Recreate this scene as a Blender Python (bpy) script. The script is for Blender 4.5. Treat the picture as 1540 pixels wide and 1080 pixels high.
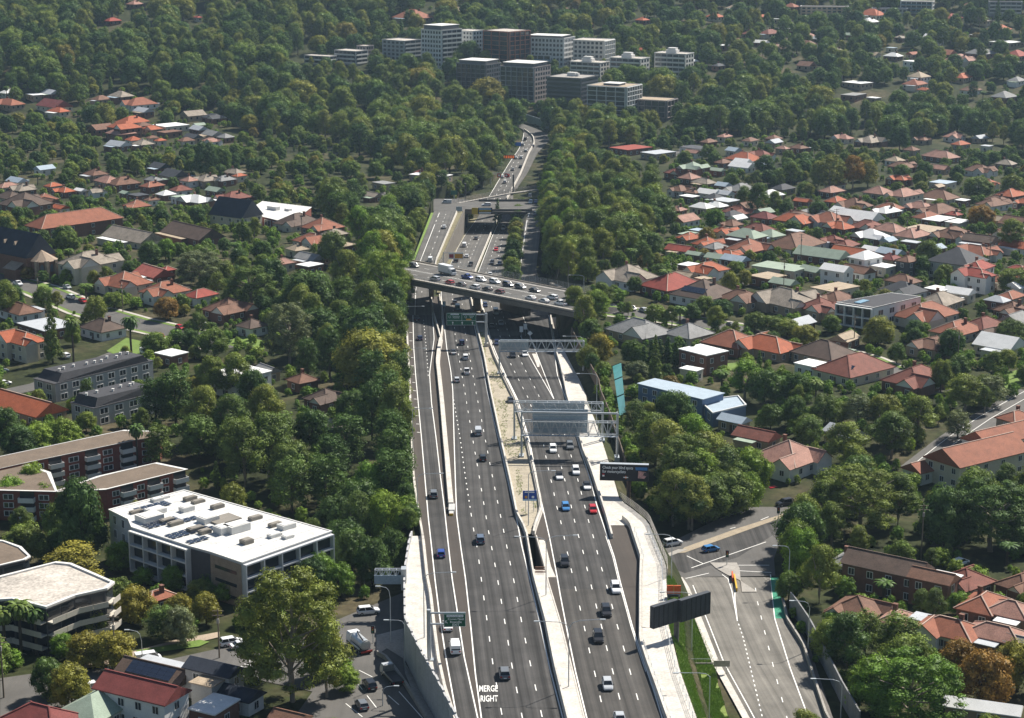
import bpy, bmesh, math, random
from mathutils import Vector, Matrix, noise as mnoise
from bisect import bisect_right

for _o in list(bpy.data.objects):
    bpy.data.objects.remove(_o)
SC = bpy.context.scene
COL = SC.collection
RAD = math.radians
rnd = random.Random(7)

# ------------------------------------------------------------------ camera
F = 2900.0                       # focal length in pixels of the 1540 px wide photograph
PITCH = math.atan(720.0 / F)     # the horizon lies 180 px above the top edge
CAMZ = 137.0
cam_d = bpy.data.cameras.new('camera')
cam_d.sensor_width = 36.0
cam_d.lens = F / 1540.0 * 36.0
cam_d.clip_start = 1.0
cam_d.clip_end = 20000.0
cam = bpy.data.objects.new('camera', cam_d)
COL.objects.link(cam)
cam.location = (0, 0, CAMZ)
cam.rotation_euler = (math.pi / 2 - PITCH, 0, 0)
SC.camera = cam

# ------------------------------------------------------------------ light
SUN_AZ = RAD(43)      # clockwise from the view direction (+Y)
SUN_EL = RAD(45)
W = bpy.data.worlds.new('World')
SC.world = W
W.use_nodes = True
_nt = W.node_tree
_nt.nodes.clear()
_sky = _nt.nodes.new('ShaderNodeTexSky')
_sky.sky_type = 'NISHITA'
_sky.sun_disc = False
_sky.sun_elevation = SUN_EL
_sky.sun_rotation = SUN_AZ
_sky.air_density = 1.0
_sky.dust_density = 0.6
_bg = _nt.nodes.new('ShaderNodeBackground')
_bg.inputs['Strength'].default_value = 0.055
_wo = _nt.nodes.new('ShaderNodeOutputWorld')
_nt.links.new(_sky.outputs[0], _bg.inputs[0])
_nt.links.new(_bg.outputs[0], _wo.inputs[0])
_sd = bpy.data.lights.new('sun', 'SUN')
_sd.energy = 5.0
_sd.angle = RAD(0.53)
_sd.color = (1.0, 0.94, 0.85)
sun = bpy.data.objects.new('sun', _sd)
COL.objects.link(sun)
SUNV = Vector((math.sin(SUN_AZ) * math.cos(SUN_EL), math.cos(SUN_AZ) * math.cos(SUN_EL), math.sin(SUN_EL)))
sun.rotation_euler = (-SUNV).to_track_quat('-Z', 'Y').to_euler()
sun.location = (0, 0, 400)
SC.view_settings.view_transform = 'Standard'
SC.view_settings.look = 'None'
SC.view_settings.gamma = 1.0
SC.view_settings.exposure = 0.80
SC.view_settings.use_curve_mapping = False
SC.render.engine = 'CYCLES'
SC.cycles.max_bounces = 5
SC.cycles.diffuse_bounces = 3
SC.cycles.transparent_max_bounces = 4
SC.cycles.volume_bounces = 0

# ------------------------------------------------------------------ pixel geometry
CP, SP = math.cos(PITCH), math.sin(PITCH)
def ray(px, py):
    u = (px - 770.0) / F
    v = (540.0 - py) / F
    return Vector((u, CP + v * SP, -SP + v * CP))
def proj(P):
    x, y, z = P[0], P[1], P[2] - CAMZ
    d = y * CP - z * SP
    if d < 1: return (-9999, -9999, d)
    up = y * SP + z * CP
    return (770.0 + F * x / d, 540.0 - F * up / d, d)
def lerp(a, b, t): return a + (b - a) * t
def clamp(x, a=0.0, b=1.0): return a if x < a else b if x > b else x
def sstep(a, b, x):
    t = clamp((x - a) / (b - a)); return t * t * (3 - 2 * t)
def interp(tab, x):
    """piecewise linear through sorted (x, value) pairs"""
    if x <= tab[0][0]: return tab[0][1]
    if x >= tab[-1][0]: return tab[-1][1]
    i = bisect_right(tab, (x, 1e30)) - 1
    a, b = tab[i], tab[i + 1]
    return a[1] + (b[1] - a[1]) * (x - a[0]) / (b[0] - a[0])

# lane width of 3.3 m gives pixels per metre along the freeway -> its height profile
def _pt(y, s):
    z = F / s
    r = ray(770, y)
    return (r.y * z, CAMZ + r.z * z)
_prof = []
for y in (1400, 1300, 1200, 1100, 1000, 900, 800, 700, 600, 500, 430, 380):
    _prof.append(_pt(y, 0.008112 * (y + 38)))
for y, s in ((330, 2.98), (290, 2.79), (250, 2.60), (220, 2.46), (190, 2.33), (150, 2.22), (100, 2.08), (50, 1.93), (0, 1.80)):
    _prof.append(_pt(y, s))
_prof.sort()
Y0, Y1 = _prof[0][0], _prof[-1][0]
_sl = (_prof[1][1] - _prof[0][1]) / (_prof[1][0] - _prof[0][0])
_prof.insert(0, (-400.0, _prof[0][1] + _sl * (-400 - Y0) * 0.3))
_prof += [(Y1 + 250, _prof[-1][1] + 24), (Y1 + 700, _prof[-1][1] + 34), (9000.0, _prof[-1][1] + 10)]
def E(Y): return interp(_prof, Y)

def hit(px, py, dz=0.0, hf=None):
    """where the pixel's ray meets the surface Z = hf(X,Y) + dz (default: the freeway profile)"""
    r = ray(px, py)
    lo, hi = 150.0, 5000.0
    if hf is None:
        for _ in range(40):
            m = (lo + hi) / 2
            if CAMZ + r.z * m / r.y > E(m) + dz: lo = m
            else: hi = m
        Y = (lo + hi) / 2
    else:
        Y = 200.0; step = 8.0; prev = Y
        while Y < 5000:
            if CAMZ + r.z * Y / r.y < hf(r.x * Y / r.y, Y) + dz: break
            prev = Y; Y += step
        lo, hi = prev, Y
        for _ in range(18):
            m = (lo + hi) / 2
            if CAMZ + r.z * m / r.y > hf(r.x * m / r.y, m) + dz: lo = m
            else: hi = m
        Y = (lo + hi) / 2
    t = Y / r.y
    return Vector((r.x * t, Y, CAMZ + r.z * t))
def ypx(py): return hit(770, py).y      # ground distance of a picture row on the freeway profile

# corridor edges, world
_XLp = [(683,1080),(653,1022),(631,984),(609,938),(608,869),(615,822),(621,790),(620,711),(616,600),(612,500),(612,470),(616,430),(622,400),(650,320),(690,296),(738,274),(762,240),(776,215),(782,200),(778,188),(760,176),(690,160)]
_XRp = [(1048,1080),(1023,1010),(1006,942),(1002,850),(986,812),(960,770),(932,748),(914,690),(895,640),(882,602),(862,552),(846,524),(836,490),(836,470),(822,420),(818,340),(826,290),(832,240),(836,212),(834,203),(800,184),(730,162)]
XLt = sorted((hit(x, y).y, hit(x, y).x) for x, y in _XLp)
XRt = sorted((hit(x, y).y, hit(x, y).x) for x, y in _XRp)
XLt.insert(0, (200.0, XLt[0][1] + (XLt[0][1]-XLt[1][1])/(XLt[0][0]-XLt[1][0])*(200-XLt[0][0])))
XRt.insert(0, (200.0, XRt[0][1] + (XRt[0][1]-XRt[1][1])/(XRt[0][0]-XRt[1][0])*(200-XRt[0][0])))
def XL(Y): return interp(XLt, Y)
def XR(Y): return interp(XRt, Y)
_offL = sorted((ypx(y), o) for y, o in ((1080,-7),(850,-7),(800,-7),(740,-4),(660,-.5),(600,0),(520,2.5),(470,8),(435,11.6),(400,11.6),(330,10),(296,10),(262,4),(225,1),(190,0)))
_offR = sorted((ypx(y), o) for y, o in ((1080,-6.6),(728,-6.6),(690,-4),(650,-1.2),(600,1.5),(530,4),(485,9),(455,11.6),(410,11.6),(330,10),(296,10),(262,5),(225,2),(190,0)))
_rmpL = sorted((ypx(y), o) for y, o in ((445,0),(430,.5),(338,9.3),(318,10),(296,10),(282,6),(262,0)))
_rmpR = sorted((ypx(y), o) for y, o in ((450,0),(435,.5),(345,9.5),(330,10),(296,10),(280,6),(258,0)))
def rampL(y): return interp(_rmpL, ypx(y))
def rampR(y): return interp(_rmpR, ypx(y))
ypx795, ypx760 = ypx(795), ypx(760)
def side_off(X, Y):
    """offset of the ground against the freeway profile"""
    xl, xr = XL(Y), XR(Y)
    if X <= xl:
        d = xl - X
        o = interp(_offL, Y)
        w = 1.0 if Y < ypx795 else sstep(0, 9, d)
        return lerp(interp(_rmpL, Y), o, w)
    if X >= xr:
        d = X - xr
        o = interp(_offR, Y)
        return lerp(interp(_rmpR, Y), o, sstep(0, 5, d))
    return 0.0
def bumps(X, Y):
    a = sstep(700, 1300, Y)
    d = max(XL(Y) - X, X - XR(Y), 0)
    w = sstep(25, 160, d) * a
    if w <= 0: return 0.0
    return w * 9.0 * mnoise.noise(Vector((X / 230.0, Y / 300.0, 3.7)))
def T(X, Y):
    return E(Y) + side_off(X, Y) + bumps(X, Y)
def gp(px, py, dz=0.0):
    """ground point under a pixel"""
    return hit(px, py, dz, T)
def gz(X, Y): return T(X, Y)

# ------------------------------------------------------------------ materials
MATS = {}
def new_mat(name):
    m = bpy.data.materials.new(name)
    m.use_nodes = True
    nt = m.node_tree
    b = nt.nodes['Principled BSDF']
    return m, nt, b
def N(nt, kind, **kw):
    n = nt.nodes.new(kind)
    for k, v in kw.items():
        if k in n.inputs: n.inputs[k].default_value = v
        else: setattr(n, k, v)
    return n
def mixrgb(nt, fac, a, b, blend='MIX'):
    n = nt.nodes.new('ShaderNodeMix'); n.data_type = 'RGBA'; n.blend_type = blend
    for idx, v in ((0, fac), (6, a), (7, b)):
        if isinstance(v, (tuple, list)): n.inputs[idx].default_value = (*v[:3], 1)
        elif isinstance(v, (int, float)): n.inputs[idx].default_value = v
        else: nt.links.new(v, n.inputs[idx])
    return n.outputs[2]
def mat(name, col, rough=0.7, var=0.12, scale=0.6, spec=0.3, metal=0.0, emit=None, coords='world', bump=0.0, fine=None):
    """colour with soft uneven tone (wear) at two scales"""
    if name in MATS: return MATS[name]
    m, nt, b = new_mat(name)
    b.inputs['Roughness'].default_value = rough
    b.inputs['Metallic'].default_value = metal
    b.inputs['Specular IOR Level'].default_value = spec
    if emit:
        b.inputs['Emission Color'].default_value = (*col, 1); b.inputs['Emission Strength'].default_value = emit
    if var > 0:
        g = N(nt, 'ShaderNodeNewGeometry')
        n1 = N(nt, 'ShaderNodeTexNoise', Scale=scale, Detail=4.0, Roughness=0.6)
        n2 = N(nt, 'ShaderNodeTexNoise', Scale=(fine or scale * 7), Detail=2.0)
        nt.links.new(g.outputs['Position'], n1.inputs['Vector']); nt.links.new(g.outputs['Position'], n2.inputs['Vector'])
        ma = N(nt, 'ShaderNodeMath', operation='ADD'); nt.links.new(n1.outputs[0], ma.inputs[0]); nt.links.new(n2.outputs[0], ma.inputs[1])
        mr = N(nt, 'ShaderNodeMapRange'); mr.inputs[1].default_value = 0.7; mr.inputs[2].default_value = 1.3
        mr.inputs[3].default_value = 1 - var; mr.inputs[4].default_value = 1 + var
        nt.links.new(ma.outputs[0], mr.inputs[0])
        vm = N(nt, 'ShaderNodeVectorMath', operation='SCALE'); vm.inputs[0].default_value = col
        nt.links.new(mr.outputs[0], vm.inputs['Scale'])
        nt.links.new(vm.outputs[0], b.inputs['Base Color'])
    else:
        b.inputs['Base Color'].default_value = (*col, 1)
    MATS[name] = m
    return m

# ------------------------------------------------------------------ object helpers
def mesh_from(verts, faces, name='mesh', mats=(), mi=None, smooth=False):
    me = bpy.data.meshes.new(name)
    me.from_pydata([tuple(v) for v in verts], [], faces)
    for m in mats: me.materials.append(m)
    if mi:
        me.polygons.foreach_set('material_index', mi)
    if smooth:
        me.polygons.foreach_set('use_smooth', [True] * len(me.polygons))
    me.update()
    return me
def obj(name, me, parent=None, loc=None, rz=0.0, m=None):
    o = bpy.data.objects.new(name, me)
    COL.objects.link(o)
    if parent is not None: o.parent = parent
    if loc is not None: o.location = loc
    if rz: o.rotation_euler = (0, 0, rz)
    if m is not None:
        if len(me.materials) == 0: me.materials.append(m)
        elif me.materials[0] is not m:
            o.material_slots[0].link = 'OBJECT'; o.material_slots[0].material = m
    return o
def empty(name, loc, rz=0.0):
    o = bpy.data.objects.new(name, None)
    o.empty_display_size = 0.5
    COL.objects.link(o); o.location = loc
    if rz: o.rotation_euler = (0, 0, rz)
    return o
def tag(o, label=None, cat=None, group=None, kind=None):
    if label: o['label'] = label
    if cat: o['category'] = cat
    if group: o['group'] = group
    if kind: o['kind'] = kind
    return o

class MB:
    """collects simple shapes into one mesh"""
    def __init__(s): s.v = []; s.f = []; s.mi = []
    def add(s, vs, fs, mi=0):
        b = len(s.v); s.v += [tuple(v) for v in vs]
        for f in fs: s.f.append([i + b for i in f]); s.mi.append(mi)
        return s
    def box(s, x0, x1, y0, y1, z0, z1, mi=0, M=None):
        vs = [Vector(p) for p in ((x0,y0,z0),(x1,y0,z0),(x1,y1,z0),(x0,y1,z0),(x0,y0,z1),(x1,y0,z1),(x1,y1,z1),(x0,y1,z1))]
        if M: vs = [M @ v for v in vs]
        return s.add(vs, [(0,3,2,1),(4,5,6,7),(0,1,5,4),(1,2,6,5),(2,3,7,6),(3,0,4,7)], mi)
    def prism(s, poly, z0, z1, mi=0):
        n = len(poly)
        vs = [(x, y, z0) for x, y in poly] + [(x, y, z1) for x, y in poly]
        return s.add(vs, [list(range(n))[::-1], list(range(n, 2*n))] + [(i, (i+1) % n, n + (i+1) % n, n + i) for i in range(n)], mi)
    def tube(s, pts, r, n=6, mi=0, r2=None):
        pts = [Vector(p) for p in pts]
        rings = []
        k = len(pts)
        for i, p in enumerate(pts):
            d = (pts[min(i+1, k-1)] - pts[max(i-1, 0)])
            if d.length < 1e-6: d = Vector((0, 0, 1))
            d.normalize()
            a = d.cross(Vector((0, 0, 1)))
            if a.length < 1e-3: a = Vector((1, 0, 0))
            a.normalize(); b = d.cross(a)
            rr = r if r2 is None else lerp(r, r2, i / max(k - 1, 1))
            rings.append([p + a * (rr * math.cos(2*math.pi*j/n)) + b * (rr * math.sin(2*math.pi*j/n)) for j in range(n)])
        vs = [v for rg in rings for v in rg]
        fs = []
        for i in range(k - 1):
            for j in range(n):
                fs.append((i*n+j, i*n+(j+1) % n, (i+1)*n+(j+1) % n, (i+1)*n+j))
        fs.append(list(range(n))[::-1]); fs.append([(k-1)*n + j for j in range(n)])
        return s.add(vs, fs, mi)
    def bar(s, a, b, w, h, mi=0):
        """square bar from a to b"""
        a = Vector(a); b = Vector(b); d = (b - a); L = d.length; d.normalize()
        u = d.cross(Vector((0, 0, 1)))
        if u.length < 1e-3: u = Vector((1, 0, 0))
        u.normalize(); t = u.cross(d)
        vs = []
        for p in (a, b):
            for su, st in ((-1,-1),(1,-1),(1,1),(-1,1)):
                vs.append(p + u * (su * w / 2) + t * (st * h / 2))
        return s.add(vs, [(3,2,1,0),(4,5,6,7),(0,1,5,4),(1,2,6,5),(2,3,7,6),(3,0,4,7)], mi)
    def sweep(s, path, prof, mi=0, closed=True):
        """profile (across, up) swept along a ground path of 3D points; 'across' is to the right of travel"""
        n = len(prof); k = len(path); vs = []
        path = [Vector(p) for p in path]
        for i, p in enumerate(path):
            d = path[min(i+1, k-1)] - path[max(i-1, 0)]; d.z = 0
            d.normalize(); r = Vector((d.y, -d.x, 0))
            for a, h in prof: vs.append(p + r * a + Vector((0, 0, h)))
        fs = []
        for i in range(k - 1):
            for j in range(n if closed else n - 1):
                fs.append((i*n+j, i*n+(j+1) % n, (i+1)*n+(j+1) % n, (i+1)*n+j))
        if closed:
            fs.append(list(range(n))[::-1]); fs.append([(k-1)*n + j for j in range(n)])
        return s.add(vs, fs, mi)
    def build(s, name, mats, parent=None, smooth=False, loc=None, rz=0.0):
        if not isinstance(mats, (list, tuple)): mats = [mats]
        me = mesh_from(s.v, s.f, name, mats, s.mi if len(mats) > 1 else None, smooth)
        return obj(name, me, parent, loc, rz)
    def mesh(s, name, mats, smooth=False):
        if not isinstance(mats, (list, tuple)): mats = [mats]
        return mesh_from(s.v, s.f, name, mats, s.mi if len(mats) > 1 else None, smooth)

def xat(line, py):
    """x of a pixel polyline [(x,y)..] at row py (extends its end slopes)"""
    L = sorted((y, x) for x, y in line)
    if py < L[0][0] and len(L) > 1:
        a, b = L[0], L[1]; return a[1] + (b[1]-a[1]) * (py-a[0]) / (b[0]-a[0])
    if py > L[-1][0] and len(L) > 1:
        a, b = L[-2], L[-1]; return b[1] + (b[1]-a[1]) * (py-b[0]) / (b[0]-a[0])
    return interp(L, py)
def pline(line, y0, y1, step=8, dz=0.0, ef=None):
    """sample a pixel polyline between rows onto the freeway surface"""
    n = max(2, int(abs(y1 - y0) / step) + 1)
    out = []
    for i in range(n):
        y = lerp(y0, y1, i / (n - 1))
        out.append(hit(xat(line, y), y, dz if ef is None else ef(y)))
    return out
def strip(name, la, lb, y0, y1, m, dz=0.0, step=8, parent=None, ea=None, eb=None, kind='structure'):
    """a sheet between two pixel polylines, lying on the freeway profile (+ dz, or rows' own heights ea/eb)"""
    A = pline(la, y0, y1, step, dz, ea); B = pline(lb, y0, y1, step, dz, eb)
    vs = []; fs = []
    for i, (a, b) in enumerate(zip(A, B)):
        vs += [a, b]
        if i: k = 2 * i; fs.append((k-2, k-1, k+1, k))
    me = mesh_from(vs, fs, name, [m])
    if me.polygons[0].normal.z < 0: me.flip_normals()
    uvl = me.uv_layers.new(name='UVMap')
    acc = [0.0]
    for i in range(1, len(A)): acc.append(acc[-1] + (A[i] - A[i-1]).length)
    for lp in me.loops:
        vi = lp.vertex_index; i = vi // 2
        wd = (A[i] - B[i]).length
        uvl.data[lp.index].uv = ((vi % 2) * wd, acc[i])
    o = obj(name, me, parent)
    if parent is None and kind: o['kind'] = kind
    return o
ORD = ['first','second','third','fourth','fifth','sixth','seventh','eighth','ninth','tenth','eleventh','twelfth']
def ordw(i):
    if i < 12: return ORD[i]
    n = i + 1
    return '%d%s' % (n, 'th' if 10 < n % 100 < 14 else {1:'st',2:'nd',3:'rd'}.get(n % 10, 'th'))
# ================================================================== ground and freeway
def asphalt(name, col, streak=0.16, patch=0.10):
    m, nt, b = new_mat(name)
    b.inputs['Roughness'].default_value = 0.85
    b.inputs['Specular IOR Level'].default_value = 0.25
    uv = N(nt, 'ShaderNodeUVMap')
    mp = N(nt, 'ShaderNodeMapping'); mp.inputs['Scale'].default_value = (0.9, 0.004, 1)
    n1 = N(nt, 'ShaderNodeTexNoise', Scale=1.0, Detail=3.0, Roughness=0.6)
    nt.links.new(uv.outputs[0], mp.inputs[0]); nt.links.new(mp.outputs[0], n1.inputs['Vector'])
    g = N(nt, 'ShaderNodeNewGeometry')
    n2 = N(nt, 'ShaderNodeTexNoise', Scale=0.12, Detail=5.0, Roughness=0.65)
    n3 = N(nt, 'ShaderNodeTexNoise', Scale=3.0, Detail=2.0)
    for n in (n2, n3): nt.links.new(g.outputs['Position'], n.inputs['Vector'])
    def mr(src, a):
        q = N(nt, 'ShaderNodeMapRange'); q.inputs[1].default_value = .3; q.inputs[2].default_value = .7
        q.inputs[3].default_value = 1 - a; q.inputs[4].default_value = 1 + a
        nt.links.new(src, q.inputs[0]); return q.outputs[0]
    p = N(nt, 'ShaderNodeMath', operation='MULTIPLY'); nt.links.new(mr(n1.outputs[0], streak), p.inputs[0]); nt.links.new(mr(n2.outputs[0], patch), p.inputs[1])
    p2 = N(nt, 'ShaderNodeMath', operation='MULTIPLY'); nt.links.new(p.outputs[0], p2.inputs[0]); nt.links.new(mr(n3.outputs[0], 0.06), p2.inputs[1])
    vm = N(nt, 'ShaderNodeVectorMath', operation='SCALE'); vm.inputs[0].default_value = col
    nt.links.new(p2.outputs[0], vm.inputs['Scale']); nt.links.new(vm.outputs[0], b.inputs['Base Color'])
    MATS[name] = m
    return m
M_ASPH = asphalt('asphalt', (0.046, 0.044, 0.042), 0.75, 0.30)
M_SHLD = asphalt('asphalt_brown', (0.058, 0.048, 0.040), 0.14)
M_OLD = asphalt('asphalt_old', (0.092, 0.087, 0.079), 0.3, 0.25)
M_RAMP = asphalt('asphalt_light', (0.150, 0.140, 0.122), 0.35, 0.25)
M_STR = asphalt('asphalt_street', (0.10, 0.095, 0.088), 0.10, 0.16)
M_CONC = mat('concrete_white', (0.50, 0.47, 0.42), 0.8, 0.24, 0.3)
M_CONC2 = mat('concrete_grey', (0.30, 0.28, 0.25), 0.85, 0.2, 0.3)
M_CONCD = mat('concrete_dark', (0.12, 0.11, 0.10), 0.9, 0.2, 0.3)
M_LINE = mat('road_paint', (0.75, 0.74, 0.70), 0.6, 0.12, 0.8)
M_MULCH = mat('mulch', (0.33, 0.29, 0.22), 0.95, 0.3, 0.35, fine=2.5)
M_STEEL = mat('galvanised_steel', (0.42, 0.45, 0.47), 0.45, 0.12, 1.0, spec=0.5, metal=0.4)
M_DARK = mat('dark_metal', (0.03, 0.032, 0.036), 0.6, 0.1, 1.0)
M_DRY = mat('dry_grass', (0.17, 0.15, 0.085), 0.95, 0.35, 0.5, fine=3)

def ground_mat():
    m, nt, b = new_mat('ground')
    b.inputs['Roughness'].default_value = 0.95
    b.inputs['Specular IOR Level'].default_value = 0.1
    g = N(nt, 'ShaderNodeNewGeometry')
    n1 = N(nt, 'ShaderNodeTexNoise', Scale=0.035, Detail=6.0, Roughness=0.65)
    n2 = N(nt, 'ShaderNodeTexNoise', Scale=0.35, Detail=5.0, Roughness=0.7)
    for n in (n1, n2): nt.links.new(g.outputs['Position'], n.inputs['Vector'])
    r = N(nt, 'ShaderNodeValToRGB'); e = r.color_ramp.elements
    e[0].position = .3; e[0].color = (.017, .022, .010, 1); e[1].position = .7; e[1].color = (.10, .08, .05, 1)
    x = e.new(.5); x.color = (.038, .045, .017, 1)
    nt.links.new(n1.outputs[0], r.inputs[0])
    r2 = N(nt, 'ShaderNodeValToRGB'); e = r2.color_ramp.elements
    e[0].position = .3; e[0].color = (.5, .5, .5, 1); e[1].position = .7; e[1].color = (1.35, 1.35, 1.3, 1)
    nt.links.new(n2.outputs[0], r2.inputs[0])
    nt.links.new(mixrgb(nt, 1.0, r.outputs[0], r2.outputs[0], 'MULTIPLY'), b.inputs['Base Color'])
    return m
M_GROUND = ground_mat()
M_LAWN = mat('lawn', (0.12, 0.185, 0.035), 0.95, 0.25, 0.4, fine=3)

YFAR = ypx(180)
def build_ground():
    offs = [0, 1.2, 3, 5, 7, 9, 13, 20, 30, 45, 65, 90, 120, 160, 210, 280, 380, 520, 750, 1200, 2500]
    ys = []
    y = 150.0
    while y < 1300: ys.append(y); y += 5.0
    while y < 2400: ys.append(y); y += 25.0
    ys += [2700, 3200, 4000, 5500, 9000]
    vs = []; fs = []; n = None
    for Y in ys:
        xl, xr = XL(Y), XR(Y)
        low = -7.7 if Y < ypx795 - 4 else (-0.7 if Y < YFAR else 0.0)
        row = []
        for d in reversed(offs): row.append((xl - d, Y, T(xl - d - 1e-4, Y)))
        row.append((xl + 0.15, Y, E(Y) + low)); row.append((xr - 0.15, Y, E(Y) + low))
        for d in offs: row.append((xr + d, Y, T(xr + d + 1e-4, Y)))
        n = len(row); vs += row
    for i in range(len(ys) - 1):
        for j in range(n - 1):
            a = i * n + j
            fs.append((a, a + 1, a + n + 1, a + n))
    me = mesh_from(vs, fs, 'ground', [M_GROUND])
    tag(obj('ground', me), kind='structure')
build_ground()

# picture polylines of the freeway (x, y)
LW = [(682,1080),(669,1040),(659.5,997),(653,948),(647,895),(642,870),(636,812),(625,748),(621,711),(619,660),(615,560),(612,502),(612,470),(616,430),(621,400)]
L1 = [(687,1080),(680,1040),(671,991),(661,926),(654,870),(649,822),(644,777),(638,707),(634,660),(629,606),(625,563),(622,519),(621,474),(622,440),(627,398),(659,317)]
L2 = [(718.5,1080),(708,1032),(698,987),(689,928),(680,870),(673,808),(668,761),(662,713),(656,660),(649,606),(646,562),(653,509),(650,472),(646.5,434),(655,392),(686,319.5)]
B1 = [(678.5,765),(675,728),(672,690),(669.5,665),(664.5,606),(660.5,567),(658,546),(660,528),(663,512)]
L3 = [(724,1080),(715,1014),(708,942),(700,870),(693.5,826),(687,777),(685,728),(683,665),(682,626),(681,587),(678,558),(672,525),(668,489),(663,440),(674,405),(688,373),(701,351),(718,328),(733,300),(749,273),(766,245),(780,225),(786,211),(788,199),(784,190),(768,180)]
C1 = [(754.5,1073),(741,997),(732,930),(724,872),(718,826),(712,795),(706,757),(699,711),(692.5,662),(682,600)]
C2 = [(785,1076.5),(770,1001.5),(759,934),(749,875),(744,847),(734.4,797),(726.6,751.6),(719.6,710),(713,672),(707,637),(699,589),(689.6,534),(684,500),(680,446),(688,405),(712,351),(728,328),(757,273),(772,245),(786,225),(792,211)]
C3 = [(815,1076.5),(798,1000.5),(784,933),(773,874),(767,846),(757,796),(747.5,750.6),(739,709),(732,672),(722,620),(715.7,589),(705,529),(698.6,495),(694,446),(700,405),(724,351),(738,328),(765,273),(779,245),(792,225),(798,213)]
L4 = [(846.5,1080),(827,1006),(811.4,934),(797,872),(785,822),(776.3,777),(765.6,732),(751,665),(742,630),(732.5,587),(724.7,540),(713.6,491),(706,446),(712,415),(737,353),(749,325),(762,300),(773,280),(783,261),(795,231),(803.5,216),(802,207),(796,201),(787,195),(768,185)]
B2 = [(852,1080),(835,1010),(821,940),(802.7,872),(795,826),(792,808),(788,796),(777,775),(767.5,726),(754,667),(737,587),(728.6,540),(716.5,491),(707.5,446)]
B3 = [(802.6,805),(804.6,796),(814.3,769),(812.4,753.5),(802.6,707),(793,663),(775,602.5),(756,563.5),(744,538),(734.4,511),(722,450)]
SR = [(877,1077),(863,1020),(842.6,938),(824,876),(819,853),(806.5,808)]       # right edge of the median strip
R1 = [(882.5,1080),(866,1012),(854,954),(842.6,895),(837.7,866.5),(826,806),(814,753.5),(806.5,714.5),(797,666),(779,602),(760,563),(748,536),(738,511),(724,450),(718,413),(740,356),(753,328),(766,300)]
D1 = [(903,1050),(894.5,1012),(886,977),(879,944),(872,913),(864,878),(852,825),(847,801),(842,778.5),(836,757),(832,736),(827,715.5),(819,677.5),(816,660),(794,597.6),(786,582.6),(771.4,554),(765.6,542),(750,500),(736,450),(730,413),(748,356),(760,328)]
D2 = [(931.5,1049),(922,1011),(913,977),(905,943),(897,912.5),(890,884),(883,856),(877,830),(870,806),(864,783),(859,761),(854,739.5),(844,701),(835,663),(811,596.6),(803.6,581.6),(788,553),(782,540.5),(764,500),(749,450),(744,413),(756,356),(767,328)]
D3 = [(958,1047),(947.5,1009.7),(938,974.6),(928.6,941.7),(920.5,911),(912.7,882),(905,855),(898,829.6),(891.6,804.7),(885,783),(879,759.5),(863,698.5),(833,600)]
G1 = [(833,600),(795,534),(776,488),(759,459),(758,413),(764,356),(774,328)]
G2 = [(833,600),(800.6,515),(782,463),(778,421),(790,334),(800,300)]
R2 = [(996,1080),(984,1041),(964.7,985),(951,942),(941,905),(932.5,874),(924,838),(914,808.6),(897,758),(889,725),(875.5,684),(871,670),(851,600),(838,563),(834,530),(826,477),(806.5,405),(813,342),(822,300)]
B4 = [(920.3,810),(912.5,781),(901,746),(889,709),(877.4,682),(872,662),(853,598.6),(843.5,554),(836.7,532),(831,500),(828,477)]
KB = [(1001.7,1080),(988,1041),(972.5,998.6),(962.7,967.4),(963,876),(964,841.7),(955,814.4),(947.5,791),(934,780),(925,783)]
PR = [(1048,1080),(1023,1010),(1006,942),(1002,850),(986.5,812.5),(975,785),(955,768),(932,752),(928,738),(914,690),(898,640),(882.5,602.5),(880.5,587),(861,552),(849,528)]

# carriageways: brownish shoulder sheets with darker lanes on top
lane_y = 1120
strip('freeway_shoulder', LW, B2, lane_y, 446, M_SHLD, 0.0)
strip('freeway_shoulder', [(x+0.5, y) for x, y in SR] + [(802,805.5)], KB, lane_y, 806, M_SHLD, 0.0)
strip('freeway_shoulder', B3, B4, 806, 446, M_SHLD, 0.0)
strip('freeway_left_carriageway', L1, L2, lane_y, 474, M_ASPH, 0.006)
strip('freeway_main_carriageway', L3, L4, lane_y, 474, M_ASPH, 0.006)
strip('freeway_right_carriageway', R1, R2, lane_y, 600, M_ASPH, 0.006)
strip('freeway_right_carriageway', R1, G1, 600, 505, M_ASPH, 0.006)
strip('freeway_resurfaced_lanes', R1, R2, lane_y, 886, asphalt('asphalt_resurfaced', (0.056, 0.052, 0.047), 0.6, 0.25), 0.010)
strip('freeway_entry_lane', G2, R2, 600, 474, M_ASPH, 0.006)
# older, paler surface under and beyond the overpass
strip('freeway_main_carriageway', L3, L4, 473.5, 182, M_OLD, 0.007, step=4)
strip('freeway_right_carriageway', R1, G1, 505, 300, M_OLD, 0.007, step=4)
strip('freeway_exit_ramp', LW[-3:] + [(653,317)], [(653,472),(648,434),(657,392),(688,319.5)], 474, 317, M_OLD, step=4, ea=lambda y: rampL(y)+.008, eb=lambda y: rampL(y)+.008)
strip('freeway_entry_ramp', G2, R2, 474, 300, M_OLD, step=4, ea=lambda y: rampR(y)+.008, eb=lambda y: rampR(y)+.008)
strip('freeway_right_carriageway', L4, [(780,280),(793,261),(808,231),(826,212),(826,203),(808,194),(780,184)], 300, 185, M_OLD, 0.003, step=4)
strip('shaded_verge', [(663,440),(674,405),(688,373),(701,351),(718,328)], [(657,440),(662,405),(676,373),(690,345),(712,325)], 440, 328, M_DRY, 0.02, step=4)

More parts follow.
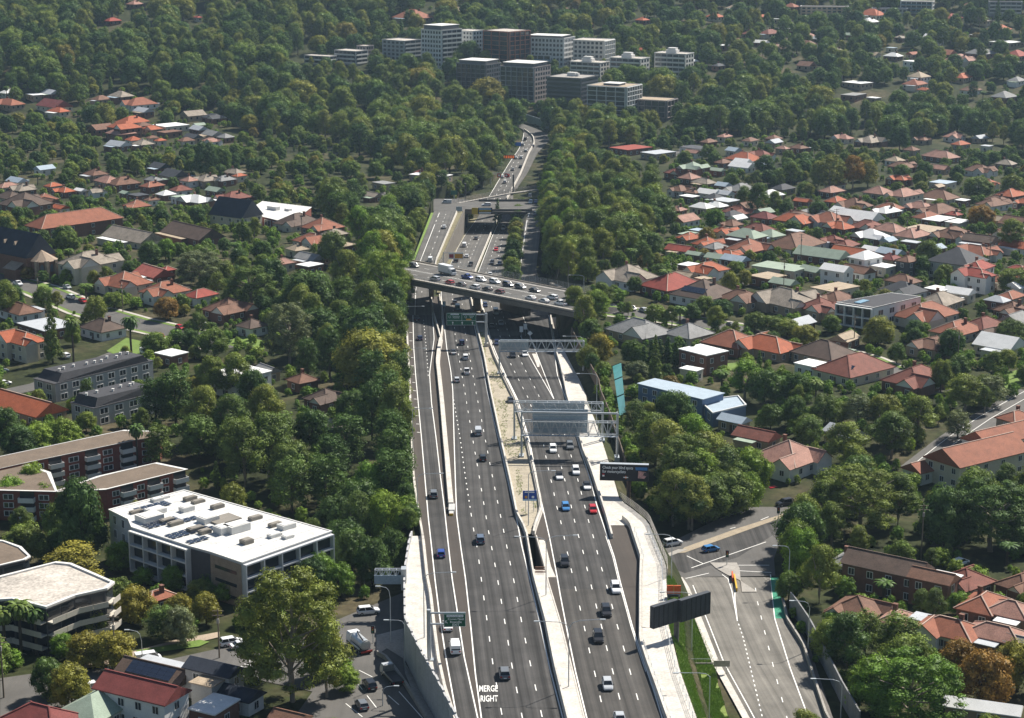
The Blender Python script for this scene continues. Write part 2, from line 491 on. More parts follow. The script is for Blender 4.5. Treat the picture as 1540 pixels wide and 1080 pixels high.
def ribbon(name, line, y0, y1, w, parent=None, dz=0.016, ef=None, step=6):
    P = pline(line, y0, y1, step, dz, ef)
    if ef: P = [p + Vector((0, 0, dz)) for p in P]
    mb = MB(); mb.sweep(P, [(-w/2, 0), (w/2, 0)], closed=False)
    o = mb.build(name, M_LINE, parent)
    if o.data.polygons[0].normal.z < 0: o.data.flip_normals()
    if parent is None: o['kind'] = 'structure'
    return o
def dashes(name, line, y0, y1, anchor=None, period=12.0, length=3.0, w=0.17, dz=0.017, ef=None):
    """broken lane line: one mesh of separate painted dashes"""
    P = pline(line, y0, y1, 3, dz, ef)
    acc = [0.0]
    for i in range(1, len(P)): acc.append(acc[-1] + (P[i] - P[i-1]).length)
    def at(d):
        i = max(0, min(len(P) - 2, bisect_right(acc, d) - 1))
        t = (d - acc[i]) / max(acc[i+1] - acc[i], 1e-6)
        return P[i].lerp(P[i+1], t)
    ph = 0.0
    if anchor is not None:
        i = min(range(len(P)), key=lambda k: abs(lerp(y0, y1, k / (len(P) - 1)) - anchor)); ph = (acc[i] - length / 2) % period
    mb = MB(); d = ph
    while d + length < acc[-1]:
        mb.sweep([at(d), at(d + length)], [(-w/2, 0), (w/2, 0)], closed=False); d += period
    if ef:
        mb.v = [(x, y, z + dz) for x, y, z in mb.v]
    o = mb.build(name, M_LINE)
    if o.data.polygons[0].normal.z < 0: o.data.flip_normals()
    o['kind'] = 'structure'
for ln, a, b in ((L1,1120,474),(L2,1120,474),(L3,1120,330),(L4,1120,330),(R1,1120,330),(R2,1120,474),(G1,600,505),(G2,600,474)):
    ribbon('edge_line', ln, a, b, 0.22)
ribbon('edge_line', [(x-2.2, y) for x, y in R2], 1010, 806, 0.14)
ribbon('edge_line', [(x+3, y) for x, y in L1], 474, 320, 0.25, ef=rampL)
ribbon('edge_line', L2, 474, 322, 0.25, ef=rampL)
ribbon('edge_line', [(x+2, y) for x, y in G2], 474, 320, 0.25, ef=rampR)
ribbon('edge_line', L3, 300, 200, 0.3, step=3); ribbon('edge_line', L4, 325, 200, 0.3, step=3)
dashes('lane_dashes', C2, 1100, 330, 934); dashes('lane_dashes', C3, 1100, 330, 933)
dashes('lane_dashes', C1, 1100, 770, 930); dashes('lane_dashes', C1, 768, 600, 711, 5.2, 1.2, 0.24)
dashes('lane_dashes', D1, 1110, 340, 913); dashes('lane_dashes', D2, 1110, 340, 912.5); dashes('lane_dashes', D3, 1110, 606, 911)
dashes('lane_dashes', [(636,474),(640,510),(644,562),(644,600)], 565, 478, None, 6, 1.5, 0.22)
dashes('lane_dashes', [((a[0]+b[0])/2, a[1]) for a, b in ((L1[-3], L2[-3]), (L1[-2], (656,398)), (L1[-1], (686,317)))], 440, 322, ef=rampL)
dashes('lane_dashes', C2, 300, 205, period=12, w=.22); dashes('lane_dashes', C3, 300, 205, period=12, w=.22)
# gore island at the entry lane
g = strip('gore_island', [(800,532),(806,546),(808,552)], [(806,532),(812,546),(811,552)], 532, 552, M_CONC, 0.10, step=5)
# side ticks on the left shoulder
mbt = MB()
for i in range(13):
    y = 500 + i * 12.5
    a = hit(xat(L1, y) - 6.0, y, .018); b = hit(xat(L1, y) - 1.6, y + .4, .018)
    mbt.sweep([a, b], [(-.18, 0), (.18, 0)], closed=False)
_o = mbt.build('shoulder_ticks', M_LINE); _o['kind'] = 'structure'

def text_mesh(body, size, extrude=0.0, align='CENTER'):
    cu = bpy.data.curves.new('text', 'FONT'); cu.body = body; cu.size = size; cu.align_x = align; cu.align_y = 'CENTER'; cu.extrude = extrude
    cu.resolution_u = 2; cu.offset = 0.012 * size
    o = bpy.data.objects.new('text', cu); COL.objects.link(o)
    bpy.context.view_layer.update()
    me = bpy.data.meshes.new_from_object(o.evaluated_get(bpy.context.evaluated_depsgraph_get()))
    bpy.data.objects.remove(o); bpy.data.curves.remove(cu)
    return me
def road_word(word, px, py, wpx, hpx):
    p = hit(px, py, .018)
    s = 0.008112 * (py + 38)
    w = wpx / s
    a = hit(px, py - hpx / 2); b = hit(px, py + hpx / 2)
    h = (a - b).length
    me = text_mesh(word, 1.0)
    xs = [v.co.x for v in me.vertices]; yy = [v.co.y for v in me.vertices]
    sx = w / (max(xs) - min(xs)); sy = h / (max(yy) - min(yy))
    up = (a - b).normalized(); x = Vector((1, 0.02, 0)).normalized()
    for v in me.vertices:
        q = p + x * (v.co.x * sx) + up * (v.co.y * sy)
        v.co = q
    me.materials.clear(); me.materials.append(M_LINE)
    o = obj('road_lettering', me); o['kind'] = 'structure'
road_word('MERGE', 734.5, 1036, 28, 9.5); road_word('RIGHT', 735.5, 1051, 26, 9.5)

# concrete barriers
JERSEY = [(-.32, 0), (.32, 0), (.30, .12), (.13, .40), (.10, 1.05), (-.10, 1.05), (-.13, .40), (-.30, .12)]
def jersey(wt, h=1.05): return [(-wt/2-.15, 0), (wt/2+.15, 0), (wt/2, .4), (wt/2, h), (-wt/2, h), (-wt/2, .4)]
def barrier(line, y0, y1, label, wt=.3, h=1.05, m=None, ef=None, name='concrete_barrier', step=6):
    P = pline(line, y0, y1, step, 0.0, ef)
    o = MB().sweep(P, jersey(wt, h)).build(name, m or M_CONC)
    return tag(o, label, 'barrier', 'concrete barriers along the freeway')
barrier(LW, 1100, 812, 'pale concrete barrier beside the exit sign along outer left shoulder', .5)
barrier(LW, 811, 500, 'long white concrete barrier along the left shoulder beneath the trees', .45)
barrier(B1, 762, 512, 'thick white concrete barrier dividing left carriageway from main lanes', 1.1)
barrier([(663,512),(657,490),(651,470),(648,440)], 512, 440, 'left arm of forked concrete barrier under the overpass', .4)
barrier([(663,512),(666,490),(664,470),(661,445)], 511, 446, 'right arm of forked concrete barrier under the overpass', .4)
barrier(B2, 1110, 808, 'white concrete barrier between main lanes and pale median strip', .35, 1.25)
barrier(B2, 807, 446, 'dark sided concrete barrier between main lanes and mulched median', .4)
barrier(B3, 805, 450, 'double concrete barrier on mulched median beside oncoming lanes', .45)
barrier([(x-2.4, y) for x, y in B3], 796, 560, 'thin inner concrete upstand along the mulched median', .18, .8)
barrier(SR, 1100, 808, 'low concrete kerb wall along right edge of pale median strip', .25, .5)
barrier(B4, 810, 477, 'long concrete barrier between oncoming lanes and white path', .4, 1.15)
barrier(KB[:-1], 1110, 782, 'curved concrete barrier round the emergency bay by the path', .4, 1.15)
barrier([(713,413),(738,353),(750,325)], 440, 326, 'median concrete barrier beyond the overpass in the cutting', .4, step=4)
barrier(L4, 300, 196, 'far median barrier sweeping round the distant curve', .5, step=3)
barrier([(x+1.2, y) for x, y in L2], 440, 320, 'concrete barrier along exit ramp above the cutting wall', .3, ef=rampL, step=4)
# bumpers at the nose of the thick barrier
nose = MB()
p = hit(679.5, 768)
nose.box(-.7, .7, -2.2, 2.2, 0, .95); nose.box(-.5, .5, -4.2, -2.2, 0, .75)
o = nose.build('crash_cushion', [mat('cushion_grey', (.45,.45,.43), .6)], loc=p)
tag(o, 'grey crash cushion with yellow marker at barrier nose', 'crash cushion')
MB().box(-.45, .45, -4.3, -4.22, .1, .75).build('marker_plate', mat('marker_yellow', (.75,.42,.02), .6), o)

# floor of the emergency bay behind the barrier's end
_P = [hit(x, y, -.012) for x, y in ((905,768),(938,770),(955,790),(962,815),(962,830),(914,815))]
_me = mesh_from(_P, [list(range(6))], 'emergency_bay', [M_SHLD])
if _me.polygons[0].normal.z < 0: _me.flip_normals()
tag(obj('emergency_bay', _me), kind='structure')
# median, strips, path, aprons
strip('mulch_median', [(x+1.2, y) for x, y in B2], [(x-1.5, y) for x, y in B3], 803, 500, M_MULCH, 0.12)
strip('mulch_median', [(x+1, y) for x, y in B2], [(x-1, y) for x, y in B3], 500, 450, M_MULCH, 0.10)
strip('median_strip', [(x+1, y) for x, y in B2], [(x-.5, y) for x, y in SR], 1120, 856, M_CONC, 0.45)
strip('concrete_ledge', [(812,820),(819,853),(822,868)], [(821,820),(829,853),(836,868)], 868, 812, M_CONC, 0.02)
strip('concrete_path', B4, PR, 790, 520, M_CONC, 0.10)
strip('concrete_path', [(x+1.5, y) for x, y in KB[:-2]] + [(930,782)], PR, 1120, 781, M_CONC, 0.11)
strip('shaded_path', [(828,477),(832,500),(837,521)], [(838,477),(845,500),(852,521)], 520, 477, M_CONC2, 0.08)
APR = [(683,1080),(653,1022),(631,984),(609,938),(608,869),(615,822),(621,800)]
strip('concrete_apron', [(x+1, y) for x, y in APR], LW, 1060, 806, M_CONC, 0.02)
strip('verge', [(604,600),(600,540),(607,500)], [(615,600),(612,540),(611,500)], 600, 500, mat('sandy_soil', (.42,.34,.22), .95, .25, .4), 0.06)
# the dark gap between the two carriageway decks, with a rail across its near end
rail = MB()
for k in range(3):
    a = hit(804.5, 853, 1.15); b = hit(819.5, 853, 1.15)
    rail.bar(a + Vector((0, -k*1.1, -.12*k)), b + Vector((0, -k*1.1, -.12*k)), .18, .2)
tag(rail.build('steel_cross_rail', mat('rust_brown', (.16,.09,.06), .8)), 'brown steel rails across the dark gap between the decks', 'rail')
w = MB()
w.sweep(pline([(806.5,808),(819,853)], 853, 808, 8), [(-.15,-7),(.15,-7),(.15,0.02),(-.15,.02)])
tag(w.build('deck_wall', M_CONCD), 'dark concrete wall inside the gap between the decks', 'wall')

# retaining wall bottom left: panels with a toothed top
def wall_along(P, top, bot, thick, name, m, label, cat='wall', pl=3.0, teeth=0.0, group=None):
    root = empty(name, P[0]); root.location = (P[0].x, P[0].y, P[0].z + bot)
    tag(root, label, cat, group)
    acc = [0.0]
    for i in range(1, len(P)): acc.append(acc[-1] + (P[i] - P[i-1]).length)
    def at(d):
        i = max(0, min(len(P) - 2, bisect_right(acc, d) - 1))
        return P[i].lerp(P[i+1], clamp((d - acc[i]) / max(acc[i+1] - acc[i], 1e-6)))
    n = max(1, round(acc[-1] / pl)); base = Vector(root.location)
    for k in range(n):
        a = at(acc[-1] * k / n); b = at(acc[-1] * (k + 1) / n)
        d = (b - a); d.z = 0
        e = d.normalized() * 0.02
        t = top + (teeth if k % 2 else 0)
        tk = thick + (0.05 if k % 2 else 0)
        mb = MB(); mb.sweep([a + e - base, b - e - base], [(-tk/2, bot), (tk/2, bot), (tk/2, t), (-tk/2, t)])
        mb.build('panel', m, root)
    return root
M_WALL = mat('wall_concrete', (.40,.40,.40), .85, .18, .35)
wall_along(pline(APR, 1110, 806, 4), 1.15, -7.2, .35, 'retaining_wall', M_WALL, 'tall grey panelled retaining wall below the freeway, bottom left', pl=2.6, teeth=.3)

# right hand slope below the path: terrain does it; edge fences
def fence(P, h, label, name='railing', m=None, sp=2.5, rails=3, r=.025):
    root = empty(name, P[0]); tag(root, label, 'fence')
    acc = [0.0]
    for i in range(1, len(P)): acc.append(acc[-1] + (P[i] - P[i-1]).length)
    def at(d):
        i = max(0, min(len(P) - 2, bisect_right(acc, d) - 1))
        return P[i].lerp(P[i+1], clamp((d - acc[i]) / max(acc[i+1] - acc[i], 1e-6)))
    base = P[0]
    mb = MB()
    for k in range(rails):
        z = h * (k + 1) / rails
        mb.sweep([p - base + Vector((0, 0, z)) for p in P], [(-r, -r), (r, -r), (r, r), (-r, r)])
    mb.build('rail', m or M_STEEL, root)
    me = MB().box(-r*1.4, r*1.4, -r*1.4, r*1.4, 0, h).mesh('post', m or M_STEEL)
    n = max(1, int(acc[-1] / sp))
    for k in range(n + 1):
        obj('post', me, root, at(acc[-1] * k / n) - base)
    return root
fence(pline([(x+4, y) for x, y in KB[:-3]], 1100, 800, 6, .1), 1.2, 'thin wire railing along left side of the white path', sp=4)
fence(pline([(x-7, y) for x, y in PR], 1095, 800, 6, .1), 1.4, 'steel railing along right side of white path above grass', sp=4)
fence(pline([(x+1, y) for x, y in PR], 868, 752, 6, .1), 1.8, 'grey mesh fence on the path edge above the side street', 'mesh_fence', M_CONC2, 3, 5, .04)
# ================================================================== bridges, gantries, signs, lamps
V3 = Vector
def sz(py): return 0.008112 * (py + 38)            # pixels per metre on the freeway at a row
def up_m(py0, py1): return (py0 - py1) / (sz(py0) * 0.965)   # metres above a base row

# ---------------- road overpass
DK = 12.0
a0, a1 = hit(633, 424.5, DK), hit(852, 467, DK)         # near edge
b0, b1 = hit(622, 393, DK), hit(868, 440, DK)           # far edge
def ext(p, q, t): return p + (q - p) * t
a0, a1 = ext(a0, a1, -.28), ext(a0, a1, 1.06)
b0, b1 = ext(b0, b1, -.22), ext(b0, b1, 1.08)
ov = empty('road_overpass', (a0 + a1) / 2 + V3((0, 0, -DK)))
tag(ov, 'wide concrete road overpass crowded with queued cars above the freeway', 'bridge')
O = V3(ov.location)
def quad_slab(mb, p, q, r, s, th, mi=0):
    vs = [v - O for v in (p, q, r, s)] + [v - O - V3((0, 0, th)) for v in (p, q, r, s)]
    mb.add(vs, [(0,1,2,3),(7,6,5,4),(0,4,5,1),(1,5,6,2),(2,6,7,3),(3,7,4,0)], mi)
mb = MB(); quad_slab(mb, a0, a1, b1, b0, .45); mb.build('deck', M_OLD, ov)
def edge(p, q, inner, w, z0, z1, nm, m):
    d = (q - p).normalized(); n = V3((-d.y, d.x, 0)).normalized()
    if n.dot(inner - p) < 0: n = -n
    mb = MB(); vs = []
    for z in (z0, z1):
        for v in (p, q, q + n * w, p + n * w): vs.append(v - O + V3((0, 0, z)))
    mb.add(vs, [(3,2,1,0),(4,5,6,7),(0,1,5,4),(1,2,6,5),(2,3,7,6),(3,0,4,7)])
    return mb.build(nm, m, ov)
M_BRG = mat('bridge_concrete', (.15, .135, .115), .85, .25, .3)
edge(a0 + V3((0,0,0)), a1, b0, 1.0, -1.9, -.46, 'edge_beam', M_BRG); edge(b0, b1, a0, 1.0, -1.9, -.46, 'edge_beam', M_BRG)
edge(a0, a1, b0, .35, .01, .55, 'parapet', mat('parapet_concrete', (.34,.30,.25), .85, .2, .4)); edge(b0, b1, a0, .35, .01, .55, 'parapet', MATS['parapet_concrete'])
edge(ext(a0,b0,.03), ext(a1,b1,.03), b0, 1.9, .01, .16, 'footpath', M_CONC2); edge(ext(b0,a0,.03), ext(b1,a1,.03), a0, 1.9, .01, .16, 'footpath', M_CONC2)
def rails(p, q, parent, h0, h1, sp=3.0, nr=3, r=.035, name='railing'):
    mb = MB(); n = int((q - p).length / sp)
    for k in range(n + 1):
        c = p.lerp(q, k / n) - O; mb.box(c.x - r, c.x + r, c.y - r, c.y + r, c.z + h0, c.z + h1)
    for k in range(nr):
        z = lerp(h0, h1, (k + 1) / nr); mb.bar(p - O + V3((0,0,z)), q - O + V3((0,0,z)), r, r)
    return mb.build(name, M_STEEL, parent)
rails(a0, a1, ov, .55, 1.7); rails(b0, b1, ov, .55, 2.9, 3.0, 7, .03, 'safety_screen')
# girders and piers
for t in (.2, .4, .6, .8):
    p, q = ext(a0, b0, t), ext(a1, b1, t); edge(p, q, b0, .7, -1.7, -.47, 'girder', M_BRG)
def pier(px, py, w, d, rz=0):
    g = hit(px, py); mb = MB(); mb.box(-w/2, w/2, -d/2, d/2, 0, DK - 2.0)
    me = mb.mesh('pier', M_BRG); o = obj('pier', me, ov, g - O, rz)
pier(717, 466, 2.2, 6.0, .12); pier(649, 448, 1.4, 7, .1); pier(712, 446, 1.2, 7, .1)
pier(770, 470, .9, 16, .55); pier(779, 470, .9, 16, .55); pier(839, 470, 1.4, 12, .4)
# lane paint on the deck
for t, ds in ((.30, True), (.5, False), (.53, False), (.72, True)):
    p, q = ext(a0, b0, t) + V3((0,0,.02)), ext(a1, b1, t) + V3((0,0,.02))
    mb = MB(); L = (q - p).length; k = 0.0
    if ds:
        while k < L - 3:
            mb.sweep([p.lerp(q, k / L) - O, p.lerp(q, (k + 3) / L) - O], [(-.09, 0), (.09, 0)], closed=False); k += 9
    else: mb.sweep([p - O, q - O], [(-.08, 0), (.08, 0)], closed=False)
    _l = mb.build('lane_line', M_LINE, ov)
    if ds: _l['kind'] = 'stuff'
OVER = (a0, a1, b0, b1)
def on_deck(px, py):                    # pixel -> point on the overpass deck
    return hit(px, py, DK + .01)

# ---------------- second road bridge with the dark underpass
D2H = 10.05
def poly_obj(name, pxs, dz, th, m, parent, org):
    P = [hit(x, y, dz) for x, y in pxs]
    n = len(P); vs = [p - org for p in P] + [p - org - V3((0, 0, th)) for p in P]
    fs = [list(range(n)), list(range(n, 2 * n))[::-1]] + [(i, n + i, n + (i + 1) % n, (i + 1) % n) for i in range(n)]
    me = mesh_from(vs, fs, name, [m]); 
    bm = bmesh.new(); bm.from_mesh(me); bmesh.ops.recalc_face_normals(bm, faces=bm.faces); bm.to_mesh(me); bm.free()
    return obj(name, me, parent)
org = hit(735, 318); rb = empty('street_bridge', org)
tag(rb, 'low street bridge over the dark freeway underpass with signs on its edge', 'bridge')
poly_obj('deck', [(652,317),(699,317.5),(800,319),(826,319),(826,300),(800,303),(718,302),(690,299),(652,299)], D2H, .9, M_OLD, rb, org)
mb = MB(); mb.sweep([hit(x, 317.6, D2H) - org for x in (699, 735, 768, 800)], [(-.2,-1.5),(.2,-1.5),(.2,1.0),(-.2,1.0)]); mb.build('parapet', M_CONCD, rb)
mb = MB(); mb.sweep([hit(x, 303, D2H) - org for x in (720, 745, 768, 800)], [(-.2,-1.5),(.2,-1.5),(.2,1.1),(-.2,1.1)]); mb.build('parapet', M_CONCD, rb)
for p in (hit(701, 340), hit(770, 330)):
    c = p - org; MB().box(c.x-.6, c.x+.6, c.y-6, c.y+24, 0, 9.0).build('abutment', M_CONCD, rb)
# cutting walls
CW = [(699.5,317),(674.5,371),(660,402),(652,430)]
P = pline(CW, 430, 318, 4, 0, rampL)
mb = MB(); vs = []; fs = []
for i, p in enumerate(P):
    g0 = E(p.y) - .1
    vs += [(p.x, p.y, p.z + .9), (p.x + .1, p.y, g0), (p.x - .35, p.y, p.z + .9), (p.x - .35, p.y, g0)]
    if i:
        k = 4 * i; fs += [(k-4, k-3, k+1, k), (k-2, k-4, k, k+2), (k-1, k-2, k+2, k+3)]
o = MB().add(vs, fs).build('cutting_wall', M_BRG); tag(o, 'brown concrete retaining wall dropping from exit ramp to freeway', 'wall')
strip('planted_strip', [(x+1, y) for x, y in L2], CW, 432, 318, M_DRY, step=4, ea=lambda y: rampL(y)+.05, eb=lambda y: rampL(y)+.05)
strip('planted_bank', [(x+.3, y) for x, y in G1], [(x-.3, y) for x, y in G2], 458, 305, M_DRY, step=4, eb=lambda y: rampR(y) + .03, ea=lambda y: .03)
strip('ramp_verge', [(619,428),(617,400),(648,320)], [(622,428),(620,400),(652,320)], 428, 320, M_LAWN, step=4, ea=lambda y: rampL(y)+.3, eb=lambda y: rampL(y)+.05)

# ---------------- steel footbridge
org = hit(760, 292); fb = empty('footbridge', org)
tag(fb, 'slim grey steel footbridge slanting over the freeway behind the street bridge', 'bridge')
pa, pb, pc = hit(690, 305, 10.2), hit(765, 290.5, 10.2), hit(825, 283, 9.0)
mb = MB(); mb.sweep([pa - org, pb - org, pc - org], [(-1.3,-.5),(1.3,-.5),(1.3,0),(-1.3,0)]); mb.build('deck', M_CONC2, fb)
for sgn in (-1, 1):
    mb = MB()
    for h in (.6, 1.2, 1.9): mb.sweep([p - org + V3((0,0,h)) for p in (pa, pb, pc)], [(sgn*1.3-.06,-.08),(sgn*1.3+.06,-.08),(sgn*1.3+.06,.08),(sgn*1.3-.06,.08)])
    for (p, q) in ((pa, pb), (pb, pc)):
        n = int((q - p).length / 2.5)
        for k in range(n):
            c = p.lerp(q, k / n) - org; mb.box(c.x-.06, c.x+.06, c.y+sgn*1.2-.06, c.y+sgn*1.2+.06, c.z, c.z+1.9)
    mb.build('truss_side', M_CONC2, fb)
for x, y in ((772, 289), (700, 303), (812, 286)):
    g = hit(x, y); mb = MB().box(-.4, .4, -.6, .6, 0, 9.6); obj('pier', mb.mesh('pier', M_CONCD), fb, g - org)

# ---------------- gantries
M_PANEL = mat('sign_back', (.30, .37, .42), .5, .15, .6, spec=.4)
M_GREEN = mat('sign_green', (.0, .085, .045), .5, .06, 1)
M_WHITE = mat('sign_white', (.75, .78, .78), .5, .05, 1)
M_BLUE = mat('sign_blue', (.01, .06, .33), .5, .06, 1)
M_YELLOW = mat('sign_yellow', (.62, .30, .02), .5, .06, 1)
M_BLACK = mat('sign_black', (.012, .013, .018), .5, .1, 1)
def truss(mb, p, q, z0, z1, depth, n, r=.11):
    for dy in (0, depth):
        for z in (z0, z1): mb.bar(p + V3((0, dy, z)), q + V3((0, dy, z)), r*2, r*2)
        for k in range(n):
            u, v = p.lerp(q, k / n), p.lerp(q, (k + 1) / n); m_ = (u + v) / 2
            mb.bar(u + V3((0, dy, z0)), m_ + V3((0, dy, z1)), r, r); mb.bar(m_ + V3((0, dy, z1)), v + V3((0, dy, z0)), r, r)
            mb.bar(u + V3((0, dy, z0)), u + V3((0, dy, z1)), r, r)
    for k in range(n + 1):
        u = p.lerp(q, k / n)
        for z in (z0, z1): mb.bar(u + V3((0, 0, z)), u + V3((0, depth, z)), r, r)
def sign_panel(parent, x0, x1, z0, z1, y, m, name='sign_panel', th=.12):
    return MB().box(x0, x1, y - th, y, z0, z1).build(name, m, parent)
def corrugated(parent, x0, x1, z0, z1, y):
    """sign back: sheets with vertical stiffeners"""
    o = sign_panel(parent, x0, x1, z0, z1, y, M_PANEL)
    me = MB().box(-.09, .09, -.22, 0, 0, z1 - z0).mesh('stiffener', M_PANEL)
    n = max(2, int((x1 - x0) / 1.3))
    for k in range(n + 1): obj('stiffener', me, o, (lerp(x0 + .1, x1 - .1, k / n), y - .12, z0))
    mb = MB()
    for z in (lerp(z0, z1, .25), lerp(z0, z1, .75)): mb.box(x0, x1, y - .3, y - .1, z - .08, z + .08)
    mb.build('bearer', M_STEEL, o)
    return o
def gantry(pl, pr, z0, z1, label, top=None, panel=None, depth=1.6, n=9, posts=True):
    a = hit(*pl); b = hit(*pr)
    root = empty('sign_gantry', a); tag(root, label, 'gantry', 'overhead sign gantries')
    q = b - a; q.z = 0; o = V3((0, 0, 0))
    mb = MB(); truss(mb, o, q, z0, z1, depth, n); mb.build('truss', M_STEEL, root)
    for c in (o, q):
        mb = MB()
        for dy in (0, depth): mb.tube([c + V3((0, dy, -1.5)), c + V3((0, dy, top or z1))], .26, 8)
        mb.box(c.x-.6, c.x+.6, c.y-.5, c.y+depth+.5, -1.5, .5)
        mb.build('post', M_STEEL, root)
    if top:
        MB().bar(o + V3((0, 0, top)), q + V3((0, 0, top)), .4, .4).build('top_beam', M_STEEL, root)
    if panel:
        x0, x1, h0, h1 = panel; corrugated(root, x0, x1, h0, h1, depth + .4)
    # maintenance walkway
    mb = MB(); mb.bar(o + V3((0, -.5, z0)), q + V3((0, -.5, z0)), .7, .06); mb.bar(o + V3((0, -.85, z0 + 1.0)), q + V3((0, -.85, z0 + 1.0)), .05, .05); mb.build('walkway', M_STEEL, root)
    return root
gantry((751, 563), (877.6, 563), 7.3, 10.4, 'steel truss gantry nearest the overpass with panel at its left', panel=(.3, 9, 7.2, 10.6))
gantry((773.5, 662), (906, 664), 8.0, 10.4, 'rear one of two close gantries, half hidden by the front panel', panel=(4.8, 18.6, 5.6, 10.3), n=8)
gantry((784.4, 688), (928, 690), 6.0, 9.5, 'front one of two close gantries with ribbed blue grey panel', top=12.0, panel=(2.9, 16.9, 5.9, 12.2), n=10)

# ---------------- signs with lettering
M_TXT = mat('letter_white', (.8, .82, .82), .5, 0)
M_TXTB = mat('letter_blue', (.03, .06, .2), .5, 0)
def letter(parent, s, x, z, h, y, m=None, maxw=None, align='CENTER'):
    me = text_mesh(s, 1.0, 0.0, align)
    xs = [v.co.x for v in me.vertices]; ys = [v.co.y for v in me.vertices]
    k = h / max(max(ys) - min(ys), .01); w = (max(xs) - min(xs)) * k
    kx = k if not maxw or w < maxw else k * maxw / w
    cy = (max(ys) + min(ys)) / 2
    for v in me.vertices: v.co = V3((x + v.co.x * kx, y, z + (v.co.y - cy) * k))
    me.materials.clear(); me.materials.append(m or M_TXT)
    return obj('lettering', me, parent)
def arrow_up(parent, x, z, h, y):
    mb = MB(); mb.add([(x-.09,y,z),(x+.09,y,z),(x+.09,y,z+h*.6),(x-.09,y,z+h*.6)], [(0,1,2,3)]); mb.add([(x-.3,y,z+h*.5),(x+.3,y,z+h*.5),(x,y,z+h)], [(0,1,2)])
    mb.build('arrow', M_TXT, parent)
def border(parent, x0, x1, z0, z1, y, t=.07, m=None):
    mb = MB()
    for (p, q, r, s) in ((x0,x1,z0,z0+t),(x0,x1,z1-t,z1),(x0,x0+t,z0,z1),(x1-t,x1,z0,z1)): mb.add([(p,y,r),(q,y,r),(q,y,s),(p,y,s)], [(0,1,2,3)])
    mb.build('border', m or M_TXT, parent)
# exit sign on a cantilever
g = hit(645.5, 993); es = empty('exit_sign', g); tag(es, 'green cantilever EXIT sign on thick grey post at the left apron', 'sign')
MB().tube([(0,0,0),(0,0,9.7)], .38, 10).build('post', M_STEEL, es); MB().box(-.9,.9,-.6,.6,0,.25).build('base_plate', M_STEEL, es)
for z in (6.95, 9.05): MB().tube([(0,0,z),(6.6 if z > 8 else 3.2,0,z)], .2, 8).build('arm', M_STEEL, es)
p = sign_panel(es, 2.7, 6.6, 6.6, 9.0, -.25, M_GREEN); border(p, 2.7, 6.6, 6.6, 9.0, -.375, .05)
mb = MB(); mb.add([(3.2,-.375,8.4),(6.2,-.375,8.4),(6.2,-.375,8.85),(3.2,-.375,8.85)], [(0,1,2,3)]); mb.build('name_strip', M_WHITE, p)
letter(p, 'WILLOUGHBY RD', 4.7, 8.62, .26, -.38, M_TXTB, 2.8)
letter(p, 'Crows Nest', 4.85, 8.05, .42, -.38, None, 3.0); letter(p, 'Roseville', 4.85, 7.5, .42, -.38, None, 2.6); letter(p, 'EXIT', 4.85, 6.96, .44, -.38)
mb = MB(); y = -.38
mb.add([(2.95,y,7.75),(2.95,y,7.25),(3.03,y,7.25),(3.03,y,7.75)], [(0,1,2,3)]); mb.add([(3.0,y,7.55),(3.32,y,7.2),(3.4,y,7.28),(3.08,y,7.63)], [(0,1,2,3)]); mb.add([(2.95,y,7.75),(2.95,y,7.67),(3.3,y,7.67),(3.3,y,7.75)], [(0,1,2,3)])
mb.build('arrow', M_TXT, p)
# green overhead direction sign
g = hit(731.2, 521.5); gs = empty('direction_sign', g); tag(gs, 'large green overhead direction sign with three up arrows before the overpass', 'sign')
MB().tube([(0,0,0),(0,0,11.4)], .42, 10).build('post', M_STEEL, gs); MB().box(-.7,.7,-.7,.7,0,1.3).build('base_block', M_CONC, gs)
for z in (8.4, 10.9): MB().tube([(0,0,z),(-12.9,0,z)], .22, 8).build('arm', M_STEEL, gs)
p = sign_panel(gs, -13.0, -3.3, 7.4, 11.5, -.3, M_GREEN); y = -.43
border(p, -13, -3.3, 7.4, 11.5, y)
mb = MB()
for (a, b, c, d) in ((-13,-3.3,8.92,9.0),(-8.05,-7.97,9.0,11.5)): mb.add([(a,y,c),(b,y,c),(b,y,d),(a,y,d)], [(0,1,2,3)])
mb.build('divider', M_TXT, p)
for a, b, t in ((-11.7,-9.0,'PACIFIC HWY'),(-7.7,-3.6,'EASTERN VALLEY WAY')):
    MB().add([(a,y,10.85),(b,y,10.85),(b,y,11.3),(a,y,11.3)], [(0,1,2,3)]).build('name_strip', M_WHITE, p)
    letter(p, t, (a+b)/2, 11.08, .26, y - .006, M_TXTB, (b - a) * .9)
letter(p, 'Chatswood', -9.9, 10.4, .36, y, None, 2.6); letter(p, 'Newcastle', -9.9, 9.95, .36, y, None, 2.6)
letter(p, 'Castlecrag', -4.9, 10.45, .34, y, None, 1.9); letter(p, 'Manly', -4.9, 10.0, .34, y, None, 1.7)
for cx in (-12.0, -6.7):
    mb = MB(); n = 10
    for k in range(n):
        t0, t1 = 2*math.pi*k/n, 2*math.pi*(k+1)/n
        mb.add([(cx+.42*math.cos(t0),y,10.2+.38*math.sin(t0)),(cx+.42*math.cos(t1),y,10.2+.38*math.sin(t1)),(cx+.34*math.cos(t1),y,10.2+.3*math.sin(t1)),(cx+.34*math.cos(t0),y,10.2+.3*math.sin(t0))], [(0,1,2,3)])
    mb.build('route_shield', M_TXT, p)
MB().add([(-6.6,y,9.1),(-4.9,y,9.1),(-4.9,y,9.6),(-6.6,y,9.6)], [(0,1,2,3)]).build('toll_strip', M_YELLOW, p)
for x in (-11.0, -7.9, -4.5): arrow_up(p, x, 7.6, 1.1, y)
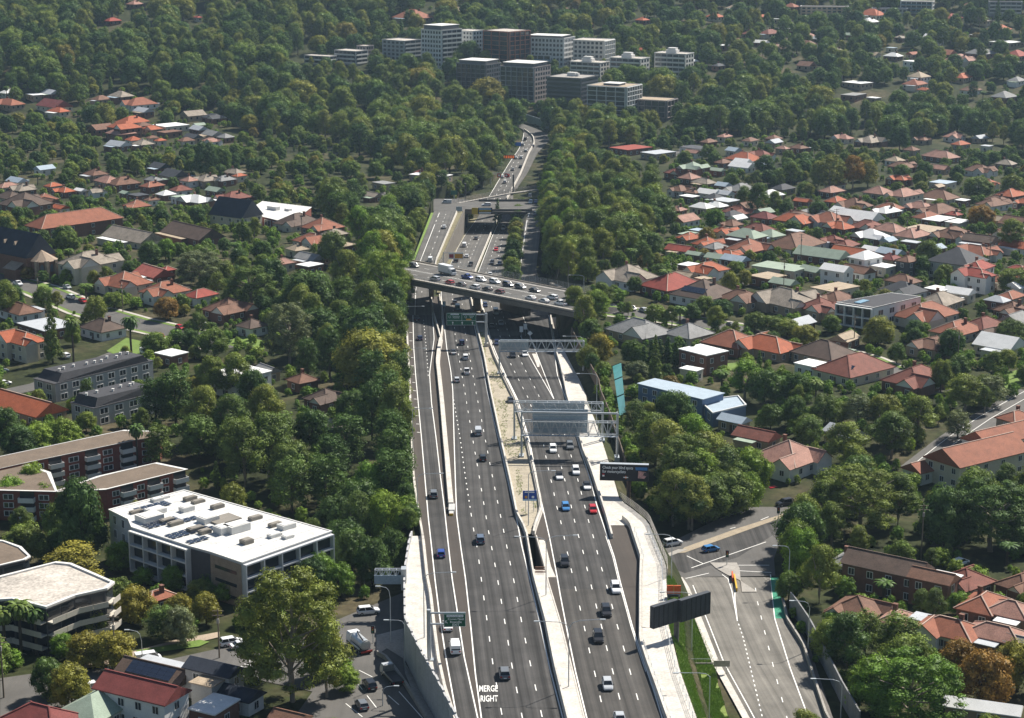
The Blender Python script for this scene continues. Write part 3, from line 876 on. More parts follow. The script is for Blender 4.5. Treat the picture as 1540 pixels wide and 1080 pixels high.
# blue sign on the median
g = hit(796.5, 771); bs = empty('toll_sign', g); tag(bs, 'blue toll sign with white and orange emblems on mulched median', 'sign')
for x in (-.9, .9): MB().tube([(x,0,0),(x,0,5.2)], .07, 6).build('leg', M_STEEL, bs)
p = sign_panel(bs, -1.6, 1.6, 2.9, 5.3, -.08, M_BLUE); y = -.21
MB().add([(-1.6,y,2.9),(1.6,y,2.9),(1.6,y,3.3),(-1.6,y,3.3)], [(0,1,2,3)]).build('pale_strip', mat('sign_pale_blue', (.35,.55,.72), .5, .05), p)
MB().add([(-1.15,y,4.83),(1.1,y,4.83),(1.1,y,5.1),(-1.15,y,5.1)], [(0,1,2,3)]).build('name_strip', M_WHITE, p)
MB().add([(-1.1,y,3.5),(-.55,y,3.5),(-.55,y,4.1),(-1.1,y,4.1)], [(0,1,2,3)]).build('emblem', M_YELLOW, p)
mb = MB(); mb.add([(.75+.3*math.cos(k*math.pi/5),y,3.8+.3*math.sin(k*math.pi/5)) for k in range(10)], [list(range(10))]); mb.build('emblem', M_WHITE, p)
# billboard with the road safety message
g = hit(945, 744); bb = empty('billboard', g, -.10); tag(bb, 'black roadside billboard reading Check your blind spots for motorcyclists', 'billboard')
MB().tube([(0,0,-7.5),(0,0,4)], .45, 10).build('post', mat('rusty_post', (.08,.05,.04), .8), bb)
zb = up_m(744, 722.5); zt = up_m(744, 697.5)
p = MB().box(-6.8, 4.7, -.55, .45, zb, zt).build('case', M_DARK, bb)
q = MB().box(-6.7, 4.6, -.62, -.552, zb + .12, zt - .1).build('screen', M_BLACK, bb); y = -.625; H = zt - zb
letter(q, 'Check your blind spots', -6.2, zb + H*.78, .95, y, None, 7.2, 'LEFT'); letter(q, 'for motorcyclists', -6.2, zb + H*.54, .95, y, None, 5.5, 'LEFT')
MB().add([(-6.2,y,zb+H*.25),(-5.7,y,zb+H*.25),(-5.7,y,zb+H*.34),(-6.2,y,zb+H*.34)], [(0,1,2,3)]).build('emblem', M_TXT, q)
MB().add([(-6.2,y,zb+H*.34),(-5.7,y,zb+H*.34),(-5.7,y,zb+H*.42),(-6.2,y,zb+H*.42)], [(0,1,2,3)]).build('emblem', mat('emblem_red', (.5,.02,.03), .5, 0), q)
mb = MB(); mb.add([(-1.0,y,zb+H*.22),(-.65,y,zb+H*.12),(-.3,y,zb+H*.22),(-.65,y,zb+H*.34)], [(0,1,2,3)]); mb.build('emblem', mat('emblem_orange', (.6,.16,.03), .5, 0), q)
MB().add([(-1.2,y-.004,zb+H*.2),(-.1,y-.004,zb+H*.2),(-.1,y-.004,zb+H*.26),(-1.2,y-.004,zb+H*.26)], [(0,1,2,3)]).build('emblem', M_TXT, q)
MB().add([(1.7,y,zb+H*.68),(4.4,y,zb+H*.68),(4.4,y,zb+H*.86),(1.5,y,zb+H*.86)], [(0,1,2,3)]).build('mirror_picture', mat('pic_blue', (.03,.17,.42), .5, .2, 2), q)
MB().add([(2.2,y,zb+H*.2),(3.7,y,zb+H*.17),(4.5,y,zb+H*.42),(4.0,y,zb+H*.58),(2.3,y,zb+H*.64)], [(0,1,2,3,4)]).build('mirror_picture', mat('pic_pink', (.55,.30,.27), .5, .45, 1.6), q)
MB().add([(3.4,y-.004,zb+H*.38),(4.5,y-.004,zb+H*.3),(4.5,y-.004,zb+H*.52),(3.7,y-.004,zb+H*.56)], [(0,1,2,3)]).build('mirror_picture', mat('pic_dark', (.05,.04,.05), .5, .2, 2), q)
MB().box(-6.8, 4.7, -.7, .5, zt, zt + .12).build('top_ledge', M_STEEL, bb)
# V-shaped billboard seen from behind
g = gp(1017, 962); vb = empty('billboard', g); tag(vb, 'dark V-shaped billboard seen from behind above the bright grass', 'billboard')
MB().tube([(0,0,-.5),(0,0,4.0)], .5, 10).build('post', M_CONCD, vb)
ang = math.radians(38)
def vpanel(x0, x1, z0, z1, y0):
    d = V3((math.cos(ang), math.sin(ang), 0)); n = V3((math.sin(ang), -math.cos(ang), 0))
    mb = MB(); vs = []
    for z in (z0, z1):
        for a, b in ((x0, 0), (x1, 0), (x1, 1), (x0, 1)): vs.append(d * a + n * (y0 + (-.5 if b else .5)) + V3((0,0,z)))
    mb.add(vs, [(3,2,1,0),(4,5,6,7),(0,1,5,4),(1,2,6,5),(2,3,7,6),(3,0,4,7)])
    o = mb.build('screen_back', mat('screen_back', (.045,.05,.058), .55, .2, .7), vb)
    n_ = int((x1 - x0) / 1.1)
    for k in range(n_ + 1):
        c = d * lerp(x0 + .15, x1 - .15, k / n_) + n * (y0 + .56)
        mb2 = MB(); mb2.box(-.06, .06, -.06, .06, z0 + .1, z1 - .1); obj('rib', mb2.mesh('rib', M_DARK), o, c)
vpanel(-6.5, -.4, 3.9, 8.2, .25); vpanel(-.3, 7.2, 3.9, 8.2, .95)
# small far signs
def small_sign(name, base, x0, x1, z0, z1, m, label, cat='sign', px=None, extra=None, hf=None):
    g = (hf or hit)(*base); r = empty(name, g); tag(r, label, cat)
    s = sz(base[1]) if base[1] > 300 else 2.7
    MB().tube([(0,0,0),(0,0,z1)], .2, 6).build('post', M_STEEL, r)
    MB().tube([(0,0,z1-.3),(x1,0,z1-.3)], .14, 6).build('arm', M_STEEL, r)
    p = sign_panel(r, x0, x1, z0, z1, -.2, m)
    return r, p
r, p = small_sign('message_sign', (754.5, 252), .6, 7.6, 5.2, 7.2, M_BLACK, 'orange lit message sign over the far freeway lanes')
for k in range(2):
    for j in range(5): MB().add([(1.0+j*1.3,-.33,5.5+k*.8),(1.95+j*1.3,-.33,5.5+k*.8),(1.95+j*1.3,-.33,6.05+k*.8),(1.0+j*1.3,-.33,6.05+k*.8)], [(0,1,2,3)]).build('lit_panel', mat('amber_led', (.8,.16,.02), .5, 0, emit=.35), p)
r, p = small_sign('lane_control_sign', (738, 279), 3.6, 5.6, 4.6, 6.6, mat('lane_red', (.55,.02,.02), .5, 0), 'red lane control squares on beam over the far lanes')
p2 = sign_panel(r, 7.6, 9.6, 4.6, 6.6, -.2, MATS['lane_red']); MB().tube([(0,0,6.9),(10.4,0,6.9)], .16, 6).build('beam', M_STEEL, r)
for q, x in ((p, 4.6), (p2, 8.6)): MB().add([(x-.5,-.34,5.1),(x+.5,-.34,5.1),(x+.5,-.34,6.1),(x-.5,-.34,6.1)], [(0,1,2,3)]).build('white_disc', M_TXT, q)
small_sign('far_blue_sign', (773, 226), .2, 4.2, 2.6, 4.8, mat('sign_bright_blue', (.02,.14,.6), .5, 0), 'bright blue sign at the far bend beside the trees')
r, p = small_sign('roadwork_sign', (667, 404), 2.2, 8.4, 4.0, 7.0, M_WHITE, 'white cantilever sign with red and yellow squares beyond the overpass')
MB().add([(2.4,-.33,4.6),(4.3,-.33,4.6),(4.3,-.33,6.2),(2.4,-.33,6.2)], [(0,1,2,3)]).build('red_square', mat('sign_maroon', (.3,.03,.06), .5, 0), p)
MB().add([(4.7,-.33,4.4),(8.1,-.33,4.4),(8.1,-.33,6.3),(4.7,-.33,6.3)], [(0,1,2,3)]).build('yellow_square', M_YELLOW, p)
# signs on the street bridge
g = hit(709.5, 318.5, D2H); r = empty('bridge_sign', g); tag(r, 'yellow and black sign boards fixed to the street bridge edge', 'sign')
p = sign_panel(r, 0, 2.9, -1.2, 2.0, -.3, mat('sign_gold', (.55,.38,.02), .5, .1)); q = sign_panel(r, 3.0, 9.8, -1.1, 2.0, -.3, M_BLACK)
for z0, z1, m in ((1.1,1.7,MATS['sign_pale_blue']),(.2,.8,MATS['sign_gold']),(-.8,-.2,M_WHITE)): MB().add([(3.5,-.43,z0),(9.2,-.43,z0),(9.2,-.43,z1),(3.5,-.43,z1)], [(0,1,2,3)]).build('text_band', m, q)
g = hit(686, 319, D2H); r = empty('road_sign', g); tag(r, 'slate blue back of sign beside the exit ramp top', 'sign'); sign_panel(r, 0, 2.8, .3, 2.6, 0, M_PANEL); MB().tube([(1.4,.1,-.1),(1.4,.1,2.4)], .1, 6).build('post', M_STEEL, r)
g = hit(678, 305, D2H); r = empty('road_sign', g); tag(r, 'small green sign among trees above the exit ramp', 'sign'); sign_panel(r, 0, 3.2, 4.0, 6.2, 0, M_GREEN); MB().tube([(1.6,.1,0),(1.6,.1,6)], .12, 6).build('post', M_STEEL, r)
for x, y, lab in ((668,470,'pale small blue sign on the forked barrier'),(784,509,'white speed plate in shade on oncoming median'),(790,505,'second white plate right of the speed plate'),(797,517,'white diamond warning sign before the gore')):
    g = hit(x, y); r = empty('road_sign', g); tag(r, lab, 'sign', 'small road signs'); MB().tube([(0,0,0),(0,0,3.6)], .06, 5).build('post', M_STEEL, r)
    M_ = M_WHITE if x > 700 else MATS['sign_pale_blue']
    if x == 797: MB().add([(-.9,-.1,3.6),(0,-.1,2.7),(.9,-.1,3.6),(0,-.1,4.5),(-.9,-.05,3.6),(0,-.05,2.7),(.9,-.05,3.6),(0,-.05,4.5)], [(0,1,2,3),(7,6,5,4),(0,4,5,1),(1,5,6,2),(2,6,7,3),(3,7,4,0)]).build('plate', M_, r)
    else: sign_panel(r, -.6, .6, 2.2, 4.2, -.06, M_, 'plate', .05)
# orange roadwork trailer on the path
g = hit(1013, 899, .1); r = empty('roadwork_board', g); tag(r, 'orange folded roadwork board on wheeled trailer beside the white path', 'trailer')
M_ORG = mat('safety_orange', (.5,.09,.02), .6, .15)
MB().box(-1.4,-.05,-.15,.15,.9,2.6).build('panel', M_ORG, r); MB().box(.05,1.4,-.2,.1,.9,2.6).build('panel', M_ORG, r); MB().box(-1.3,1.3,-.7,.7,.45,.75).build('chassis', M_DARK, r)
for x in (-1.0, 1.0): MB().tube([(x-.12,-.75,.35),(x+.12,-.75,.35)], .35, 10).build('wheel', M_DARK, r)

# ---------------- street lamps
def lamp(base, ty, arms, label, hf=None, r=.10):
    g = (hf or hit)(*base); s = F / (proj(g)[2]); h = (base[1] - ty) / (s * .965)
    root = empty('street_lamp', g); tag(root, label, 'street lamp', 'street lamps along the roads')
    MB().tube([(0,0,-.2),(0,0,h*.5),(0,0,h)], r*1.25, 7, r2=r*.75).build('pole', M_STEEL, root)
    for dx, dy in arms:
        L = dx / s; z = -dy / s
        mb = MB(); mb.tube([(0,0,h-.05),(L*.12,0,h+z*.55+.1),(L*.35,0,h+z*.8+.1),(L,0,h+z)], r*.6, 6); mb.build('arm', M_STEEL, root)
        sg = 1 if L > 0 else -1
        MB().box(min(L-sg*.1, L+sg*.85), max(L-sg*.1, L+sg*.85), -.17, .17, h+z-.10, h+z+.06).build('lamp_head', M_STEEL, root)
    return root
lamp((855,1036), 942, [(-45,-11),(47,-14)], 'double-armed lamp on pale median strip, nearest the bottom edge')
lamp((821,898), 814, [(-41,-9),(41,-11)], 'double-armed lamp on median strip beside the dark gap')
lamp((794.6,791), 713, [(35,-6)], 'lamp on mulched median in front of blue sign')
lamp((638,959), 869, [(42,-11)], 'lamp on left concrete apron beside exit sign')
lamp((628,785), 718, [(34,-7)], 'lamp at left barrier where the apron begins')
lamp((621,682), 618, [(26,-4)], 'lamp at left barrier level with median gantries')
lamp((612,572), 527, [(26,-3)], 'lamp at left barrier level with first gantry')
lamp((609,500), 464, [(26,-3)], 'lamp under trees at left end of overpass shadow')
lamp((897,640), 566, [(-26,-4)], 'curved lamp beside teal screen on white path', gp)
lamp((876,562), 509, [(-26,-3)], 'lamp beside right post of gantry nearest overpass')
lamp((878,442), 417, [(-20,-3)], 'lamp at right end of the overpass', gp)
lamp((1009.5,872), 808, [(-34,-6)], 'lamp at corner between path and side street', gp)
lamp((1039.7,981), 894, [(-43,-6)], 'lamp on grass bank right of V-shaped billboard', gp)
lamp((1066,1086), 1015, [(-48,-6)], 'lamp on lower grass bank at bottom edge', gp)
lamp((1185.5,892), 827, [(-20,-8)], 'lamp above green cycle lane at ramp corner', gp)
lamp((1215,981), 912, [(-24,-11)], 'lamp against noise wall halfway down the ramp', gp)
lamp((1264,1084), 1030, [(-40,-12)], 'lamp against noise wall at bottom edge', gp)
lamp((587.8,968), 896, [(-15,-17)], 'tall curved lamp behind traffic light in left underpass', gp)
lamp((609,1009), 937, [(-24,-7)], 'lamp at foot of the tall retaining wall', gp)
lamp((575.6,1062), 1042, [(18,-12)], 'short curved lamp beside left turning lanes', gp)
lamp((214.5,1000), 962, [(-18,-17)], 'curved lamp beside white van on left street', gp)

# ---------------- noise walls
M_TIMB = mat('timber_wall', (.13,.10,.075), .9, .25, .6)
P = [gp(xat(PR, y) + 20, y) for y in range(740, 500, -8)]
wall_along(P, 3.6, -.4, .2, 'noise_wall', M_TIMB, 'brown timber noise wall behind white path by the gantries', pl=4)
g = gp(930, 640); r = empty('noise_screen', g); tag(r, 'leaning teal glass noise screen with dark bands beside path', 'noise screen')
M_TEAL = mat('teal_glass', (.10,.36,.34), .25, .15, .3, spec=.6)
lo0, lo1 = gp(932, 626, 4), gp(921, 550, 4); hi0, hi1 = gp(941, 622, 5.4), gp(934, 545, 5.4)
for k in range(3):
    t0, t1 = (0, .36, .70)[k] + .012, (.36, .70, 1.0)[k] - .012
    q = [lo0.lerp(lo1, t0), lo0.lerp(lo1, t1), hi0.lerp(hi1, t1), hi0.lerp(hi1, t0)]; q = [v - g for v in q]; th = V3((.05, .05, -.14))
    MB().add(q + [v + th for v in q], [(0,1,2,3),(7,6,5,4),(0,4,5,1),(1,5,6,2),(2,6,7,3),(3,7,4,0)]).build('glass_panel', M_TEAL, r)
for t in (0, .36, .70, 1.0):
    c, e = lo0.lerp(lo1, t) - g, hi0.lerp(hi1, t) - g
    MB().bar(c + V3((0,0,-.1)), e + V3((0,0,-.1)), .35, .2).build('rib', M_DARK, r)
    MB().bar((c + e) / 2 + V3((0,0,-7)), (c + e) / 2 + V3((0,0,-.2)), .25, .25).build('post', M_STEEL, r)
NW = [(1290,1090),(1262,1041),(1232,980),(1214,945),(1196,918),(1186,905)]
wall_along([hit(x+2, y+14, -6.7) for x, y in NW], 4.2, -.5, .25, 'noise_wall', mat('noise_wall_grey', (.20,.20,.20), .85, .2, .3), 'long grey noise wall along the right ramp', pl=3)
P = [hit(x, y) for x, y in ((838,210),(832,199),(815,190),(800,185),(780,179),(755,173),(725,166),(690,159))]
wall_along(P, 4.5, -.5, .25, 'noise_wall', mat('far_wall', (.22,.27,.29), .8, .15, .2), 'pale blue grey noise wall on the distant freeway bend', pl=6)

# ---------------- streets beside the freeway
def sheet_px(name, pxs, dz, m, hf=None):
    P = [hit(x, y, dz) for x, y in pxs]
    me = mesh_from(P, [list(range(len(P)))], name, [m])
    if me.polygons[0].normal.z < 0: me.flip_normals()
    uvl = me.uv_layers.new(name='UVMap')
    for lp in me.loops: c = me.vertices[lp.vertex_index].co; uvl.data[lp.index].uv = (c.x, c.y)
    o = obj(name, me); o['kind'] = 'structure'; return o
RD = -6.35
RL = [(1133,1090),(1118,1062),(1081.6,996),(1058,936),(1035,880),(1026,868)]
RRr = [(1250,1090),(1243,1078),(1223,1017),(1209,973),(1185,935),(1176,895),(1166,862)]
strip('ramp_street', RL, RRr, 1100, 868, M_RAMP, RD, step=8)
sheet_px('side_street', [(1000,880),(1026,868),(1166,866),(1164,840),(1178,800),(1205,765),(1240,742),(1228,734),(1130,758),(1060,790),(1010,815),(985,822)], RD - .01, M_STR)
sheet_px('side_street_new', [(1000,850),(1030,862),(1110,838),(1170,800),(1188,778),(1172,775),(1110,800),(1030,826),(1004,832)], RD, M_ASPH)
def ribbon_z(line, y0, y1, w, dz, m=None, step=6, name='edge_line'):
    P = pline(line, y0, y1, step, dz); o = MB().sweep(P, [(-w/2, 0), (w/2, 0)], closed=False).build(name, m or M_LINE)
    if o.data.polygons[0].normal.z < 0: o.data.flip_normals()
    o['kind'] = 'structure'
LZ = RD + .018
ribbon_z([(x+7, y) for x, y in RL], 1095, 880, .2, LZ)
ribbon_z([(1220,1090),(1189,1007),(1165,929.5),(1158.5,862)], 1090, 864, .22, LZ)
ribbon_z([(1109,934),(1101,890),(1094,868),(1082,862)], 934, 864, .2, LZ); ribbon_z([(1109,934),(1105,900),(1106,870),(1112,858)], 934, 860, .2, LZ)
def dash_z(line, y0, y1, dz, period=9, length=2.5, w=.17):
    P = pline(line, y0, y1, 3, dz); acc = [0]
    for i in range(1, len(P)): acc.append(acc[-1] + (P[i]-P[i-1]).length)
    def at(d):
        i = max(0, min(len(P)-2, bisect_right(acc, d)-1)); return P[i].lerp(P[i+1], clamp((d-acc[i])/max(acc[i+1]-acc[i],1e-6)))
    mb = MB(); d = 0
    while d + length < acc[-1]: mb.sweep([at(d), at(d+length)], [(-w/2,0),(w/2,0)], closed=False); d += period
    o = mb.build('lane_dashes', M_LINE); o['kind'] = 'structure'
    if o.data.polygons[0].normal.z < 0: o.data.flip_normals()
dash_z([(1148,1085),(1130,1010),(1118,960),(1110,936)], 1085, 938, LZ, 2.4, 1.0, .2); dash_z([(1185,1085),(1165,1010),(1150,950),(1138,900),(1134,865)], 1085, 868, LZ)
def line_px(p, q, w, dz, m=None, name='edge_line'):
    o = MB().sweep([hit(*p, dz), hit(*q, dz)], [(-w/2,0),(w/2,0)], closed=False).build(name, m or M_LINE)
    if o.data.polygons[0].normal.z < 0: o.data.flip_normals()
    o['kind'] = 'structure'
for p, q in (((1033,836),(1058,848)),((1040,854),(1152,815)),((1031,870),(1066,862)),((1105,850),(1157,850)),((1105,858),(1160,861)),((1100,774),(1128,766)),((1140,758),(1205,738)),((1098,795),(1106,793)),((1144,782),(1156,777))): line_px(p, q, .22, LZ)
strip('green_cycle_lane', [(1166,930),(1160,880),(1158,862)], [(1183,930),(1177,895),(1170,866)], 930, 868, mat('cycle_green', (.03,.22,.13), .8, .15), RD + .02)
strip('kerb_island', [(1112,872),(1103,866),(1085,862),(1072,850)], [(1114,872),(1113,862),(1112,850),(1108,846)], 890, 846, M_CONC2, RD + .13)
strip('median_island', [(1000,834),(1020,826)], [(1004,838),(1024,830)], 838, 826, M_CONC2, RD+.1)
sheet_px('median_island', [(1018,832),(1030,831),(1172,780),(1188,772),(1180,772),(1108,795),(1030,823)], RD + .06, mat('sand_median', (.3,.25,.18), .9, .2, .4))
strip('footpath', [(x-11, y) for x, y in RL], RL, 1100, 868, M_CONC, RD + .08)
strip('footpath', RRr, [(x+9, y) for x, y in RRr], 1100, 940, M_CONCD, RD + .1)
o = MB().sweep(pline([(x-1, y) for x, y in RRr], 1100, 900, 6, RD), [(-.2,0),(.2,0),(.2,.9),(-.2,.9)]).build('kerb_barrier', M_CONC2); tag(o, 'low grey concrete barrier at right kerb of the ramp', 'barrier')
o = MB().sweep([hit(1108,890,RD), hit(1104,868,RD)], [(-.15,0),(.15,0),(.15,.8),(-.15,.8)]).build('guard_rail', mat('guard_yellow', (.6,.36,.02), .6, .1)); tag(o, 'short yellow guard rail on traffic island at ramp top', 'guard rail')
o = MB().sweep([hit(1102,876,RD), hit(1101,866,RD)], [(-.15,0),(.15,0),(.15,1.1),(-.15,1.1)]).build('roadwork_barrier', M_ORG); tag(o, 'small orange roadwork barrier beside yellow guard rail', 'barrier')
# stair and culvert head in the grass bank
g = gp(1055, 1000); r = empty('culvert_head', g); tag(r, 'grey concrete culvert headwall with rail on the grass bank', 'culvert')
MB().box(-3, 3, -.2, .2, -1.6, .4).build('headwall', M_CONCD, r); mb = MB(); mb.bar((-3,0,1.2),(3,0,1.2),.06,.06)
for x in (-3,-1,1,3): mb.bar((x,0,.4),(x,0,1.2),.06,.06)
mb.build('rail', M_STEEL, r)
g = hit(1085, 1013, RD); r = empty('street_sign', g); tag(r, 'grey back of a rectangular street sign beside ramp footpath', 'sign'); sign_panel(r, -1.5, 1.5, 1.4, 2.6, 0, M_CONC2)
for x in (-1.0, 1.0): MB().tube([(x,.08,0),(x,.08,2.5)], .06, 5).build('post', M_STEEL, r)
# traffic lights
def traffic_light(base, label, hf=gp, h=3.6):
    g = hf(*base); r = empty('traffic_light', g); tag(r, label, 'traffic light', 'traffic lights at the side streets')
    MB().tube([(0,0,0),(0,0,h)], .09, 6).build('pole', M_STEEL, r); b = MB().box(-.35,.35,-.3,-.1,h-1.4,h+.2).build('signal_box', M_BLACK, r)
    for k in range(3): MB().box(-.14,.14,-.36,-.302,h-1.15+.42*k,h-.87+.42*k).build('lens', mat(('lens_green','lens_amber','lens_red')[k], ((.01,.15,.08),(.4,.2,.01),(.3,.02,.02))[k], .3, 0), b)
traffic_light((1093,852), 'traffic light on island at top of right ramp'); traffic_light((1170,785), 'traffic light under trees on right side street'); traffic_light((561,968), 'traffic light on corner in front of vacuum truck')
# left streets
LZL = -6.9
sheet_px('left_street', [(0,1088),(0,1020),(70,1010),(140,1006),(262,990),(330,975),(420,960),(500,935),(609,890),(609,1012),(620,1035),(655,1090),(560,1110),(420,1110),(470,1040),(330,1010),(240,1018),(110,1060)], LZL, M_STR)
for p, q in (((528,1016),(545,1037)),((552,1046),(566,1064)),((584,1046),(600,1060)),((540,1008),(560,1018)),((600,1040),(640,1085)),((520,1058),(545,1078))): line_px(p, q, .16, LZL + .02)
sheet_px('left_footpath', [(566,955),(607,945),(609,1012),(618,1034),(646,1088),(664,1092),(632,1050),(612,1008),(606,990),(582,975),(566,985)], LZL + .1, M_CONC2)
o = MB().sweep([hit(x, y, LZL) for x, y in ((568,985),(580,992),(596,1012),(612,1035),(640,1080),(648,1095))], [(-.25,0),(.25,0),(.25,.9),(-.25,.9)]).build('kerb_wall', M_CONC2); tag(o, 'low curved grey kerb wall beside the left turning lane', 'wall')
sheet_px('footpath_left', [(90,1010),(150,1002),(270,972),(330,958),(330,950),(265,962),(140,996),(85,1002)], LZL + .09, mat('path_tan', (.34,.27,.2), .9, .2, .4))
sheet_px('verge_left', [(205,985),(300,972),(315,965),(300,962),(205,978)], LZL + .12, M_LAWN)
for p in ((362,1002),(368,998),(374,994),(380,990),(386,986)): line_px(p, (p[0]+16, p[1]+4), .5, LZL + .02, name='crossing_bar')
# overhead sign structure jutting from left wall
g = hit(607, 876); r = empty('cantilever_sign', g); tag(r, 'white steel cantilever sign frame jutting left from the apron wall', 'sign frame')
mb = MB(); truss(mb, V3((-5.8,0,0)), V3((0,0,0)), 1.0, 2.6, 1.0, 4, .09); mb.build('truss', M_STEEL, r); MB().box(-5.9,-.4,-.5,-.3,-.2,1.7).build('sign_panel', M_PANEL, r); MB().box(-.5,.6,-.6,1.4,-1.5,3.0).build('post', M_STEEL, r)
# ================================================================== buildings
HOUSE_PX = []; HOUSE_GRID = {}
def note_building(X, Y, r, cx=None, cy=None, wpx=None):
    HOUSE_GRID.setdefault((int(X // 30), int(Y // 30)), []).append((X, Y, r))
    if cx is not None:
        bx, by, d = proj((X, Y, gz(X, Y)))
        HOUSE_PX.append((cx, cy + 2, wpx, by, Y))
def tile(name, col, var=.2):
    return mat('roof_' + name, col, .8, var * 1.4, .45, spec=.25, fine=4.0)
ROOF = {
 'orange': tile('orange', (.34,.092,.040)), 'terra': tile('terra', (.255,.092,.052)), 'red': tile('red', (.26,.052,.036)),
 'pink': tile('pink', (.31,.165,.125), .25), 'brown': tile('brown', (.165,.085,.055), .25), 'redbrown': tile('redbrown', (.18,.062,.043), .22),
 'dbrown': tile('dbrown', (.10,.068,.052), .25), 'maroon': tile('maroon', (.17,.045,.040)), 'tan': tile('tan', (.34,.27,.19)),
 'grey': tile('grey', (.22,.22,.215)), 'lgrey': tile('lgrey', (.40,.42,.44), .1), 'dgrey': tile('dgrey', (.055,.058,.065)),
 'white': tile('white', (.68,.68,.66), .08), 'green': tile('green', (.26,.32,.25), .12), 'navy': tile('navy', (.030,.037,.052)),
 'bluegrey': tile('bluegrey', (.33,.40,.46), .1), 'greybrown': tile('greybrown', (.26,.22,.175), .28), 'salmon': tile('salmon', (.34,.10,.075)),
}
M_RIDGE = mat('ridge_cap', (.42,.30,.24), .8, .2, 1.0)
WALLM = {
 'cream': mat('wall_cream', (.55,.50,.40), .85, .1, .5), 'white': mat('wall_white', (.66,.66,.64), .8, .07, .5), 'brick': mat('wall_brick', (.17,.085,.060), .9, .22, 1.2, fine=8),
 'redbrick': mat('wall_redbrick', (.20,.060,.042), .9, .2, 1.2, fine=8), 'grey': mat('wall_grey', (.36,.36,.35), .85, .1, .5), 'dark': mat('wall_dark', (.07,.07,.075), .8, .15, .6),
 'blue': mat('wall_blue', (.13,.19,.30), .8, .1, .5), 'tan': mat('wall_tan', (.32,.25,.18), .88, .15, .6), 'stone': mat('wall_stone', (.30,.23,.17), .9, .25, .8, fine=5),
}
M_GLASS = mat('window_glass', (.025,.032,.040), .12, .1, .3, spec=.6)
M_FRAME = mat('window_frame', (.68,.68,.66), .6, .05, 1)
M_SLAB = mat('slab_white', (.62,.61,.58), .8, .08, .5)
M_SOLAR = mat('solar_panel', (.02,.028,.05), .2, .1, .5, spec=.6)
M_TRIM = mat('trim_white', (.66,.64,.60), .7, .05, 1)
ME_PANE = MB().box(-.62,.62,-.03,.03,-.68,.68).mesh('window', M_GLASS)
_f = MB()
for q in ((-.72,.72,-.07,.06,.68,.80),(-.72,.72,-.07,.06,-.80,-.68),(-.72,-.62,-.07,.06,-.68,.68),(.62,.72,-.07,.06,-.68,.68),(-.04,.04,-.06,.05,-.68,.68)): _f.box(*q)
ME_FRAME = _f.mesh('frame', M_FRAME)
_f = MB().box(-.8,.8,-.03,.03,-.45,.45); ME_SOL = _f.mesh('solar_panel', M_SOLAR)
ME_CHIM = {k: (MB().box(-.45,.45,-.35,.35,-1.2,1.1).box(-.52,.52,-.42,.42,1.1,1.28)).mesh('chimney', WALLM[k]) for k in ('brick','white')}
ME_DOOR = MB().box(-.5,.5,-.05,.05,0,2.1).mesh('door', mat('door_paint', (.10,.06,.045), .6, .1))
def add_window(parent, x, y, z, rz, frame=True, sx=1.0, s_z=1.0):
    o = obj('window', ME_PANE, parent, (x, y, z), rz)
    if sx != 1 or s_z != 1: o.scale = (sx, 1, s_z)
    if frame: obj('frame', ME_FRAME, o)
    return o
def hip_roof(mb, w, d, he, h, ov=.55, th=.22, gable=False, mi=0):
    """ridge along x when w >= d; returns ridge ends"""
    swap = d > w
    W, D = (d, w) if swap else (w, d)
    a, b = W / 2 + ov, D / 2 + ov
    k = b if not gable else 0.0
    rx = max(a - k, .05)
    P = [(-a,-b,he),(a,-b,he),(a,b,he),(-a,b,he),(-rx,0,he+h),(rx,0,he+h)]
    Pb = [(-a,-b,he-th),(a,-b,he-th),(a,b,he-th),(-a,b,he-th)]
    if gable: P[4] = (-a, 0, he + h); P[5] = (a, 0, he + h)
    vs = P + Pb
    if swap: vs = [(-y, x, z) for x, y, z in vs]
    fs = [(0,1,5,4),(2,3,4,5),(1,2,5),(3,0,4),(6,7,1,0),(7,8,2,1),(8,9,3,2),(9,6,0,3),(9,8,7,6)]
    mb.add(vs, fs, mi)
    r = [P[4], P[5]]; cr = [(0,4),(3,4),(1,5),(2,5)]
    caps = [(P[4], P[5])] + ([(P[i], P[j]) for i, j in cr] if not gable else [])
    if swap: caps = [((-p[1], p[0], p[2]), (-q[1], q[0], q[2])) for p, q in caps]
    return caps
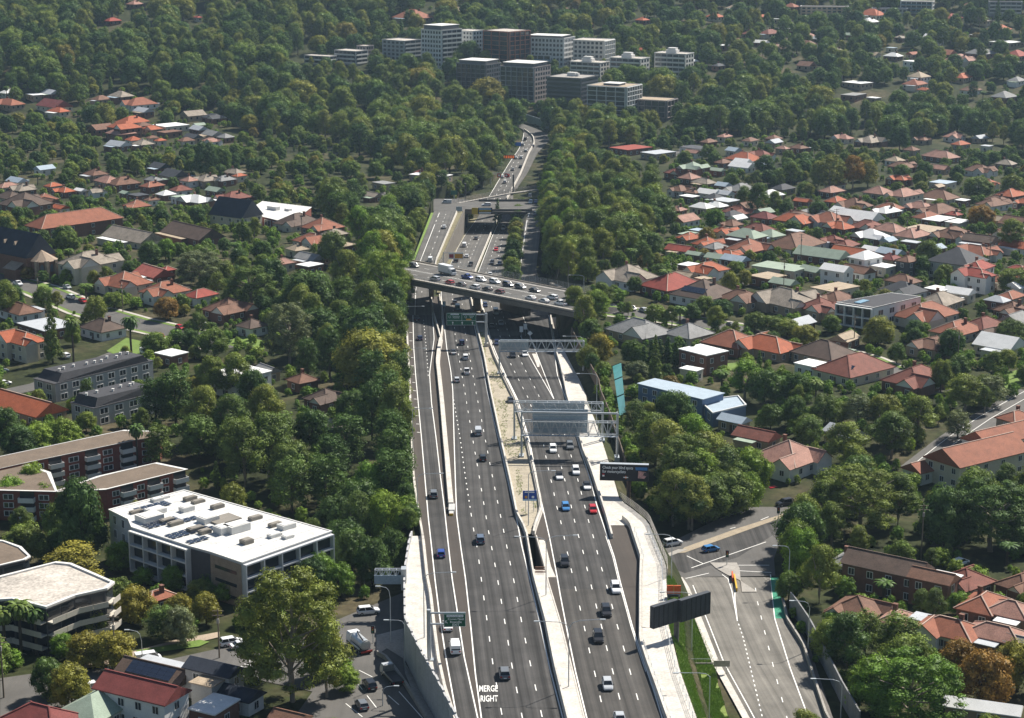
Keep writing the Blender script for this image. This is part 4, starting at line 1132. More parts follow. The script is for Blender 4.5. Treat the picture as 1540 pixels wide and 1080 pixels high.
def house(cx, cy, wpx, roof='terra', kind='cross', wall=None, rot=None, st=1, asp=None, solar=False, chim=None, label=None, name=None, w=None, d=None, pitch=None, cat='house', det=None):
    """cx, cy: picture position of the middle of the roof's eaves; wpx: width in the picture"""
    r = random.Random(int(cx * 31 + cy * 17))
    he = 3.1 if st == 1 else 5.9
    if kind == 'flat': he = 3.4 if st == 1 else 6.2
    g = gp(cx, cy, he)
    s = F / proj(g)[2]
    if rot is None: rot = -45 + r.uniform(-7, 7)
    ra = RAD(rot)
    asp = asp or r.choice([r.uniform(.58, .78), r.uniform(1.25, 1.6), r.uniform(.8, 1.1)])
    if w is None:
        # projected width of a rotated rectangle
        c_, s_ = abs(math.cos(ra)), abs(math.sin(ra))
        w = 1.16 * (wpx / s) / (c_ + s_ * asp) ; w = min(max(w, 4.0), 34.0); d = w * asp
    if wall is None: wall = r.choice(['brick','brick','cream','white','tan'])
    wm = WALLM[wall]
    Z = gz(g.x, g.y)
    root = empty(name or ('house' if cat == 'house' else cat), (g.x, g.y, Z), ra)
    note_building(g.x, g.y, max(w, d) * .55, cx, cy, wpx)
    mw = MB(); mr_ = MB(); caps = []; far = cy < 215 if det is None else not det
    h = min(w, d) / 2 * (pitch or .62)
    if kind == 'flat':
        mw.box(-w/2, w/2, -d/2, d/2, -2.5, he)
        mr_.box(-w/2-.25, w/2+.25, -d/2-.25, d/2+.25, he, he+.25)
    else:
        mw.box(-w/2, w/2, -d/2, d/2, -2.5, he)
        g_ = kind == 'gable'
        caps = hip_roof(mr_, w, d, he, h, .5, .2, g_)
        if g_:
            if w >= d:
                for sx in (-1, 1): mw.add([(sx*w/2,-d/2,he),(sx*w/2,d/2,he),(sx*w/2,0,he+h*(d/2)/(d/2+.5))], [(0,1,2) if sx > 0 else (2,1,0)])
            else:
                for sy in (-1, 1): mw.add([(-w/2,sy*d/2,he),(w/2,sy*d/2,he),(0,sy*d/2,he+h*(w/2)/(w/2+.5))], [(0,1,2) if sy > 0 else (2,1,0)])
    gab = None
    gabs = []
    def wing(W, D, ang, side, pr, frac):
        """gabled wing on the side whose outward normal is -y turned by ang"""
        c_, s_ = math.cos(ang), math.sin(ang)
        def R(p): return (p[0]*c_ - p[1]*s_, p[0]*s_ + p[1]*c_, p[2])
        ww = W * frac; x0 = side * (W/2 - ww/2); y0 = -D/2 - pr; gh = ww/2 * .72
        vs = [R(p) for p in ((x0-ww/2,y0,-2.5),(x0+ww/2,y0,-2.5),(x0+ww/2,-D/2+.05,-2.5),(x0-ww/2,-D/2+.05,-2.5),(x0-ww/2,y0,he),(x0+ww/2,y0,he),(x0+ww/2,-D/2+.05,he),(x0-ww/2,-D/2+.05,he))]
        mw.add(vs, [(0,3,2,1),(4,5,6,7),(0,1,5,4),(1,2,6,5),(2,3,7,6),(3,0,4,7)])
        o_ = .35; back = min(-D/2 + gh / .62 + .6, 0); a = ww/2 + o_; zz = he + gh + .12
        P = [(x0-a,y0-o_,he-.05),(x0+a,y0-o_,he-.05),(x0,y0-o_,zz),(x0-a,-D/2+.2,he-.05),(x0+a,-D/2+.2,he-.05),(x0,back,zz),(x0-a,y0-o_,he-.25),(x0+a,y0-o_,he-.25),(x0,y0-o_,zz-.2)]
        mr_.add([R(p) for p in P], [(0,2,5,3),(2,1,4,5),(6,8,2,0),(8,7,1,2)])
        caps.append((R((x0,y0-o_,zz)), R((x0,back,zz))))
        gabs.append(MB().add([R(p) for p in ((x0-ww/2,y0-.02,he),(x0+ww/2,y0-.02,he),(x0,y0-.02,he+gh))], [(0,1,2)]))
        return x0, y0
    if kind == 'cross' and w > 7:
        wx, wy = wing(w, d, 0.0, r.choice([-1, 1]), r.uniform(1.2, 2.6), r.uniform(.40, .55)); gab = True
        if r.random() < .6: wing(d, w, math.pi/2, r.choice([-1, 1]), r.uniform(.8, 2.2), r.uniform(.38, .5))
        if r.random() < .4: wing(w, d, math.pi, r.choice([-1, 1]), r.uniform(1.0, 3.0), r.uniform(.35, .5))
    mw.build('wall', wm, root)
    ro = mr_.build('roof', ROOF[roof], root)
    for q in gabs: q.build('gable', M_TRIM, root)
    if caps and not far and roof not in ('white','lgrey','bluegrey','navy','dgrey','green'):
        cm = MB()
        for p, q in caps: cm.bar(V3(p) + V3((0,0,.04)), V3(q) + V3((0,0,.04)), .26, .12)
        cm.build('ridge_caps', M_RIDGE if roof in ('orange','terra','red','pink','salmon') else ROOF[roof], ro)
    # rear extension or verandah under its own low roof
    if cat == 'house' and kind != 'flat' and w > 8 and r.random() < .62:
        sd = r.choice([-1, 1]); ew, ed = w * r.uniform(.4, .7), r.uniform(2.6, 4.2); ex = r.uniform(-.2, .2) * w
        y0, y1 = (d/2 - .2, d/2 + ed) if sd > 0 else (-d/2 - ed, -d/2 + .2)
        if not (sd < 0 and kind == 'cross'):
            x_ = MB().box(ex-ew/2, ex+ew/2, y0, y1, -2.5, he*.86).build('extension', wm, root)
            MB().box(ex-ew/2-.3, ex+ew/2+.3, y0-.3 if sd < 0 else y0, y1+.3 if sd > 0 else y1, he*.86+.003, he*.86+.18).build('extension_roof', ROOF[r.choice(['white','lgrey','lgrey','green','tan','bluegrey'])], x_)
    # windows on the sides turned to the camera
    fl = [1.6] if st == 1 else [1.5, 4.4]
    sides = []
    ca, sa = math.cos(ra), math.sin(ra)
    view = V3((-g.x, -g.y, 0)).normalized()
    for nx, ny, L, half in ((0,-1,w,d/2),(1,0,d,w/2),(-1,0,d,w/2),(0,1,w,d/2)):
        wn = V3((nx*ca - ny*sa, nx*sa + ny*ca, 0))
        if wn.dot(view) > .25: sides.append((nx, ny, L, half))
    for nx, ny, L, half in sides[:2]:
        n = max(1, min(4, int(L / 3.6)))
        for z in fl:
            for k in range(n):
                t = (k + .5) / n * L - L / 2
                if gab is not None and ny == -1 and abs(t - wx) < 1.6: off = half + (abs(wy) - d/2) ; 
                else: off = half
                if nx == 0: x, y, rz = t, ny * (off + .03), 0 if ny < 0 else math.pi
                else: x, y, rz = nx * (off + .03), t, math.pi/2 * nx
                add_window(root, x, y, z, rz, not far)
    if sides and not far:
        nx, ny, L, half = sides[0]
        if nx == 0: obj('door', ME_DOOR, root, (L*.08, ny*(half+.04), 0.05))
        else: obj('door', ME_DOOR, root, (nx*(half+.04), L*.08, .05), math.pi/2)
    if chim is None: chim = kind in ('cross','hip') and r.random() < .6
    if chim: obj('chimney', ME_CHIM['white' if chim == 'white' else 'brick'], ro, (w*.18*r.choice([-1,1]), d*.12, he + h*.85))
    if solar and kind != 'flat':
        # array lying on the roof plane that faces the camera side
        nx, ny, L, half = sides[0] if sides else (0,-1,w,d/2)
        sl = math.atan2(h, min(w, d)/2 + .5)
        for i in range(6):
            for j in range(3):
                t = (i - 2.5) * 1.66; u = .3 + j * .94 * math.cos(sl) / (half + .5)
                off = (half + .5) * (1 - u); z = he + h * u + .12
                e = obj('solar_panel', ME_SOL, ro)
                if nx == 0: e.location = (t, ny*off, z); e.rotation_euler = (sl - math.pi/2 if ny < 0 else math.pi/2 - sl, 0, 0)
                else: e.location = (nx*off, t, z); e.rotation_euler = (sl - math.pi/2, 0, math.pi/2*nx)
    HOUSES.append((root, cx, cy, roof, kind, wall, st, solar, w, label, cat))
    return root
HOUSES = []
RN = {'orange':'bright orange tiled','terra':'terracotta tiled','red':'red tiled','pink':'pale pinkish tiled','brown':'brown tiled','redbrown':'red-brown tiled','dbrown':'dark brown tiled','maroon':'maroon tiled','tan':'tan','grey':'grey','lgrey':'pale grey metal','dgrey':'charcoal','white':'white','green':'grey-green metal','navy':'navy','bluegrey':'blue-grey metal','greybrown':'weathered grey-brown','salmon':'salmon red'}
def house_zone(x, y):
    if x < 600:
        if y < 60: return 'on far left hillside'
        if y < 235: return 'among upper left woods'
        if y < 330: return 'behind the school at left'
        if y < 520: return 'around church street at left'
        if y < 700: return 'near brick flats at left'
        return 'bottom left'
    if x < 1000 and y < 235: return 'beyond the distant apartments'
    if x < 815: return 'left of far freeway'
    if y < 160: return 'on far right hillside'
    if y < 270: return 'behind big rusty tree at right'
    if y < 345: return 'in upper right suburb rows'
    if y < 420: return 'in middle right suburb rows'
    if y < 600: return 'on right street behind noise screen'
    if y < 760: return 'near side street at right'
    return 'bottom right'
def label_houses():
    grp = {}
    for h in HOUSES:
        root, cx, cy, roof, kind, wall, st, solar, w, label, cat = h
        if label: tag(root, label, cat if cat != 'house' else 'house', None); continue
        d = '%s %s-roofed %s' % (RN[roof], {'cross':'gable-fronted hip','hip':'hip','gable':'gable','flat':'flat'}[kind], 'shed' if cat == 'shed' else 'house')
        if solar: d += ' with solar panels'
        grp.setdefault((d, house_zone(cx, cy), cat), []).append(h)
    for (d, z, cat), L in grp.items():
        L.sort(key=lambda h: h[1])
        for i, h in enumerate(L):
            lab = d + ('' if len(L) == 1 else ', %s from left' % ordw(i)) + ', ' + z
            tag(h[0], lab, cat, 'sheds' if cat == 'shed' else 'suburban houses')

# ---- buildings from their roof outline in the picture
def winding(P):
    return sum((P[i].x * P[(i+1) % len(P)].y - P[(i+1) % len(P)].x * P[i].y) for i in range(len(P)))
def poly_building(name, label, P, H, wall, roof, cat='building', parapet=.45, px=None, over=.2, drop=3.0, pm=None):
    """P: world roof corners (any z); returns root, local corners (counter clockwise), Z"""
    if winding(P) < 0: P = P[::-1]
    c = sum((V3((p.x, p.y, 0)) for p in P), V3((0, 0, 0))) / len(P)
    Z = sum(p.z for p in P) / len(P) - H
    root = empty(name, (c.x, c.y, Z)); tag(root, label, cat)
    L = [(p.x - c.x, p.y - c.y) for p in P]
    MB().prism(L, -drop, H).build('wall', wall, root)
    # roof slab inset and parapet ring
    cen = V3((0, 0, 0))
    def grow(k): 
        out = []
        for x, y in L:
            v = V3((x, y, 0)); n = v.length; out.append(tuple((v * ((n + k) / n))[:2]))
        return out
    G = grow(over)
    rf = MB().prism(G, H + .004, H + .16).build('roof', roof, root)
    if parapet:
        I = grow(-.3); n = len(G); mb = MB(); vs = []
        for (x, y) in G: vs += [(x, y, H + .16), (x, y, H + parapet)]
        for (x, y) in I: vs += [(x, y, H + .16), (x, y, H + parapet)]
        fs = []
        for i in range(n):
            j = (i + 1) % n; a, b, cc, dd = 2*i, 2*j, 2*n + 2*i, 2*n + 2*j
            fs += [(a, b, b+1, a+1), (a+1, b+1, dd+1, cc+1), (dd, cc, cc+1, dd+1)]
        mb.add(vs, fs).build('parapet', pm or M_SLAB, rf)
    X0 = c.x; Y0_ = c.y
    rad = max(math.hypot(x, y) for x, y in L)
    for x, y in L + [(0, 0)] + [((a[0]+b[0])/2, (a[1]+b[1])/2) for a, b in zip(L, L[1:] + L[:1])]: note_building(X0 + x * .8, Y0_ + y * .8, rad * .42)
    pr = [proj((c.x + x, c.y + y, Z + H)) for x, y in L]
    xs = [q[0] for q in pr]; ys = [q[1] for q in pr]
    d = proj((c.x, c.y, Z))[1]
    HOUSE_PX.append(((min(xs)+max(xs))/2, (min(ys)+max(ys))/2 + 5, max(xs)-min(xs), max(ys) + H * F / pr[0][2] * .4, c.y))
    return root, L, Z
def facade(root, L, i, H, floors, bays, style='win', z0=0.4, slab=None, glass=None, wallm=None, marg=.8, depth=1.3, frame=True, fill=.62, every=1):
    """windows or balconies on wall edge i"""
    a = V3((*L[i], 0)); b = V3((*L[(i+1) % len(L)], 0)); d = (b - a); n_len = d.length; d.normalize()
    nrm = V3((d.y, -d.x, 0)); rz = math.atan2(d.y, d.x)
    fh = (H - z0) / floors; bw = (n_len - 2*marg) / bays
    if style == 'win':
        for f in range(floors):
            for k in range(bays):
                p = a + d * (marg + bw * (k + .5)) + nrm * .035
                add_window(root, p.x, p.y, z0 + fh * (f + .52), rz, frame, bw * fill / 1.24, fh * .56 / 1.36)
    elif style == 'strip':
        me = MB().box(-n_len/2 + marg, n_len/2 - marg, -.04, .04, -fh*.27, fh*.27).mesh('window_strip', glass or M_GLASS)
        mid = (a + b) / 2 + nrm * .03
        for f in range(floors): obj('window_strip', me, root, (mid.x, mid.y, z0 + fh * (f + .55)), rz)
    elif style in ('balc', 'glass'):
        # projecting slabs with rails, dark glazed bays behind
        gm = MB().box(-bw/2*.9, bw/2*.9, -.05, .05, -fh*.38, fh*.38).mesh('glazed_bay', glass or M_GLASS)
        sm = MB().box(-bw/2*.98, bw/2*.98, -depth, 0, -.12, .12).box(-bw/2*.98, bw/2*.98, -depth, -depth+.08, .12, 1.0).mesh('balcony', slab or M_SLAB)
        fin = MB().box(-.09, .09, -depth, 0, 0, fh*.98).mesh('fin', slab or M_SLAB)
        for f in range(floors):
            for k in range(bays):
                p = a + d * (marg + bw * (k + .5)) + nrm * .03
                obj('glazed_bay', gm, root, (p.x, p.y, z0 + fh * (f + .52)), rz)
                if style == 'balc' and k % every == 0: obj('balcony', sm, root, (p.x, p.y, z0 + fh * f + .1), rz)
    if style == 'grid':
        # frame of slabs and columns in front of dark recessed glass
        gm = MB().box(-n_len/2+marg, n_len/2-marg, -.04, .04, 0, H - z0).mesh('glazing', glass or M_GLASS)
        mid = (a + b) / 2 + nrm * .03; g_ = obj('glazing', gm, root, (mid.x, mid.y, z0), rz)
        sm = MB().box(-n_len/2+marg*.6, n_len/2-marg*.6, -depth, 0, -.16, .16).mesh('floor_slab', slab or M_SLAB)
        for f in range(floors + 1): obj('floor_slab', sm, root, (mid.x, mid.y, z0 + fh * f), rz)
        cm = MB().box(-.16, .16, -depth*1.02, 0, 0, H - z0).mesh('column', slab or M_SLAB)
        for k in range(bays + 1):
            p = a + d * (marg + bw * k) + nrm * .02; obj('column', cm, root, (p.x, p.y, z0), rz)
def plant(root, boxes, H, m=None, name='roof_unit'):
    for x, y, w, d, h, rz in boxes: obj(name, MB().box(-w/2,w/2,-d/2,d/2,0,h).mesh(name, m or M_SLAB), root, (x, y, H + .17), rz)
def rect_building(name, label, cx, cy, w, d, H, rot, wall, roof, **kw):
    g = gp(cx, cy, H); c, s = math.cos(RAD(rot)), math.sin(RAD(rot))
    P = [V3((g.x + x*c - y*s, g.y + x*s + y*c, g.z)) for x, y in ((-w/2,-d/2),(w/2,-d/2),(w/2,d/2),(-w/2,d/2))]
    return poly_building(name, label, P, H, wall, roof, **kw)
def from_px(pts, H): return [gp(x, y, H) for x, y in pts]
# ---------------------------------------------------------------- landmark buildings
M_WROOF = mat('roof_membrane', (.58,.575,.55), .7, .22, .25)
M_BROOF = mat('roof_bitumen', (.15,.115,.085), .95, .22, .3)
M_DROOF = mat('roof_dark', (.05,.05,.055), .9, .2, .4)
M_GROOF = mat('roof_gravel', (.44,.40,.35), .95, .42, .22)
# white roofed apartment block, bottom left
H = 10.5
P = [(164,772),(277,738.6),(498,801),(363,842),(316,828),(287,821),(199,796),(194,786)]
root, L, Z = poly_building('apartment_block', 'large white flat-roofed apartment block with solar panels, bottom left', from_px(P, H), H, mat('wall_pale', (.50,.51,.52), .8, .07, .4), M_WROOF, parapet=.3, over=.25)
def edge_of(L, root, p, q, H):
    """index of the wall edge nearest to two roof pixels"""
    best = None; o = V3(root.location)
    for i in range(len(L)):
        a = proj((o.x + L[i][0], o.y + L[i][1], o.z + H)); b = proj((o.x + L[(i+1) % len(L)][0], o.y + L[(i+1) % len(L)][1], o.z + H))
        e = min(abs(a[0]-p[0])+abs(a[1]-p[1])+abs(b[0]-q[0])+abs(b[1]-q[1]), abs(a[0]-q[0])+abs(a[1]-q[1])+abs(b[0]-p[0])+abs(b[1]-p[1]))
        if best is None or e < best[0]: best = (e, i)
    return best[1]
i = edge_of(L, root, P[5], P[6], H); facade(root, L, i, H - .4, 3, 4, 'grid', z0=1.2, depth=1.3, marg=.3)
i = edge_of(L, root, P[2], P[3], H); facade(root, L, i, H - .4, 3, 5, 'grid', z0=1.2, depth=1.1, marg=.3, slab=MATS['wall_pale'])
i = edge_of(L, root, P[3], P[4], H)
a, b = V3((*L[i],0)), V3((*L[(i+1)%len(L)],0)); d = (b-a); n_ = V3((d.y,-d.x,0)).normalized(); rz = math.atan2(d.y, d.x); mid = (a+b)/2 + n_*.06
obj('cladding', MB().box(-d.length/2*.985, d.length/2*.985, -.05, .05, -2, H - .3).mesh('cladding', WALLM['stone']), root, (mid.x, mid.y, 0), rz)
for z in (2.4, 5.2, 8.0): obj('window_slot', MB().box(-d.length*.34, d.length*.34, -.04, .04, -.35, .35).mesh('window_slot', M_GLASS), root, (mid.x + n_.x*.1, mid.y + n_.y*.1, z), rz)
i = edge_of(L, root, P[4], P[5], H)
a, b = V3((*L[i],0)), V3((*L[(i+1)%len(L)],0)); d = (b-a); n_ = V3((d.y,-d.x,0)).normalized(); mid = (a+b)/2 + n_*.05
obj('cladding', MB().box(-d.length/2*.98, d.length/2*.98, -.05, .05, -2, H - .3).mesh('cladding', WALLM['dark']), root, (mid.x, mid.y, 0), math.atan2(d.y, d.x))
i = edge_of(L, root, P[0], P[7], H)
facade(root, L, i, H, 3, 2, 'win', z0=1, fill=.3)
def roof_spot(root, px, py, H):
    g = hit(px, py, 0, lambda x, y: root.location.z + H); return g.x - root.location.x, g.y - root.location.y
dirx = math.atan2(*(lambda v: (v.y, v.x))(V3((*L[edge_of(L, root, P[0], P[1], H)], 0)) - V3((*L[(edge_of(L, root, P[0], P[1], H)+1) % len(L)], 0))))
for (x, y, w, dd, hh, dark) in ((234,772,4,3,1.0,0),(281,769,3,2,1,0),(313,785,4,3,1.2,0),(251,786,3.2,1.6,.7,1),(264,790,3.2,1.6,.7,1),(286,753,3,1.5,.8,1),(298,757,3,1.5,.6,1),(327,765,3,1.5,.8,1),(384,782,3,1.5,.7,1),(414,792,3,1.5,.7,1),(294,799,3.5,1.8,.8,1),(308,803,2.6,1.6,.8,1),(356,799,5,3.4,1.6,0),(335,802,3,3,1.5,0),(431,795,3.5,2.4,1,0),(413,808,3,1.6,.7,0),(433,810,2.4,1.6,.6,0),(371,818,2.4,2,.9,1),(205,772,3,1.4,.5,1),(236,754,2.6,1.6,.6,0),(248,750,2,1.4,.5,0),(225,783,5,4,1.3,0)):
    lx, ly = roof_spot(root, x, y, H); obj('roof_unit', MB().box(-w/2,w/2,-dd/2,dd/2,0,hh).box(-w/2*.8,w/2*.8,-dd/2*.8,dd/2*.8,hh,hh+.1).mesh('roof_unit', mat('unit_taupe', (.22,.20,.17), .8, .1) if dark else M_SLAB), root, (lx, ly, H + .17), dirx)
for k in range(12):
    a_ = V3((*roof_spot(root, lerp(172,372,k/11.0)*1.0, lerp(769,840,k/11.0), H), H + .175)); b_ = V3((*roof_spot(root, lerp(283,494,k/11.0), lerp(741,801,k/11.0), H), H + .175))
    MB().bar(a_.lerp(b_, .06), a_.lerp(b_, .97), .10, .05).build('roof_seam', mat('seam_grey', (.42,.42,.41), .8, .1), root)
me = MB().box(-.74,.74,-.42,.42,-.03,.03).mesh('solar_panel', M_SOLAR)
for (x, y, nx, ny) in ((232,762,5,3),(246,786,5,3),(285,800,6,3),(300,812,3,2),(280,783,4,2),(322,794,3,2)):
    lx, ly = roof_spot(root, x, y, H)
    for a in range(nx):
        for b in range(ny):
            u, v = (a - nx/2) * 1.72, (b - ny/2) * 1.1
            obj('solar_panel', me, root, (lx + u*math.cos(dirx) - v*math.sin(dirx), ly + u*math.sin(dirx) + v*math.cos(dirx), H + .45), dirx)
lx, ly = roof_spot(root, 336, 783, H); obj('skylight_frame', MB().box(-3.2,3.2,-2.4,2.4,0,.35).mesh('skylight_frame', mat('unit_taupe', (.22,.20,.17))), root, (lx, ly, H + .17), dirx)

# red brick flats with brown flat roofs
H = 7.0
for P, es, lab in (([(-60,702),(184,647),(243,649),(236,657),(203,662),(40,698),(-60,722)], [((236,657),(203,662),1),((203,662),(40,698),6)], 'rear wing of red brick flats with flat brown roof and white balconies'),
               ([(-60,738),(-60,706),(40,699),(72,711),(84,742)], [((-60,738),(84,742),5)], 'left wing of red brick flats with broad flat brown roof'),
               ([(84,742),(150,717),(233,696),(279,706),(160,738)], [((160,738),(279,706),6)], 'front wing of red brick flats beside white apartment block')):
    root, L, Z = poly_building('brick_flats', lab, from_px(P, H), H, WALLM['redbrick'], M_BROOF, parapet=.22, over=.7)
    root['group'] = 'wings of the red brick flats'
    for p, q, n in es:
        i = edge_of(L, root, p, q, H); facade(root, L, i, H - .5, 3, n, 'win', z0=.4, fill=.5)
        a, b = V3((*L[i],0)), V3((*L[(i+1)%len(L)],0)); d = (b-a); n_ = V3((d.y,-d.x,0)).normalized(); rz = math.atan2(d.y, d.x)
        bm_ = MB().box(-1.9,1.9,-1.3,0,-.12,.12).box(-1.9,1.9,-1.3,-1.2,.12,1.05).box(-1.9,-1.8,-1.3,0,.12,1.05).box(1.8,1.9,-1.3,0,.12,1.05).mesh('balcony', M_SLAB)
        gb = MB().box(-1.7,1.7,-.05,.05,.1,2.3).mesh('glazed_bay', M_GLASS)
        for k in range(1, n, 2):
            for z in (.1, 2.4, 4.6):
                c = a.lerp(b, (k + .5) / n) + n_ * .06; obj('balcony', bm_, root, (c.x, c.y, z), rz); obj('glazed_bay', gb, root, (c.x, c.y, z), rz)
# flats with weathered white roof and curved balconies
H = 10.2
P = [(-70,872),(0,872),(84,853),(106,855),(169,879),(158,887),(111,896),(69,911),(20,900),(-70,905)]
root, L, Z = poly_building('balcony_flats', 'block of flats with weathered white flat roof and dark curved balconies', from_px(P, H), H, WALLM['dark'], M_GROOF, parapet=.5, over=.5)
for p, q, n in ((P[4],P[5],1),(P[5],P[6],2),(P[6],P[7],2),(P[7],P[8],2),(P[8],P[9],3)):
    facade(root, L, edge_of(L, root, p, q, H), H - .3, 4, n, 'balc', z0=-.6, depth=1.6, marg=.05, slab=mat('slab_cream', (.50,.46,.39), .8, .1, .5))
H = 8.5
root, L, Z = poly_building('balcony_flats', 'smaller flats with grey flat roof cut by left edge', from_px([(-60,812),(5,818),(30,826),(44,838),(36,842),(-60,862)], H), H, WALLM['dark'], M_BROOF, parapet=.4, over=.4)
for p, q, n in (((44,838),(36,842),1),((36,842),(-60,862),3)): facade(root, L, edge_of(L, root, p, q, H), H - .3, 3, n, 'balc', z0=-.3, depth=1.4, marg=.1, slab=MATS['slab_cream'])
# dark roofed townhouse rows
for cx, cy, w, d, lab, H in ((142,556,36,10,'long row of dark mansard-roofed townhouses with grey walls', 5.8),(172,598,22,10,'shorter dark-roofed townhouse row in front of the long one', 5.6)):
    root, L, Z = rect_building('townhouse_row', lab, cx, cy, w, d, H, 50, WALLM['grey'], M_DROOF, parapet=.15, over=.35)
    i0 = 0
    for e in range(4):
        a, b = V3((*L[e],0)), V3((*L[(e+1)%4],0)); n_ = V3((b.y-a.y, a.x-b.x, 0)).normalized()
        if n_.y < .2: facade(root, L, e, H, 2, max(1, int((b-a).length/4.5)), 'win', z0=.2, fill=.5)
    c50, s50 = math.cos(RAD(50)), math.sin(RAD(50))
    def inner(k, z, kk): return [(x*kk, y*kk) for x, y in L]
    mb = MB(); A = [(x*.93, y*.93, H + .17) for x, y in L]; B_ = [(x*.84, y*.78, H + 2.4) for x, y in L]
    mb.add(A + B_, [(4,5,6,7)] + [(i, (i+1)%4, 4+(i+1)%4, 4+i) for i in range(4)]); mb.build('mansard_roof', M_DROOF, root)
    for k in range(10 if w > 30 else 6):
        t = (k + .5) / (10 if w > 30 else 6) - .5; x, y = t*w*.8*c50 - rnd.uniform(-2,2)*s50, t*w*.8*s50 + rnd.uniform(-2,2)*c50
        obj('roof_vent', MB().box(-.25,.25,-.25,.25,0,.6).box(-.35,.35,-.35,.35,.6,.75).mesh('roof_vent', M_SLAB), root, (x, y, H + 2.4))
# modern white and dark house on the right
H = 7.2
P = [(1258,456),(1340,439),(1385,446),(1314,466)]
root, L, Z = poly_building('modern_house', 'modern white two-storey house with flat dark roof and glazed front', from_px(P, H), H, WALLM['white'], M_DROOF, parapet=.25, over=.15, cat='house')
facade(root, L, edge_of(L, root, P[0], P[3], H), H - .3, 2, 4, 'grid', z0=.2, depth=1.2, marg=.3, slab=WALLM['white'])
facade(root, L, edge_of(L, root, P[2], P[3], H), H - .6, 2, 4, 'win', z0=.4, fill=.4)
lx, ly = roof_spot(root, 1296, 455, H)
obj('skylight', MB().box(-3,3,-1.2,1.2,0,.3).mesh('skylight', mat('skylight_glass', (.20,.33,.42), .2, .05)), root, (lx, ly, H + .17), RAD(50))
# blue building by the noise screen
H = 5.6
P = [(960,577),(986,569),(1088,592),(1056,602)]
root, L, Z = poly_building('blue_house', 'long blue-walled house with pale grey roof behind the teal screen', from_px(P, H), H, WALLM['blue'], ROOF['bluegrey'], parapet=0, over=.5, cat='house')
facade(root, L, edge_of(L, root, P[0], P[3], H), H - .3, 2, 6, 'win', z0=.3, fill=.4)
H = 3.6; P = [(1052,604),(1110,596),(1122,611),(1072,624)]
root, L, Z = poly_building('blue_annex', 'lower blue annex with planted roof terrace and blue walls', from_px(P, H), H, WALLM['blue'], ROOF['bluegrey'], parapet=.5, over=.2, cat='house')
facade(root, L, edge_of(L, root, P[0], P[3], H), H, 1, 2, 'win', z0=.3, fill=.4)
# church
g = gp(20, 372, 9); root = empty('church', (g.x, g.y, gz(g.x, g.y)), RAD(-40)); tag(root, 'brick church with steep navy roof and round gable window', 'church'); note_building(g.x, g.y, 17, 20, 360, 90); note_building(g.x+10, g.y-8, 12)
w, d, he, h = 34, 13, 8.0, 8.2
mw = MB().box(-w/2,w/2,-d/2,d/2,-3,he)
for sx in (-1, 1): mw.add([(sx*w/2,-d/2,he),(sx*w/2,d/2,he),(sx*w/2,0,he+h)], [(0,1,2) if sx > 0 else (2,1,0)])
mw.build('wall', WALLM['brick'], root)
mr_ = MB(); hip_roof(mr_, w-.6, d, he, h, .4, .25, True); rf = mr_.build('roof', ROOF['navy'], root)
for k in range(4): obj('dormer', MB().add([(-.7,-1.2,0),(.7,-1.2,0),(0,-1.2,1.5),(0,.9,1.5)], [(0,1,2),(0,2,3),(1,3,2)]).mesh('dormer', WALLM['stone']), rf, (-12 + k*6.5, -3.6, he + 3.4))
mb = MB(); mb.add([(w/2+.06, 1.1*math.cos(k*math.pi/6), he+2.6+1.1*math.sin(k*math.pi/6)) for k in range(12)], [list(range(12))]); mb.build('round_window', M_GLASS, root)
mb = MB(); n = 8; ap = []
for k in range(n): t = math.pi*2*k/n + .39; ap.append((w/2 + 1.5 + 5*math.cos(t), 5*math.sin(t)))
MB().prism(ap, -3, 6.5).build('apse_wall', WALLM['brick'], root)
mb = MB(); mb.add([(x + (x-w/2-1.5)*.08, y*1.08, 6.5) for x, y in ap] + [(w/2+.5, 0, 10.2)], [(i, (i+1)%n, n) for i in range(n)]); mb.build('apse_roof', WALLM['stone'], root)
for k in (-1, 0, 6): x, y = ap[k % n]; obj('buttress', MB().box(-.6,.6,-.6,.6,-3,6.9).mesh('buttress', WALLM['stone']), root, (x, y, 0))
for k, t in enumerate((-.39-.39, 0.0, .39+.39)): obj('arched_window', MB().add([(-.7,0,0),(.7,0,0),(.7,0,2),(.4,0,2.7),(0,0,3),(-.4,0,2.7),(-.7,0,2)], [(0,1,2,3,4,5,6)]).mesh('arched_window', mat('stained_glass', (.10,.11,.13), .3, .2, 2)), root, (w/2+1.5+4.75*math.cos(t), 4.75*math.sin(t), 2.6), t + math.pi/2)
MB().box(w/2-9,w/2-2,-d/2-4,-d/2+.1,-3,3.6).build('porch', WALLM['brick'], root); mr_ = MB(); mr_.add([(w/2-9.4,-d/2-4.4,3.6),(w/2-1.6,-d/2-4.4,3.6),(w/2-1.6,-d/2+.4,6),(w/2-9.4,-d/2+.4,6)], [(0,1,2,3)]); mr_.build('porch_roof', WALLM['stone'], root)
# school with long hip roof
house(112, 333, 140, 'terra', 'hip', 'brick', 45, 2, w=40, d=13, pitch=.7, chim=False, label='long two-storey brick school with terracotta hip roof beside church', name='school', cat='school')
